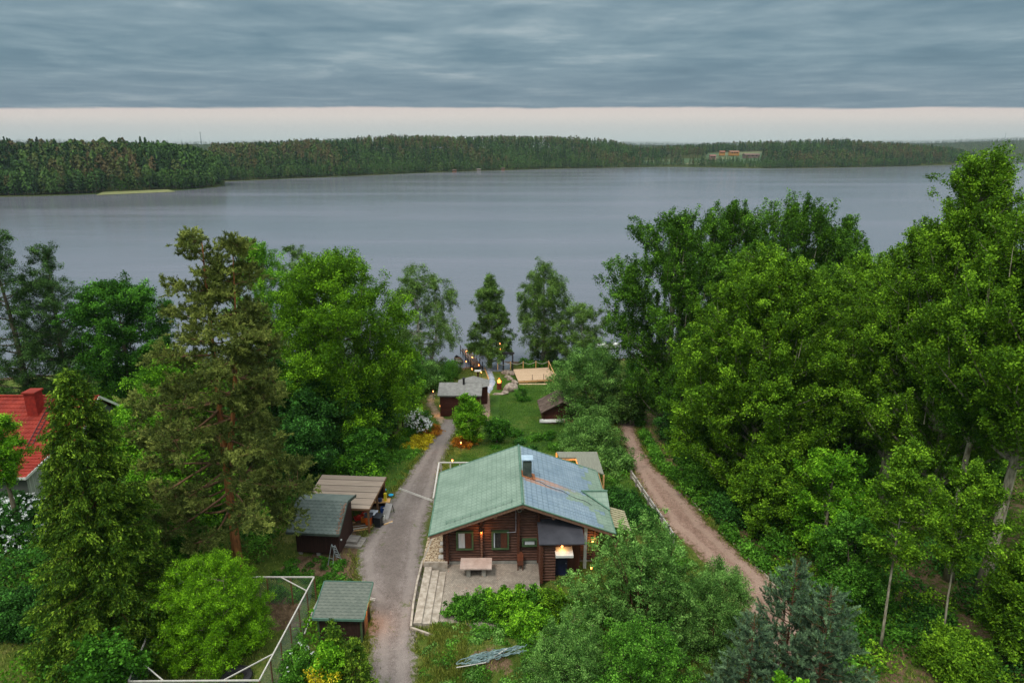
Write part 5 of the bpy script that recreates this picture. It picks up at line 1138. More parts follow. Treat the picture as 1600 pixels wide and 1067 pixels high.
simple('wooden_platform', 'two-tier grey plank step beside the worn-shingle shed', 'platform', p, R(-8), [('lower_tier', MB().box(-.75, .75, -.6, .6, 0, .16), M_grey_wood), ('upper_tier', MB().box(-.65, .35, -.35, .5, .16, .34), M_grey_wood)])
bins = [((592, 822), C_(30, 32, 36), C_(38, 40, 46), 'black wheeled bin with a black lid, nearest the driveway'), ((584, 817), C_(40, 44, 56), C_(168, 172, 180), 'dark bin with a pale lid between the black one and the orange one'), ((577, 821), C_(188, 84, 24), C_(60, 60, 66), 'orange wheeled bin in front of the shelter post')]
for (u, v), m1, m2, lab in bins:
    o = thing('wheeled_bin', lab, 'bin', at_g(u, v), rl2.uniform(-.3, .3)); P = MB()
    P.add([(-.2, -.2, .05), (.2, -.2, .05), (.2, .2, .05), (-.2, .2, .05), (-.26, -.27, .85), (.26, -.27, .85), (.26, .27, .85), (-.26, .27, .85)], [(0, 3, 2, 1), (4, 5, 6, 7), (0, 1, 5, 4), (1, 2, 6, 5), (2, 3, 7, 6), (3, 0, 4, 7)]); P.build('body', m1, o)
    MB().slab([(-.29, -.31, .89), (.29, -.31, .89), (.29, .3, .96), (-.29, .3, .96)], .04).build('lid', m2, o)
    for s in (-1, 1): MB().tube([(s * .22, .24, .1), (s * .28, .24, .1)], .1, 10).build('wheel', M_dark, o)
o = thing('lawn_mower', 'red lawn mower under the brown shelter', 'mower', at_g(560, 812), R(30)); P = MB(); P.box(-.3, .3, -.25, .25, .12, .28); P.rock((0, 0, .34), .16, random.Random(4), (1, 1, .7)); P.build('deck', C_(168, 40, 28), o)
P = MB(); P.tube([(-.2, .25, .25), (-.2, .9, .95), (.2, .9, .95), (.2, .25, .25)], .018, 6); P.build('handle', M_dark, o)
for sx in (-1, 1):
    for sy in (-1, 1): MB().tube([(sx * .3, sy * .2, .1), (sx * .35, sy * .2, .1)], .1, 10).build('wheel', M_dark, o)
o = thing('plank_pile', 'loose pile of pale planks in front of the shelter', 'planks', at_g(560, 824), R(6))
for k in range(9): MB().bar((-.9 + rl2.uniform(-.3, .2), -.5 + .1 * k, .06 + .05 * (k % 3)), (.9 + rl2.uniform(-.3, .2), -.45 + .1 * k + rl2.uniform(-.25, .25), .08 + .05 * (k % 3)), .12, .04).build('plank', [M_newwood2, M_pale, M_postbrown][k % 3], o)
o = thing('workbench', 'cluttered wooden bench under the edge of the brown roof', 'bench', at_g(592, 797), R(5)); MB().box(-.9, .9, -.3, .3, .8, .86).build('top', M_newwood2, o)
for sx in (-1, 1): MB().box(sx * .8 - .04, sx * .8 + .04, -.25, .25, 0, .8).build('leg', M_postbrown, o)
bx = at_g(592, 797)
for dx_, dy_, c_, nm, lab, sz in ((-.6, 0, (196, 84, 30), 'petrol_can', 'orange can on the cluttered bench', .14), (-.25, .05, (120, 122, 128), 'bucket', 'grey bucket on the cluttered bench', .15), (.55, 0, (206, 184, 40), 'tool_case', 'yellow case on the cluttered bench', .2), (.15, -.1, (34, 48, 84), 'tool_box', 'dark blue box on the cluttered bench', .17)):
    o = thing(nm, lab, 'container', (bx[0] + dx_, bx[1] + dy_, bx[2] + .86)); P = MB(); P.tube([(0, 0, 0), (0, 0, sz * 1.3), (0, 0, sz * 1.6)], [sz, sz * 1.05, sz * .6], 10) if nm != 'tool_case' else P.box(-.1, .1, -.08, .08, 0, .62); P.build('body', C_(*c_), o); MB().tube([(-sz * .6, 0, sz * 1.6), (0, 0, sz * 1.9), (sz * .6, 0, sz * 1.6)], .015, 5).build('handle', M_dark, o)
o = thing('leaning_board', 'grey worktop board leaning at the end of the clutter by the driveway', 'board', at_g(606, 806), R(-20)); P = MB(); P.slab([(-.28, -.45, .05), (.28, -.45, .05), (.28, .3, .95), (-.28, .3, .95)], .05); P.build('panel', C_(150, 146, 144), o); P = MB(); P.bar((-.25, .3, .9), (-.25, .55, 0), .04); P.bar((.25, .3, .9), (.25, .55, 0), .04); P.build('strut', M_dark, o)
for i_, (u, v, lab) in enumerate(((600, 767, 'small blue tub on the grass beside the brown shelter, further from the driveway'), (611, 775, 'small blue tub on the grass nearest the driveway'))):
    o = thing('plastic_tub', lab, 'tub', at_g(u, v)); P = MB(); P.tube([(0, 0, 0), (0, 0, .14)], [.14, .18], 12); P.build('bowl', C_(20, 120, 160), o); P = MB(); P.tube([(0, 0, .14), (0, 0, .16)], [.2, .2], 12); P.build('rim', C_(30, 140, 180), o)
for i_, (u, v, c_, lab) in enumerate(((545, 822, (60, 150, 170), 'turquoise plank leaning on the side of the worn-shingle shed'), (548, 830, (150, 160, 170), 'grey garden tool leaning on the side of the worn-shingle shed'))):
    o = thing('leaning_tool' if i_ else 'leaning_plank', lab, 'tool' if i_ else 'plank', at_g(u, v), R(10)); MB().bar((0.1, 0, 0), (-.2, .1, 1.6 - .2 * i_), .07 - .04 * i_, .03).build('shaft', C_(*c_), o); MB().box(-.02, .22, -.03, .03, 0, .25 - .1 * i_).build('blade', C_(40, 90, 130), o)
for (u, v, c_, sz, nm, lab) in ((571, 806, (188, 60, 40), (.5, .35, .3), 'plastic_crate', 'red crate under the edge of the brown roof'), (601, 801, (40, 70, 130), (.5, .4, .5), 'plastic_crate', 'blue crate at the end of the clutter beside the leaning board'), (597, 812, (200, 196, 188), (.4, .35, .35), 'plastic_crate', 'white crate in front of the cluttered bench'), (569, 815, (210, 120, 40), (.4, .3, .4), 'plastic_crate', 'orange crate left of the orange bin')):
    o = thing(nm, lab, 'crate', at_g(u, v), rl2.uniform(-.4, .4)); a_, b_, h_ = sz[0] / 2, sz[1] / 2, sz[2]; P = MB(); P.box(-a_, a_, -b_, b_, 0, .04)
    for (x0_, x1_, y0_, y1_) in ((-a_, a_, -b_, -b_ + .03), (-a_, a_, b_ - .03, b_), (-a_, -a_ + .03, -b_ + .03, b_ - .03), (a_ - .03, a_, -b_ + .03, b_ - .03)): P.box(x0_, x1_, y0_, y1_, .04, h_)
    P.build('shell', C_(*c_), o); MB().rock((0, 0, h_ * .75), min(a_, b_) * .8, rl2, (1, .8, .7)).build('contents', [M_dark, M_pale, M_postbrown][int(u) % 3], o)
for i_, (u, v) in enumerate(((607, 818), (548, 816))):
    o = thing('timber_offcut', ['short plank end lying on the gravel below the leaning board', 'short plank end beside the shed wall'][i_], 'plank', at_g(u, v), .5 - i_); MB().bar((-.35, 0, .05), (.35, .1, .07), .12, .05).build('board', M_newwood2, o); MB().bar((-.2, .15, .04), (.3, -.1, .1), .06, .04).build('lath', M_pale, o)
# drainage beams across the driveway
for (a, b_, lab) in (((624, 764), (676, 783), 'pale beam laid across the driveway, the farther one'), ((576, 936), (661, 951), 'pale beam laid across the driveway, the nearer one')):
    A = G(*a); B = G(*b_); o = thing('drain_beam', lab, 'beam', A, 0, 'beams across the driveway'); d_ = B - A; n_ = Vector((-d_.y, d_.x, 0)).normalized() * .07
    for s in (-1, 1): MB().bar((s * n_.x, s * n_.y, .07), (d_.x + s * n_.x, d_.y + s * n_.y, d_.z + .07), .05, .08).build('rail', M_pale, o)
# ------------------------------------------------------------------ wire run
fr_ = [PZ(200.6, 1063.5, 7), PZ(405, 1062, 7), PZ(490.8, 900.7, 7), PZ(268, 900.7, 7)]
run = thing('wire_run', 'large wire-mesh dog run with pale top rails round the ball-shaped willow', 'dog run', (fr_[1].x, fr_[1].y, 5)); o_ = Vector((fr_[1].x, fr_[1].y, 5))
E = [p - o_ for p in fr_]; P = MB()
for i in range(4): P.bar(E[i], E[(i + 1) % 4], .065, .07)
P.build('top_rail', M_pale, run); lp_ = lambda i, f: E[i] + (E[(i + 1) % 4] - E[i]) * f
for (i, f, j, g_) in ((0, .27, 3, .82), (0, .72, 1, .22), (1, .84, 2, .235), (2, .8, 3, .12)): MB().bar(lp_(i, f), lp_(j, g_), .05, .05).build('corner_brace', M_pale, run)
mesh = MB(); rp = [0]
for i in range(4):
    L_ = (E[(i + 1) % 4] - E[i]).length; n_ = int(L_ / 1.35)
    for k in range(n_):
        p = lp_(i, k / n_); g_ = float(zg(p.x + o_.x, p.y + o_.y)) - 5; MB().bar((p.x, p.y, g_ - .1), (p.x, p.y, 1.95), .07).build('post', M_postbrown, run)
    # diamond wire
    d_ = (E[(i + 1) % 4] - E[i]).normalized(); k = 0
    while k * .16 < L_:
        a = E[i] + d_ * (k * .16)
        for s in (-1, 1):
            f0 = k * .16 + s * 1.95; c = min(max(f0, 0), L_); hh = abs(c - k * .16); mesh.bar((a.x, a.y, 1.95), tuple((E[i] + d_ * c)[:2]) + (1.95 - hh,), .008) if hh > .05 else None
        k += 1
m_ = bpy.data.materials.get('wire') or pbr('wire', srgb(96, 108, 100), rough=.5)
mesh.build('wire_mesh', m_, run)
P = MB(); P.bar(lp_(1, .78) + Vector((.35, .3, -1.2)), lp_(1, .93) + Vector((.5, .4, -.9)), .07); P.bar(lp_(1, .62) + Vector((.35, 0, -1.5)), lp_(1, .76) + Vector((.4, .2, -1.1)), .07); P.build('loose_batten', M_pale, run)
p = at_g(370, 1062); o = thing('tractor_tyre', 'old black tyre lying inside the wire run at the bottom edge', 'tyre', (p[0], p[1], p[2]))
def ring(R0, r0, n=28, k=10, z=0): 
    V = [((R0 + r0 * math.cos(b)) * math.cos(a), (R0 + r0 * math.cos(b)) * math.sin(a), z + r0 * .8 * math.sin(b)) for a in [2 * math.pi * i / n for i in range(n)] for b in [2 * math.pi * j / k for j in range(k)]]
    return V, [(i * k + j, ((i + 1) % n) * k + j, ((i + 1) % n) * k + (j + 1) % k, i * k + (j + 1) % k) for i in range(n) for j in range(k)]
MB().add(*ring(.62, .2, z=.2)).build('rubber', M_dark, o); MB().add(*ring(.42, .04, z=.2)).build('bead', M_dark, o)
# ------------------------------------------------------------------ sauna and the other small buildings near the shore
M_sr = pbr('sauna_felt', srgb(112, 110, 106), srgb(132, 130, 126), nscale=3, rough=.9)
M_redb = wood_mat('red_brown_boards', srgb(70, 34, 28), srgb(92, 48, 38), (.6, 2, 2), 4, plank=6, paxis='Z')
zs_ = float(zg(-5.7, 72))
s0 = PZ(684, 617.5, 5.05); s1 = PZ(752, 616.5, 5.05)
sauna = mono_shed('sauna', 'red-brown sauna with grey roof and black chimney pipe at the end of the driveway', 'sauna', s0.x, s1.x, s0.y, s0.y + 2.4, 5.05, 5.72, zs_, 0, M_redb, M_sr, M_sr, over=.2)
w_ = (s1.x - s0.x) / 2
MB().slab([(-w_, 1.2, .72 + 5.0 - zs_), (w_, 1.2, .72 + 5.0 - zs_), (w_, 2.9, 4.85 - zs_), (-w_, 2.9, 4.85 - zs_)][::1], .06).build('roof', M_sr, sauna)
MB().box(-w_ + .2, w_ - .2, 1.05, 2.6, 0, 4.9 - zs_).build('wall', M_redb, sauna)
ch = MB().tube([(.35, .9, 5.4 - zs_), (.35, .9, 6.35 - zs_)], .13, 10).build('chimney', M_dark, sauna); MB().tube([(.35, .9, 6.35 - zs_), (.35, .9, 6.42 - zs_)], [.2, .17], 10).build('chimney_cap', M_dark, ch)
P = MB(); P.box(-w_ + .12, -w_ + .2, -.6, -.5, 1.0, 1.15); wl = P.build('wall_lamp', M_lit, sauna); lamp_light(wl, (-w_ - .3, -.6, 1.0), 60, (1, .5, .2))
# round hut roof behind
k_ = PZ(736, 597, 4.6); kt = thing('round_hut', 'round grey hut roof peeping out behind the sauna', 'hut', (k_.x + .3, 77.5, float(zg(k_.x, 77.5))))
zb = kt.location.z; hex_ = [(2.2 * math.cos(a), 2.2 * math.sin(a), 5.15 - zb - .7) for a in [R(60 * i + 30) for i in range(6)]]
P = MB(); P.add(hex_ + [(0, 0, 5.35 - zb)], [(i, (i + 1) % 6, 6) for i in range(6)] + [(5, 4, 3, 2, 1, 0)]); P.build('roof', M_sr, kt)
P = MB(); P.tube([(0, 0, 0), (0, 0, 4.4 - zb)], 1.9, 6); P.build('wall', M_redb, kt)
# little green-roofed playhouse left of the driveway
p = G(627, 680); ph = thing('play_house', 'little dark shed with a green roof under the big linden', 'shed', (p.x - .6, p.y + .6, p.z), R(-6)); F = 2.35
P = MB(); P.box(-1.4, -.0, -.9, .9, 0, F - .05); P.build('wall', M_brown, ph)
for sx, sy in ((.95, -.85), (.95, .85)): MB().box(sx - .06, sx + .06, sy - .06, sy + .06, 0, F).build('post', M_brown, ph)
P = MB(); P.slab([(-1.7, -1.15, F), (1.15, -1.15, F), (1.15, .0, F + .62), (-1.7, .0, F + .62)], .06); P.slab([(-1.7, .0, F + .63), (1.15, .0, F + .63), (1.15, 1.15, F), (-1.7, 1.15, F)], .06); P.build('roof', pbr('play_roof', srgb(66, 106, 96), srgb(84, 126, 112)), ph)
P = MB(); P.bar((0, -.88, .5), (.95, -.88, .5), .05); P.bar((0, -.88, .85), (.95, -.88, .85), .05)
for k in range(5): P.bar((.1 + .2 * k, -.88, .1), (.1 + .2 * k, -.88, .85), .03)
P.build('railing', M_postbrown, ph); MB().box(0, 1.0, -.9, .9, 0, .12).build('floor', M_postbrown, ph)
# brown-roofed hut right of the lawn, with the canoe
p = G(868, 662); fh = thing('lawn_hut', 'brown-roofed hut half hidden under the grey-green willow', 'shed', (p.x + .6, p.y + 1.8, p.z), R(4))
P = MB(); prof_ = [(-2.0, 0), (2.0, 0), (2.0, 1.5), (0, 2.5), (-2.0, 1.5)]; V = [(x_, sy * 1.5, z_) for sy in (-1, 1) for x_, z_ in prof_]; n_ = 5
P.add(V, [tuple(range(n_)), tuple(range(2 * n_ - 1, n_ - 1, -1))] + [(i, i + n_, (i + 1) % n_ + n_, (i + 1) % n_) for i in range(n_)]); P.build('wall', M_redb, fh)
M_fr = pbr('mossy_roof', srgb(70, 56, 48), srgb(104, 88, 78), nscale=2, rough=.95, bump=.5)
P = MB(); P.slab([(-2.35, -1.9, 1.38), (0, -1.9, 2.6), (0, 1.9, 2.6), (-2.35, 1.9, 1.38)], .1); P.slab([(0, -1.9, 2.6), (2.35, -1.9, 1.38), (2.35, 1.9, 1.38), (0, 1.9, 2.6)], .1); P.build('roof', M_fr, fh)
def hull(L_, W_, H_, n=14, k=8):
    V = []; F = []
    for i in range(n + 1):
        t_ = i / n * 2 - 1; w_ = W_ / 2 * (1 - abs(t_) ** 2.6); r_ = H_ * (.62 + .38 * t_ * t_); 
        for j in range(k + 1):
            a = math.pi * j / k; V.append((t_ * L_ / 2, w_ * math.cos(a), r_ - (r_ * .95) * math.sin(a) ** .7 if 0 < j < k else r_))
    for i in range(n):
        for j in range(k): q_ = i * (k + 1) + j; F.append((q_, q_ + 1, q_ + k + 2, q_ + k + 1))
    return V, F
p = at_g(864, 661); cn = thing('canoe', 'white upturned canoe lying along the wall of the brown-roofed hut', 'canoe', (p[0], p[1], p[2] + .5), R(2))
V, F = hull(2.9, .75, .42); MB().add([(x, y, .42 - z) for x, y, z in V], [f[::-1] for f in F]).build('hull', M_white, cn); MB().tube([(-1.4, 0, .02), (0, .36, .0), (1.4, 0, .02), (0, -.36, .0), (-1.4, 0, .02)], .02, 5).build('gunwale', M_postbrown, cn)
cn.location.z -= .38
p = at_g(889, 661); fw = thing('firewood_pile', 'low pile of split firewood right of the upturned canoe', 'firewood', (p[0], p[1], p[2]))
for k in range(21): MB().tube([((k % 7) * .16 - .48, -.2, .08 + .14 * (k // 7)), ((k % 7) * .16 - .48 + rl2.uniform(-.02, .02), .25, .08 + .14 * (k // 7))], .075, 6).build('log', M_newwood2 if k % 3 else M_postbrown, fw)
# ------------------------------------------------------------------ stone path, yard by the shore
M_slab = gravel_mat('flagstones', srgb(112, 120, 134), srgb(142, 150, 164), srgb(176, 182, 192), srgb(96, 110, 60), vs=4.5, edge_hi=.12)
M_tp = gravel_mat('terrace_boards', srgb(128, 104, 88), srgb(150, 126, 108), srgb(168, 146, 128), srgb(110, 96, 70), vs=20, edge_hi=.1)
ribbon('stone_path', [(753, 607), (761, 600), (764, 594), (761, 586), (758, 577), (752, 567)], [(765, 615), (771, 606), (775, 597), (772, 588), (769, 580), (774, 570)], M_slab, lift=.06, jit=.04, seed=9)
ribbon('boarded_path', [(752, 656), (752, 640), (752, 625), (752, 607)], [(764, 658), (767, 643), (766, 627), (765, 615)], M_tp, lift=.05, jit=.04, seed=10)
ribbon('shore_terrace', [(748, 578), (742, 572), (744, 565)], [(772, 580), (795, 581), (800, 570)], M_slab, lift=.045, jit=.1, seed=12)
# path kerb
A = [G(*q_) for q_ in ((753, 607), (762.5, 599), (765, 593), (761, 583), (758, 575))]; o_ = A[0]
o = thing('path_edging', 'low pale timber edging along the left side of the flagstone path', 'edging', o_)
for k in range(4): MB().bar(A[k] - o_ + Vector((-.1, 0, .1)), A[k + 1] - o_ + Vector((-.1, 0, .1)), .1, .22).build('board', M_newwood2, o)
# jetty
j0, j1 = PZ(747, 573, .7), PZ(726, 545, .7); jt = thing('jetty', 'narrow dark wooden jetty with lanterns running out into the lake', 'jetty', (j0.x, j0.y, 0)); o_ = Vector((j0.x, j0.y, 0))
d_ = (j1 - j0).normalized(); n_ = Vector((-d_.y, d_.x, 0)).normalized(); L_ = (j1 - j0).length
M_jet = wood_mat('dark_jetty_boards', srgb(82, 70, 64), srgb(118, 106, 98), (3, 3, 1), 4)
P = MB(); k = 0
while k * .16 < L_: a = d_ * (k * .16); P.bar((a.x - n_.x * .65, a.y - n_.y * .65, .7), (a.x + n_.x * .65, a.y + n_.y * .65, .7), .13, .05); k += 1
P.build('deck', M_jet, jt)
for s in (-1, 1):
    P = MB(); P.bar(tuple(n_ * .6 * s + Vector((0, 0, .6))), tuple(n_ * .6 * s + d_ * L_ + Vector((0, 0, .6))), .08, .14); P.build('beam', M_dark, jt)
    for k in range(6): a = d_ * (L_ * k / 5) + n_ * .68 * s; MB().tube([(a.x, a.y, -1.5), (a.x, a.y, 1.45)], .06, 6).build('post', M_dark, jt)
    P = MB(); P.tube([tuple(n_ * .68 * s + d_ * (L_ * k / 10) + Vector((0, 0, 1.4 - .15 * (k % 2)))) for k in range(11)], .03, 5); P.build('rope', M_dark, jt)
# rowing boat moored by the jetty
p = PZ(741, 566, 0); bt = thing('rowing_boat', 'dark rowing boat moored left of the jetty', 'boat', (p.x - 2.4, p.y + .5, -.1), math.atan2(d_.y, d_.x)); V, F = hull(3.8, 1.25, .6); MB().add(V, F).build('hull', M_dark, bt)
for x_ in (-.9, .1, 1.0): MB().box(x_ - .12, x_ + .12, -.5, .5, .36, .4).build('thwart', M_postbrown, bt)
# new deck with ropes and steps
dk = [PZ(801.9, 576.5, 1.35), PZ(856.9, 573.5, 1.35), PZ(865, 591.5, 1.35), PZ(809.5, 594.5, 1.35)]; o_ = Vector((dk[0].x, dk[3].y, 0))
dt = thing('wooden_deck', 'new pale plank deck with rope rails by the lake', 'deck', o_); D_ = [p - o_ for p in dk]
MB().slab([tuple(D_[3]), tuple(D_[2]), tuple(D_[1]), tuple(D_[0])], .06).build('planking', M_newwood, dt)
P = MB(); P.bar(D_[3] - Vector((0, .02, .16)), D_[2] - Vector((0, .02, .16)), .06, .22); P.bar(D_[2] + Vector((.02, 0, -.16)), D_[1] + Vector((.02, 0, -.16)), .06, .22); P.build('fascia', M_newwood2, dt)
for k in range(5):
    p = D_[3] + (D_[2] - D_[3]) * (k / 4); g_ = float(zg(p.x + o_.x, p.y + o_.y)); MB().box(p.x - .07, p.x + .07, p.y, p.y + .14, g_ - .3, 1.12).build('leg', M_newwood2, dt)
def posts(a, b_, n, h=1.0, rope=True, m=M_newwood2):
    for k in range(n):
        p = a + (b_ - a) * (k / (n - 1)); MB().box(p.x - .05, p.x + .05, p.y - .05, p.y + .05, p.z - .1, p.z + h).build('post', m, dt)
        if rope and k < n - 1:
            q_ = a + (b_ - a) * ((k + 1) / (n - 1)); P = MB(); P.tube([p + (q_ - p) * f + Vector((0, 0, h * .9 - .35 * math.sin(math.pi * f))) for f in (0, .2, .4, .6, .8, 1)], .025, 5); P.build('rope', M_pale, dt)
posts(D_[0] + Vector((-2.2, .1, 0)), D_[1] + Vector((0, -.05, 0)), 5, 1.05)
for f in (.4, .72):
    p = D_[3] + (D_[2] - D_[3]) * f; MB().box(p.x - .03, p.x + .03, p.y + .06, p.y + .12, 1.3, 2.1).build('post', M_dark, dt)
P = MB(); P.bar(D_[1] + Vector((.05, 0, .85)), D_[2] + Vector((.05, 0, .75)), .1, .1); P.bar(D_[1] + Vector((.05, 0, 0)), D_[1] + Vector((.05, 0, .9)), .1); P.bar(D_[2] + Vector((.05, 0, 0)), D_[2] + Vector((.05, 0, .78)), .1); P.build('handrail', M_newwood2, dt)
for k in range(3): 
    a, b_ = D_[1] + Vector((.35 + .35 * k, -1.0 - .2 * k, -.2 - .18 * k)), D_[2] + Vector((.35 + .35 * k, 1.0 + .1 * k, -.2 - .18 * k)); MB().bar(a, b_, .32, .05).build('step', M_newwood, dt)
MB().bar(D_[3] + Vector((.1, -.35, -.35)), D_[3] + Vector((3.9, -.35, -.35)), .4, .06).build('step', M_newwood, dt)
# black swing frame
a, b_ = G(786.5, 580), G(801, 581); o = thing('swing_frame', 'tall black timber gate frame beside the new deck', 'frame', a); w_ = b_.x - a.x
for x_ in (0, w_): MB().box(x_ - .1, x_ + .1, -.1, .1, -.1, 2.75).build('post', M_dark, o)
MB().box(-.25, w_ + .25, -.09, .09, 2.66, 2.9).build('beam', M_dark, o)
# boulders
rr_ = random.Random(21)
for (u, v, r_, sz, lab) in ((792, 583, .62, (1.2, 1, .6), 'flat brown boulder at the foot of the black frame'), (801, 585, .45, (1, 1, .8), 'grey boulder right of the flat brown one, under the deck corner'), (793, 589, .36, (1.2, 1, .6), 'small flat pale stone in the middle of the boulder row'), (797, 593, .42, (1, 1, .7), 'pale rounded stone below the small flat one'), (804, 599, .48, (1, 1, .8), 'greyish boulder at the near corner of the deck'), (803, 605, .55, (1, 1, .7), 'boulder just right behind the largest one'),
                            (797.5, 610, .85, (1.1, .9, .8), 'largest boulder, pinkish grey, on the lawn'), (788.5, 615, .48, (1.1, .8, .6), 'small pale boulder left of the largest one'), (779, 616, .5, (1.5, .6, .3), 'low flat slab of stone at the left end of the row')):
    p = G(u, v); MBk = MB().rock((0, 0, 0), r_, rr_, sz); o = MBk.build('boulder', M_stone, smooth=True); o.location = (p.x, p.y, p.z + r_ * sz[2] * .4); tag(o, lab, 'boulder', 'boulders beside the deck')
# fire barrel
p = G(780, 607.5); o = thing('fire_barrel', 'rusty fire barrel with open flames on the lawn', 'fire barrel', p); P = MB(); P.tube([(0, 0, 0), (0, 0, .9)], .33, 14, cap=True); P.build('drum', pbr('rust', srgb(84, 38, 26), srgb(120, 58, 38), nscale=6), o)
P = MB(); P.add(*ring(.33, .03, z=.9)); P.build('rim', M_dark, o)
P = MB()
for k in range(7): a = k * .9; P.tube([(.13 * math.cos(a), .13 * math.sin(a), .88), (.18 * math.cos(a + .3), .1 * math.sin(a), 1.15), (.04 * math.cos(a), .08 * math.sin(a), 1.35 + .08 * (k % 3))], [.1, .08, .005], 6)
P.build('flame', M_flame, o); lamp_light(o, (0, -.1, 1.3), 40, (1, .3, .08), .15)
# ------------------------------------------------------------------ lanterns and garden torches
def torch(u, v, lab, h=1.0, e=7, z=None, Y=None, m=M_lit, c=(1, .45, .15)):
    """(u, v): the lit head"""
    if Y is None:
        p = PZ(u, v, 4)
        for _ in range(12): p = PZ(u, v, float(zg(p.x, p.y)) + h)
        g_ = p.z - h
    else: p = PY(u, v, Y); g_ = p.z - h
    o = thing('garden_torch', lab, 'lantern', (p.x, p.y, g_), 0, 'lit lanterns round the garden')
    MB().tube([(0, 0, 0), (0, 0, h - .1)], .025, 6).build('pole', M_dark, o)
    P = MB(); P.tube([(0, 0, h - .08), (0, 0, h + .08)], [.05, .065], 8); P.build('lamp_glass', m, o)
    P = MB(); P.tube([(0, 0, h + .13), (0, 0, h + .2)], [.12, .02], 8); P.build('cap', M_dark, o)
    lamp_light(o, (0, -.2, h + .05), e, c)
for a in ((725, 678.5, 'lantern beside the orange shrub, upper of two', .9), (720, 691, 'lantern beside the orange shrub, lower of two', .9), (706.8, 718.5, 'lantern at the back corner of the log house railing', .9), (676.8, 610.8, 'lantern left of the sauna', 1.1),
          (758, 593.5, 'lantern beside the timber edging of the flagstone path, nearest the sauna', .8), (752, 581, 'lantern at the upper end of the flagstone path', .8), (737.5, 576, 'lantern hanging low left of the jetty foot', 1.4)): torch(*a, e=26)
for u, v, lab in ((728.7, 548, 'lantern at the far end of the jetty'), (738, 558, 'lantern on the right rail of the jetty, halfway'), (728.5, 564.5, 'lantern on the left side of the jetty, halfway'), (748, 569.7, 'lantern at the foot of the jetty')): torch(u, v, lab, h=.9, e=16, Y=PZ(u, v + 6, .9).y)
torch(781, 536.5, 'lantern hanging high among the twigs of the conical birch', h=.4, e=4, Y=94)
torch(781.5, 545, 'lower lantern among the twigs of the conical birch', h=.4, e=3, Y=94)
p = G(747, 600); o = thing('bird_table', 'dark post with a flat pale top behind the sauna', 'bird table', p); MB().box(-.11, .11, -.11, .11, 0, 1.9).build('post', M_brown, o); MB().box(-.45, .45, -.35, .35, 1.9, 1.98).build('top', M_pale, o)
torch(924, 886, 'lantern glowing through the large willow at the right corner of the log house', h=1.2, e=26)
# white boat on the right shore
p = PZ(951, 543, .1); o = thing('motor_boat', 'white boat at the shore, mostly hidden behind the right-hand trees', 'boat', (p.x, p.y, 0), R(5)); V, F = hull(4.6, 1.7, .85); MB().add(V, F).build('hull', M_white, o); MB().box(-.6, .3, -.5, .5, .7, 1.1).build('windscreen', M_glass, o); MB().slab([(-2.0, -.6, .8), (1.9, -.6, .8), (1.9, .6, .8), (-2.0, .6, .8)], .06).build('cover', M_white, o)
# ------------------------------------------------------------------ red-roofed house on the left
M_rr = bpy.data.materials.new('red_tiles'); M_rr.use_nodes = True; t = NT(M_rr.node_tree); b = t.n['Principled BSDF']; b.inputs['Specular IOR Level'].default_value = .15
co = t.node('ShaderNodeTexCoord').outputs['Object']; t.l.new(t.ramp(t.noise(co, 1.2, 5), [(.3, srgb(116, 36, 26)), (.7, srgb(150, 54, 40))]), b.inputs['Base Color']); b.inputs['Roughness'].default_value = .55
M_wall = wood_mat('pale_render', srgb(150, 156, 148), srgb(176, 180, 172), (2, 2, .4), 3, plank=5)
M_wallY = wood_mat('pale_render_side', srgb(150, 156, 148), srgb(176, 180, 172), (2, 2, .4), 3, plank=5, paxis='Y')
rh = thing('red_roofed_house', 'pale house with red tiled roof and red chimney behind the dark spruce', 'house', (-42, 51.6, 5))
X0, X1 = -14, 6.2; rdg = 55.6 - 51.6
P = MB(); P.box(X0 + .5, X1 - .2, .1, 7.6, -.3, 2.9); P.add([(X1 - .2, .1, 2.9), (X1 - .2, 7.6, 2.9), (X1 - .2, 3.9, 5.75)], [(0, 1, 2)]); P.build('wall', M_wall, rh)
def tile_y(name, y0, z0, y1, z1, x0, x1, m, parent):
    """tiled slope facing -y/+y: same builder turned by 90 degrees"""
    o = tile_roof(name, 0, z0, abs(y1 - y0), z1, 0, x1 - x0, m, parent, course=.42, rib=.3, step=.05, amp=.03); s = -1 if y1 < y0 else 1
    o.rotation_euler = (0, 0, R(-90) if s < 0 else R(90)); o.location = (x0, y0, 0) if s < 0 else (x1, y0, 0); return o
tile_y('roof', rdg, 6.0, -.45, 3.0, X0, X1, M_rr, rh); tile_y('roof', rdg, 6.0, 8.3, 3.0, X0, X1, M_rr, rh)
MB().bar((X1, rdg, 5.95), (X1, -.45, 2.95), .06, .22).build('verge_board', M_white, rh); MB().bar((X1, rdg, 5.95), (X1, 8.3, 2.95), .06, .22).build('verge_board', M_white, rh)
MB().tube([(X0, rdg, 6.06), (X1, rdg, 6.06)], .1, 8).build('ridge_cap', M_rr, rh)
c_ = PY(54, 615, 54.6); cxh = c_.x + 42
ch = MB().box(cxh - .45, cxh + .45, 2.3, 3.3, 4.4, 6.85).build('chimney', pbr('red_chimney', srgb(120, 28, 20), srgb(150, 42, 30)), rh); MB().box(cxh - .55, cxh + .55, 2.2, 3.4, 6.85, 6.98).build('chimney_cap', M_rr, ch)
P = MB()
for k in range(14): z_ = k * .3; P.bar((cxh + .9, -.3 + k * .29, 3.2 + k * .195), (cxh + 1.3, -.3 + k * .29, 3.2 + k * .195), .03)
P.bar((cxh + .9, -.4, 3.15), (cxh + .9, 3.7, 5.9), .04); P.bar((cxh + 1.3, -.4, 3.15), (cxh + 1.3, 3.7, 5.9), .04); P.build('roof_ladder', M_dark, rh)
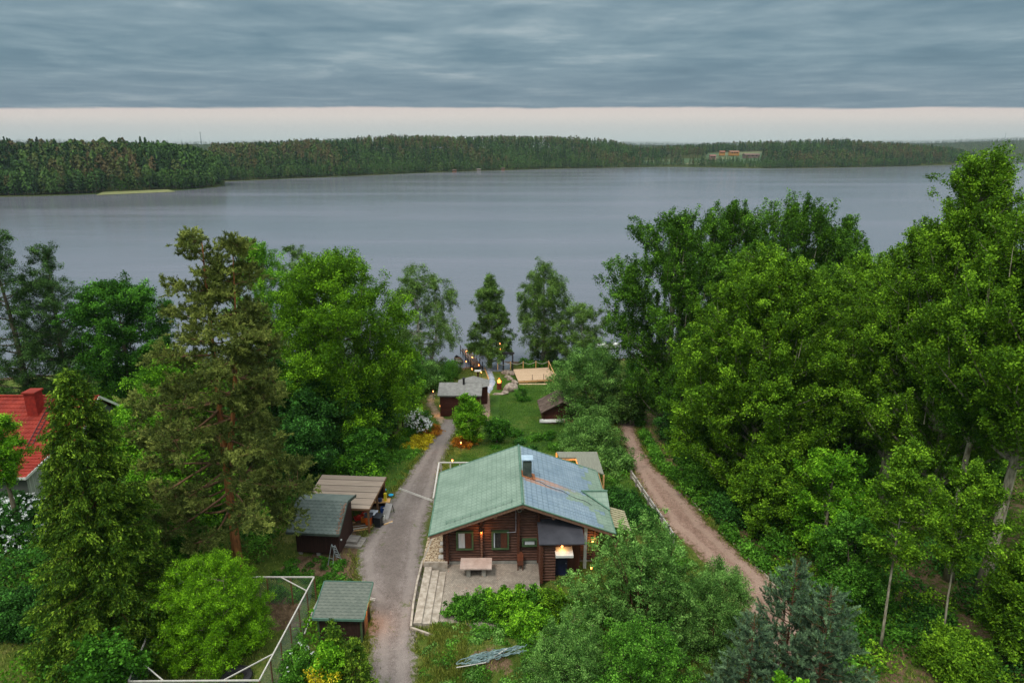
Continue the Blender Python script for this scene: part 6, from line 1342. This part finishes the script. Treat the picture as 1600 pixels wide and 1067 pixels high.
for x_ in (-3.5, 2.0): fr2 = MB().box(x_ - .6, x_ + .6, .02, .12, .9, 2.2).build('window', M_white, rh); MB().box(x_ - .5, x_ + .5, -.01, .1, 1.0, 2.1).build('pane', M_glass, fr2)
# lower wing
P = MB(); wx = PY(40, 745, 47.6).x + 42; P.box(X0 + 2, wx - .3, -3.6, .08, -.3, 2.35); P.build('wing_wall', M_wallY, rh)
tile_y('wing_roof', .05, 3.0, -4.0, 2.35, X0 + 2, wx, M_rr, rh); P = MB(); P.bar((X0 + 2, -4.0, 2.28), (wx, -4.0, 2.28), .06, .2); P.bar((wx, -4.0, 2.28), (wx, .05, 2.95), .06, .2); P.build('verge_board', M_white, rh)
# ------------------------------------------------------------------ fence and edging along the dirt road
pts = [G(*q_) for q_ in ((986, 748), (994, 760), (1003, 774), (1013, 789), (1023, 804), (1034, 820), (1044, 835), (1052, 848))]; o_ = pts[0]
o = thing('road_fence', 'low weathered board fence along the left verge of the dirt road', 'fence', o_)
for k, p in enumerate(pts): MB().box(p.x - o_.x - .07, p.x - o_.x + .07, p.y - o_.y - .07, p.y - o_.y + .07, p.z - o_.z - .2, p.z - o_.z + .8).build('post', M_grey_wood, o)
for k in range(7):
    for h in (.25, .6): MB().bar(pts[k] - o_ + Vector((.06, 0, h)), pts[k + 1] - o_ + Vector((.06, 0, h)), .05, .16).build('rail', M_pale, o)
M_edge = wood_mat('grey_log', srgb(112, 102, 88), srgb(160, 148, 130), (2, 2, 2), 5)
eg = [(1069, 772), (1080, 782), (1092, 795), (1103, 807), (1128, 833), (1142, 845), (1156, 858), (1168, 870), (1180, 882), (1194, 896), (1206, 910), (1222, 930), (1235, 950)]
for k in range(len(eg) - 1):
    if k in (3,): continue
    a, b_ = G(*eg[k]), G(*eg[k + 1]); o = MB().tube([(0, 0, 0), tuple((b_ - a) * .45 + Vector((rl2.uniform(-.12, .12), 0, .0))), tuple((b_ - a) * rl2.uniform(.7, .9) + Vector((rl2.uniform(-.15, .15), 0, 0)))], [.07, .075, .05], 8).build('edge_log', M_edge); o.location = a + Vector((0, 0, .03)); tag(o, ['farthest', 'second farthest', 'third farthest', '', 'fourth farthest', 'fifth farthest', 'middle', 'fifth nearest', 'fourth nearest', 'third nearest', 'second nearest', 'nearest'][k] + ' of the grey logs laid along the right verge of the dirt road', 'log', 'logs edging the dirt road')
# ------------------------------------------------------------------ far houses, jetties, masts
def far_house(u, v, s, wpx, hpx, wallc, roofc, lab, lit=False, g=None):
    Ysh = float(yshore(ip(SH['main']['shore'], u))); 
    if s is None: p = PZ(u, v, 1.0)
    else:
        Z = float(h_main(np.array([float(u)]), np.array([float(s)]))[0]); p = PY(u, v, Ysh + s); 
    dep = p.y * cp + (CAMZ - p.z) * sp; W_ = wpx / FPX * dep; H_ = hpx / FPX * dep; D2 = W_ * .7
    o = thing('far_house', lab, 'house', (p.x, p.y, p.z), 0, g)
    wl_ = MB().box(-W_ / 2, W_ / 2, 0, D2, -3, H_ * .6).build('wall', pbr('far_wall', srgb(*wallc), srgb(*[min(255, k + 20) for k in wallc]), nscale=.2), o)
    P = MB(); P.slab([(-W_ * .55, -.5, H_ * .58), (W_ * .55, -.5, H_ * .58), (W_ * .55, D2 / 2, H_), (-W_ * .55, D2 / 2, H_)], .3); P.slab([(-W_ * .55, D2 / 2, H_ + .02), (W_ * .55, D2 / 2, H_ + .02), (W_ * .55, D2 + .5, H_ * .58), (-W_ * .55, D2 + .5, H_ * .58)], .3); P.build('roof', pbr('far_roof', srgb(*roofc), nscale=1), o)
    for k in (-1, 0, 1): MB().box(k * W_ * .28 - W_ * .07, k * W_ * .28 + W_ * .07, -.12, -.02, H_ * .15, H_ * .42).build('window', M_glass, o)
far_house(1129, 240, 185, 8, 4.5, (168, 116, 52), (132, 84, 60), 'left one of the two yellow houses on the far meadow'); far_house(1148, 240, 185, 14, 4.5, (168, 116, 52), (132, 92, 66), 'right, longer one of the two yellow houses on the far meadow')
far_house(1114, 246.5, 120, 9, 5, (140, 104, 92), (128, 88, 78), 'pink-roofed house lowest on the far meadow, left'); far_house(1176, 244, 150, 22, 4, (112, 92, 80), (108, 84, 74), 'long low barn at the right end of the far meadow')
far_house(1202, 260.5, None, 5, 5, (150, 92, 46), (96, 66, 44), 'orange-brown cottage with lit porch on the far shore, under the meadow'); far_house(1342, 258.5, None, 6, 4, (150, 110, 50), (90, 70, 44), 'yellowish cottage on the far shore, right part')
far_house(935, 260.5, None, 6, 4, (130, 84, 50), (90, 60, 44), 'brown cottage at the water where the big hill ends'); far_house(710, 267.5, None, 6, 3, (112, 72, 44), (80, 60, 44), 'orange cottage on the far shore, left of the middle'); far_house(786, 265, None, 5, 3, (112, 76, 48), (80, 60, 44), 'orange cottage on the far shore, near the middle'); far_house(748, 266, None, 6, 2.6, (112, 106, 96), (110, 100, 90), 'pale boathouse on the far shore between the orange cottages')
for (u, v0, v1, Y, lab) in ((314, 219, 205, 2300, 'thin radio mast on the left skyline'), (1570, 217, 207, 3000, 'thin radio mast on the right skyline')):
    a, b_ = PY(u, v0, Y), PY(u, v1, Y); o = thing('radio_mast', lab, 'mast', (a.x, a.y, a.z - 15)); h_ = b_.z - a.z + 15
    MB().tube([(0, 0, 0), (0, 0, h_)], [1.6, .5], 6).build('pole', M_alu, o); MB().tube([(0, 0, h_ - 6), (0, 0, h_ - 3)], 1.6, 6).build('antenna', M_alu, o)
# ------------------------------------------------------------------ garden shrubs that stand by themselves
def S_(u, v, Y, wpx, name, label, leafm, seed, **k):
    k = dict(dict(cb=0.0, prof=prof_dome, nl=26, tw=8, lv=60, cr=.14, leaf=.1, stems=4, cat='bush', leader=False, rise=.3), **k); return T(u, v, Y, wpx, name, label, leafm, seed, **k)
S_(652, 638, 65, 40, 'lilac_bush', 'white flowering lilac beside the little green-roofed shed', 'maple', 201, prof=prof_oval)
M_bloss = pbr('white_petals', srgb(214, 216, 214), srgb(236, 238, 236), rough=.8)
def blossoms(parent_uvYw, root, n, seed, m='white', size=.1, prof=prof_dome):
    u, v, Y, w_ = parent_uvYw; at, H, Rd = place(u, v, Y, w_); rg = np.random.default_rng(seed); q = rg.random(n); az = rg.uniform(0, 6.28, n)
    r = Rd * 1.05 * np.array([float(prof(x)) for x in q]) * rg.uniform(.8, 1.1, n); C = np.stack([r * np.cos(az), r * np.sin(az), H * q * .98], -1)
    k = 7; P = (C[:, None] + rg.normal(0, size * .7, (n, k, 3))).reshape(-1, 3); N = len(P); nr = unit(rg.normal(0, 1, (N, 3)) + [0, -.4, .8]); ax = unit(np.cross(nr, rg.normal(0, 1, (N, 3)))); sd = np.cross(nr, ax); l = size * rg.uniform(.5, 1, (N, 1))
    V = np.stack([P - ax * l, P + sd * l, P + ax * l, P - sd * l], 1).reshape(-1, 3); return tag(quads_mesh('blossom', V, N, M_bloss, root, attrs=dict(tint=rg.random(N))), kind='stuff')
lil = [o for o in col.objects if o.name.startswith('lilac_bush') and o.get('label', '').startswith('white')][0]
blossoms((652, 638, 65, 40), lil, 150, 3, size=.12, prof=prof_oval)
sp_ = S_(22, 775, 43, 120, 'flowering_bush', 'tall bush covered in white flowers at the left edge', 'deep', 202, nl=50, lv=70, cr=.18, leaf=.13)
blossoms((22, 775, 43, 120), sp_, 260, 5, size=.1)
S_(650, 696, 60.5, 44, 'golden_shrub', 'low golden yellow shrub at the left verge of the driveway', 'yellow', 203, lv=50)
S_(658, 685, 62, 34, 'golden_shrub', 'yellow and orange shrub just behind the golden one', 'yellow', 204, lv=50)
S_(667, 674, 64, 34, 'copper_shrub', 'copper coloured shrub at the left verge of the driveway', 'orange', 205, lv=50)
S_(674, 666, 65.5, 28, 'copper_shrub', 'farthest copper coloured shrub of the row left of the driveway', 'orange', 206, lv=50)
S_(727, 680, 61, 34, 'copper_shrub', 'copper coloured shrub right of the driveway with two lanterns', 'orange', 207, lv=50)
S_(628, 712, 58, 62, 'spirea_mound', 'long low rounded green mound beside the driveway, farther one', 'bush', 208, lv=60)
S_(600, 722, 56.5, 56, 'spirea_mound', 'low rounded green mound nearer the elder bush', 'bush', 209, lv=60)
S_(622, 682, 61, 30, 'currant_bush', 'small round bush in the grass left of the golden shrub', 'bush', 210)
S_(640, 664, 64, 26, 'currant_bush', 'small bush at the foot of the white lilac', 'maple', 211)
S_(817, 602, 78.5, 22, 'rose_bush', 'small loose bush alone on the lawn below the deck', 'maple', 212, nl=16, lv=30)
for i, (u, v, Y, w_, lab) in enumerate(((778, 672, 62.5, 26, 'leftmost berry bush at the near edge of the garden plot'), (790, 655, 64.5, 34, 'berry bush at the far left corner of the garden plot'), (812, 676, 61.5, 30, 'near berry bush, second from the left in the garden plot'), (806, 662, 64, 30, 'far berry bush in the left half of the garden plot'), (836, 668, 62.5, 34, 'widest berry bush in the middle of the garden plot'), (832, 690, 59.5, 22, 'small near berry bush in the middle of the garden plot'), (858, 663, 63, 32, 'far berry bush in the right half of the garden plot'), (868, 684, 59.5, 40, 'large near berry bush at the right end of the garden plot'), (888, 668, 61.5, 38, 'berry bush at the far right corner of the garden plot'), (775, 690, 60, 24, 'near left berry bush by the young fruit tree'))):
    S_(u, v + 7, Y, w_ * .68, 'berry_bush', lab, ('maple', 'bush', 'deep')[i % 3], 220 + i, nl=14, lv=26, leaf=.12, cr=.16, fill=.3, group='berry bushes in the garden plot')
T(776, 654, 62, 40, 'apple_tree', 'young fruit tree with a bare thin stem in front of the garden plot', 'maple', 240, cb=.4, prof=prof_round, nl=18, tw=6, lv=34, cr=.2, leaf=.14)
S_(912, 690, 58.5, 60, 'willow_bush', 'grey-green bush between the garden plot and the open canopy', 'willow', 241, nl=34, lv=70, leaf=.13, cr=.2)
S_(955, 705, 55, 60, 'willow_bush', 'loose grey-green bush at the left verge of the dirt road', 'willow', 242, nl=34, lv=70, leaf=.13, cr=.2)
S_(972, 770, 48, 50, 'hazel_bush', 'dark low bush right of the log house', 'deep', 243, nl=34, lv=70, leaf=.13, cr=.2)
S_(1000, 795, 45, 50, 'hazel_bush', 'dark low bush at the near end of the road fence', 'deep', 244, nl=34, lv=70, leaf=.13, cr=.2)
# hedge in front of the paved yard
for i, (u, v, Y, w_, lm, lab) in enumerate(((722, 926, 35.1, 46, 'bush', 'lowest, leftmost hedge bush in front of the paved yard'), (752, 918, 35, 50, 'bush', 'second hedge bush from the left in front of the paved yard'), (780, 914, 35, 46, 'bright', 'hedge bush in front of the paved yard below the stone table'), (805, 905, 34.8, 46, 'bright', 'bright maple-leaved bush in the middle of the hedge'), (838, 912, 34.8, 50, 'bush', 'hedge bush below the annex corner'), (862, 914, 34.6, 44, 'aspen', 'olive green hedge bush at the right end of the hedge'), (830, 940, 33, 60, 'bright', 'bright bush in front of the right half of the hedge'))):
    S_(u, v + 8, Y, w_, 'hedge_bush', lab, lm, 260 + i, nl=34, lv=52, leaf=.12, cr=.13, group='hedge bushes before the paved yard')
S_(40, 925, 34, 120, 'hazel_bush', 'dark bush below the flowering bush at the left edge', 'deep', 280, nl=44, lv=70, leaf=.13, cr=.18)
S_(510, 905 + 90, 27.6, 44, 'dogwood_bush', 'bright green bush left of the young spruces at the bottom', 'bright', 281, nl=30, lv=48, leaf=.11, cr=.13)
fb = S_(465, 1000, 28.3, 60, 'flowering_bush', 'low bush with small white flowers beside the wire run', 'bush', 282, nl=30, lv=48, leaf=.1, cr=.13); blossoms((465, 1000, 28.3, 60), fb, 36, 9, size=.035)
S_(500, 1030, 26.8, 44, 'golden_shrub', 'yellowish shrub at the bottom edge beside the driveway', 'yellow', 283, nl=18, lv=20, leaf=.08, cr=.14)
# old net heap on the bank
p = G(755, 1030); o = thing('net_heap', 'grey-blue fishing net heaped on the weedy bank in the foreground', 'net', (p.x, p.y, p.z), R(18)); rn = random.Random(4); P = MB()
for k in range(46):
    x_ = rn.uniform(-1.5, 1.3); y_ = rn.uniform(-.28, .28); pts = [(x_ + .25 * j + rn.uniform(-.05, .05), y_ + rn.uniform(-.1, .1), .08 + rn.uniform(0, .18)) for j in range(6)]; P.tube(pts, .022, 4)
P.build('netting', pbr('net', srgb(86, 110, 110), srgb(132, 152, 152), nscale=5), o)
P = MB(); P.tube([(-1.5, -.2, .1), (0, -.35, .12), (1.4, .2, .2)], .03, 5); P.build('edge_rope', M_pale, o)
# ------------------------------------------------------------------ ground cover nobody could count
rG = np.random.default_rng(77)
def road_r(y):     # x of the dirt road's right edge at distance y
    return np.interp(y, RE[:, 1], RE[:, 0])
RE = np.array(sorted([[G(*q_).x, G(*q_).y] for q_ in ((985, 590), (992, 650), (1000, 685), (1022, 728), (1070, 772), (1108, 815), (1150, 858), (1200, 900), (1250, 960), (1320, 1067), (1400, 1180))], key=lambda a: a[1]))
LE = np.array(sorted([[G(*q_).x, G(*q_).y] for q_ in ((955, 590), (961, 650), (968, 685), (982, 725), (1003, 770), (1035, 815), (1080, 858), (1120, 900), (1160, 960), (1200, 1067), (1230, 1180))], key=lambda a: a[1]))
def road_l(y): return np.interp(y, LE[:, 1], LE[:, 0])
pa, pb_, pc = [], [], []
for _ in range(180):
    y = rG.uniform(28, 92); pa.append((float(road_r(y)) + rG.uniform(.2, .9), y, rG.uniform(.35, .7), rG.uniform(.3, .9)))
for _ in range(1000):
    y = rG.uniform(24, 98) ; x = float(road_r(y)) + .7 + rG.random() ** 1.0 * (34 if y > 40 else 24); r = rG.uniform(.6, 1.6); h = r * rG.uniform(.6, 1.7)
    if y < 39: h = min(h, .75)
    if x - r * .9 < float(road_r(y)) + .1: r = .45; h = .5
    if y < 31 and x < float(road_r(y)) + 7 and rG.random() < .6: continue
    (pa, pb_, pc)[int(rG.integers(3))].append((x, y, r, h))
shrub_mass('undergrowth', LF['bush'], pa, leaf=.17, dens=330, seed=1); shrub_mass('undergrowth', LF['deep'], pb_, leaf=.17, dens=330, seed=2); shrub_mass('undergrowth', LF['aspen'], pc, leaf=.16, dens=330, seed=3)
pa, pb_, pc = [], [], []
def free_left(x, y):
    if y < 29.5: return x < -29
    if y < 36.2 and -19.4 < x < -11.2: return False
    if -16.5 < x < -8.6 and 35 < y < 49.5: return False
    if x > -9: return False
    if x < -34 and 45 < y < 61: return False
    if y > 56 and x > -12.5: return False
    if y > 50 and x > -11: return False
    return True
for _ in range(620):
    y = rG.uniform(26, 97); x = rG.uniform(-62, -9.5) if y > 50 else rG.uniform(-40, -11)
    if not free_left(x, y): continue
    r = rG.uniform(.7, 1.9); h = r * rG.uniform(.7, 1.7); h = min(h, 3.0 if y > 50 else 1.8)
    (pa, pb_, pc)[int(rG.integers(3))].append((x, y, r, h))
shrub_mass('undergrowth', LF['bright'], pa, leaf=.18, dens=230, seed=4); shrub_mass('undergrowth', LF['deep'], pb_, leaf=.18, dens=230, seed=5); shrub_mass('undergrowth', LF['bush'], pc, leaf=.18, dens=230, seed=6)
# strip between the house and the dirt road, and the bank in the foreground
pa, pb_ = [], []
for _ in range(330):
    y = rG.uniform(29, 58); xl = 7.6 if y > 38 else 3.0; xr = float(road_l(y)) - .9
    if xr < xl: continue
    x = rG.uniform(xl, xr); r = rG.uniform(.3, .75)
    if y > 42 and x < 9.5 and rG.random() < .7: continue
    (pa, pb_)[int(rG.integers(2))].append((x, y, r, r * rG.uniform(.4, .9)))
for _ in range(330):
    y = rG.uniform(26.5, 34.0); x = rG.uniform(-4.6, 4.5); r = rG.uniform(.18, .5)
    if abs(x + 1.1) < 1.7 and abs(y - 30.6) < .9: continue
    (pa, pb_)[int(rG.integers(2))].append((x, y, r, r * rG.uniform(.5, 1.0)))
shrub_mass('low_weeds', LF['bush'], pa, leaf=.11, dens=900, seed=7); shrub_mass('low_weeds', LF['willow'], pb_, leaf=.11, dens=900, seed=8)
pa = []
for _ in range(150):
    x = rG.uniform(-15.5, -8.9); y = rG.uniform(35.9, 40.2)
    if x > -10.4 and rG.random() < .6: continue
    pa.append((x, y, rG.uniform(.15, .4), rG.uniform(.12, .35)))
DR0 = wpoly([(560, 1100), (566, 1000), (562, 945), (548, 905), (540, 868), (556, 838), (640, 838), (660, 1100)])
pa = [q_ for q_ in pa if not inside(DR0, np.array([q_[0]]), np.array([q_[1]]))[0]]
for _ in range(60): pa.append((rG.uniform(-12.4, -8.6), rG.uniform(26.5, 31.5), rG.uniform(.15, .4), rG.uniform(.2, .5)))
shrub_mass('low_weeds', LF['maple'], pa, leaf=.1, dens=900, seed=9)
# reeds and alder scrub along the water
pa = []
for _ in range(170):
    x = rG.uniform(-18, -8.3); ys_ = float(shore_y(x)); pa.append((x, ys_ + rG.uniform(-7, 1.5), rG.uniform(.5, 1.2), rG.uniform(.8, 2.0)))
for _ in range(60):
    x = rG.uniform(1.5, 12); ys_ = float(shore_y(x)); pa.append((x, ys_ + rG.uniform(-3.0, .6), rG.uniform(.4, .9), rG.uniform(.5, 1.1)))
shrub_mass('shore_scrub', LF['bush'], pa, leaf=.17, dens=300, seed=10)
# grass blades
def blades(name, m, X, Y, h, seed, wd=.03):
    rg = np.random.default_rng(seed); n = len(X); Z = zg(X, Y); a = rg.uniform(0, 6.28, n); c, s = np.cos(a) * wd * .5, np.sin(a) * wd * .5; hh = h * rg.uniform(.5, 1.4, n); lx, ly = rg.normal(0, .35, n) * hh, rg.normal(0, .35, n) * hh
    V = np.stack([np.stack([X - c, Y - s, Z - .02], -1), np.stack([X + c, Y + s, Z - .02], -1), np.stack([X + c * .3 + lx, Y + s * .3 + ly, Z + hh], -1), np.stack([X - c * .3 + lx, Y - s * .3 + ly, Z + hh], -1)], 1).reshape(-1, 3)
    return tag(quads_mesh(name, V, n, m, attrs=dict(tint=rg.random(n))), kind='stuff')
M_blade = leaf_mat('grass_blades', srgb(64, 88, 28), srgb(92, 112, 44), srgb(138, 140, 78), .2)
M_blade2 = leaf_mat('lawn_blades', srgb(50, 84, 26), srgb(66, 102, 34), srgb(92, 122, 48), .2)
DRV = wpoly([(570, 1100), (574, 1000), (572, 945), (556, 905), (552, 868), (566, 838), (592, 806), (610, 775), (634, 742), (655, 712), (676, 680), (690, 655), (722, 655), (712, 680), (694, 725), (686, 760), (680, 790), (672, 815), (668, 850), (664, 880), (668, 915), (660, 950), (654, 1000), (660, 1100)])
def clear(X, Y):
    k = ~inside(DRV, X, Y) & ~((X > road_l(Y)) & (X < road_r(Y) - .1)) & (Y < shore_y(X))
    k &= ~((X > -6.2) & (X < 2.4) & (Y > 33.5) & (Y < 40.6)) & ~((X > -5.0) & (X < 6.4) & (Y > 39) & (Y < 48))
    k &= ~((X > -8.3) & (X < -1.5) & (Y > 70) & (Y < 100)) | ((X < -4.9) & (Y > 76))
    return k & ~(inside(DIRT, X, Y) & (np.random.default_rng(1).random(len(X)) < .85)) & ~(inside(BARE, X, Y) & (np.random.default_rng(2).random(len(X)) < .9))
X = rG.uniform(-40, 22, 240000); Y = 26 + 70 * rG.random(240000) ** 1.6; k = clear(X, Y) & ~inside(LAWN, X, Y); cl = np.sin(X * 1.9 + 2 * np.sin(Y * .8)) * np.sin(Y * 1.7 + X * .4) + rG.normal(0, .5, len(X)); k &= cl > -.3
blades('grass', M_blade, X[k], Y[k], .15, 1, .035)
X = rG.uniform(-9, 14, 150000); Y = rG.uniform(46, 92, 150000); k = clear(X, Y) & inside(LAWN, X, Y); blades('lawn_grass', M_blade2, X[k], Y[k], .06, 2, .04)
X = rG.uniform(-4.7, -2.5, 26000); Y = rG.uniform(26, 35, 26000); blades('grass', M_blade, X, Y, .28, 3, .025)
# tufts growing into the drive from both sides
E_ = []
for poly in ([(570, 1100), (574, 1000), (572, 945), (556, 905), (552, 868), (566, 838), (592, 806), (610, 775), (634, 742), (655, 712), (676, 680)], [(660, 1100), (654, 1000), (660, 950)], [(686, 760), (694, 725), (712, 680), (722, 655)], [(961, 650), (968, 685), (982, 725), (1003, 770), (1035, 815)], [(992, 650), (1000, 685), (1022, 728), (1070, 772), (1108, 815), (1150, 858), (1200, 900)]):
    A = wpoly(poly)
    for i in range(len(A) - 1):
        n = int(np.hypot(*(A[i + 1] - A[i])) * 260); f = rG.random((n, 1)); c = np.floor(rG.random((n, 1)) * 40) ; E_.append(A[i] + (A[i + 1] - A[i]) * f + rG.normal(0, .26, (n, 2)))
E_ = np.concatenate(E_); cl = np.sin(E_[:, 0] * 3.1 + E_[:, 1] * 1.3) * np.sin(E_[:, 1] * 2.7) ; E_ = E_[cl > -.2]
o = blades('verge_grass', M_blade, E_[:, 0], E_[:, 1], .12, 4, .035); o.location.z = .03
# ------------------------------------------------------------------ smoke of the grill by the shore, and the evening haze
def volume_box(name, x0, x1, y0, y1, z0, z1, dens, colr, kind='stuff'):
    m = bpy.data.materials.new(name); m.use_nodes = True; n = m.node_tree; n.nodes.remove(n.nodes['Principled BSDF'])
    v = n.nodes.new('ShaderNodeVolumePrincipled'); v.inputs['Density'].default_value = dens; v.inputs['Color'].default_value = colr
    n.links.new(v.outputs[0], n.nodes['Material Output'].inputs['Volume'])
    return tag(MB().box(x0, x1, y0, y1, z0, z1).build(name, m), kind=kind)
volume_box('haze', -4000, 4000, -200, 4500, -3, 140, .00009, (.40, .50, .60, 1))

m = bpy.data.materials.new('smoke'); m.use_nodes = True; t = NT(m.node_tree); t.n.remove(t.n['Principled BSDF'])
co = t.node('ShaderNodeTexCoord').outputs['Object']; r_ = t.node('ShaderNodeVectorMath', {0: t.scale(co, (.5, .55, .55))}, operation='LENGTH').outputs['Value']
dn = t.m('MULTIPLY', t.m('SUBTRACT', 1, t.smooth(r_, .15, .95)), t.smooth(t.noise(co, .8, 3), .38, .7))
v = t.node('ShaderNodeVolumePrincipled', {'Color': (.62, .68, .8, 1), 'Density': t.m('MULTIPLY', dn, .55)}); t.l.new(v.outputs[0], t.n['Material Output'].inputs['Volume'])
p = G(762, 572); o = MB().rock((0, 0, 0), 1.9, random.Random(3), (1.05, .9, .9)).build('smoke', m, smooth=True); o.location = (p.x, p.y + .3, p.z + 1.6); tag(o, kind='stuff')
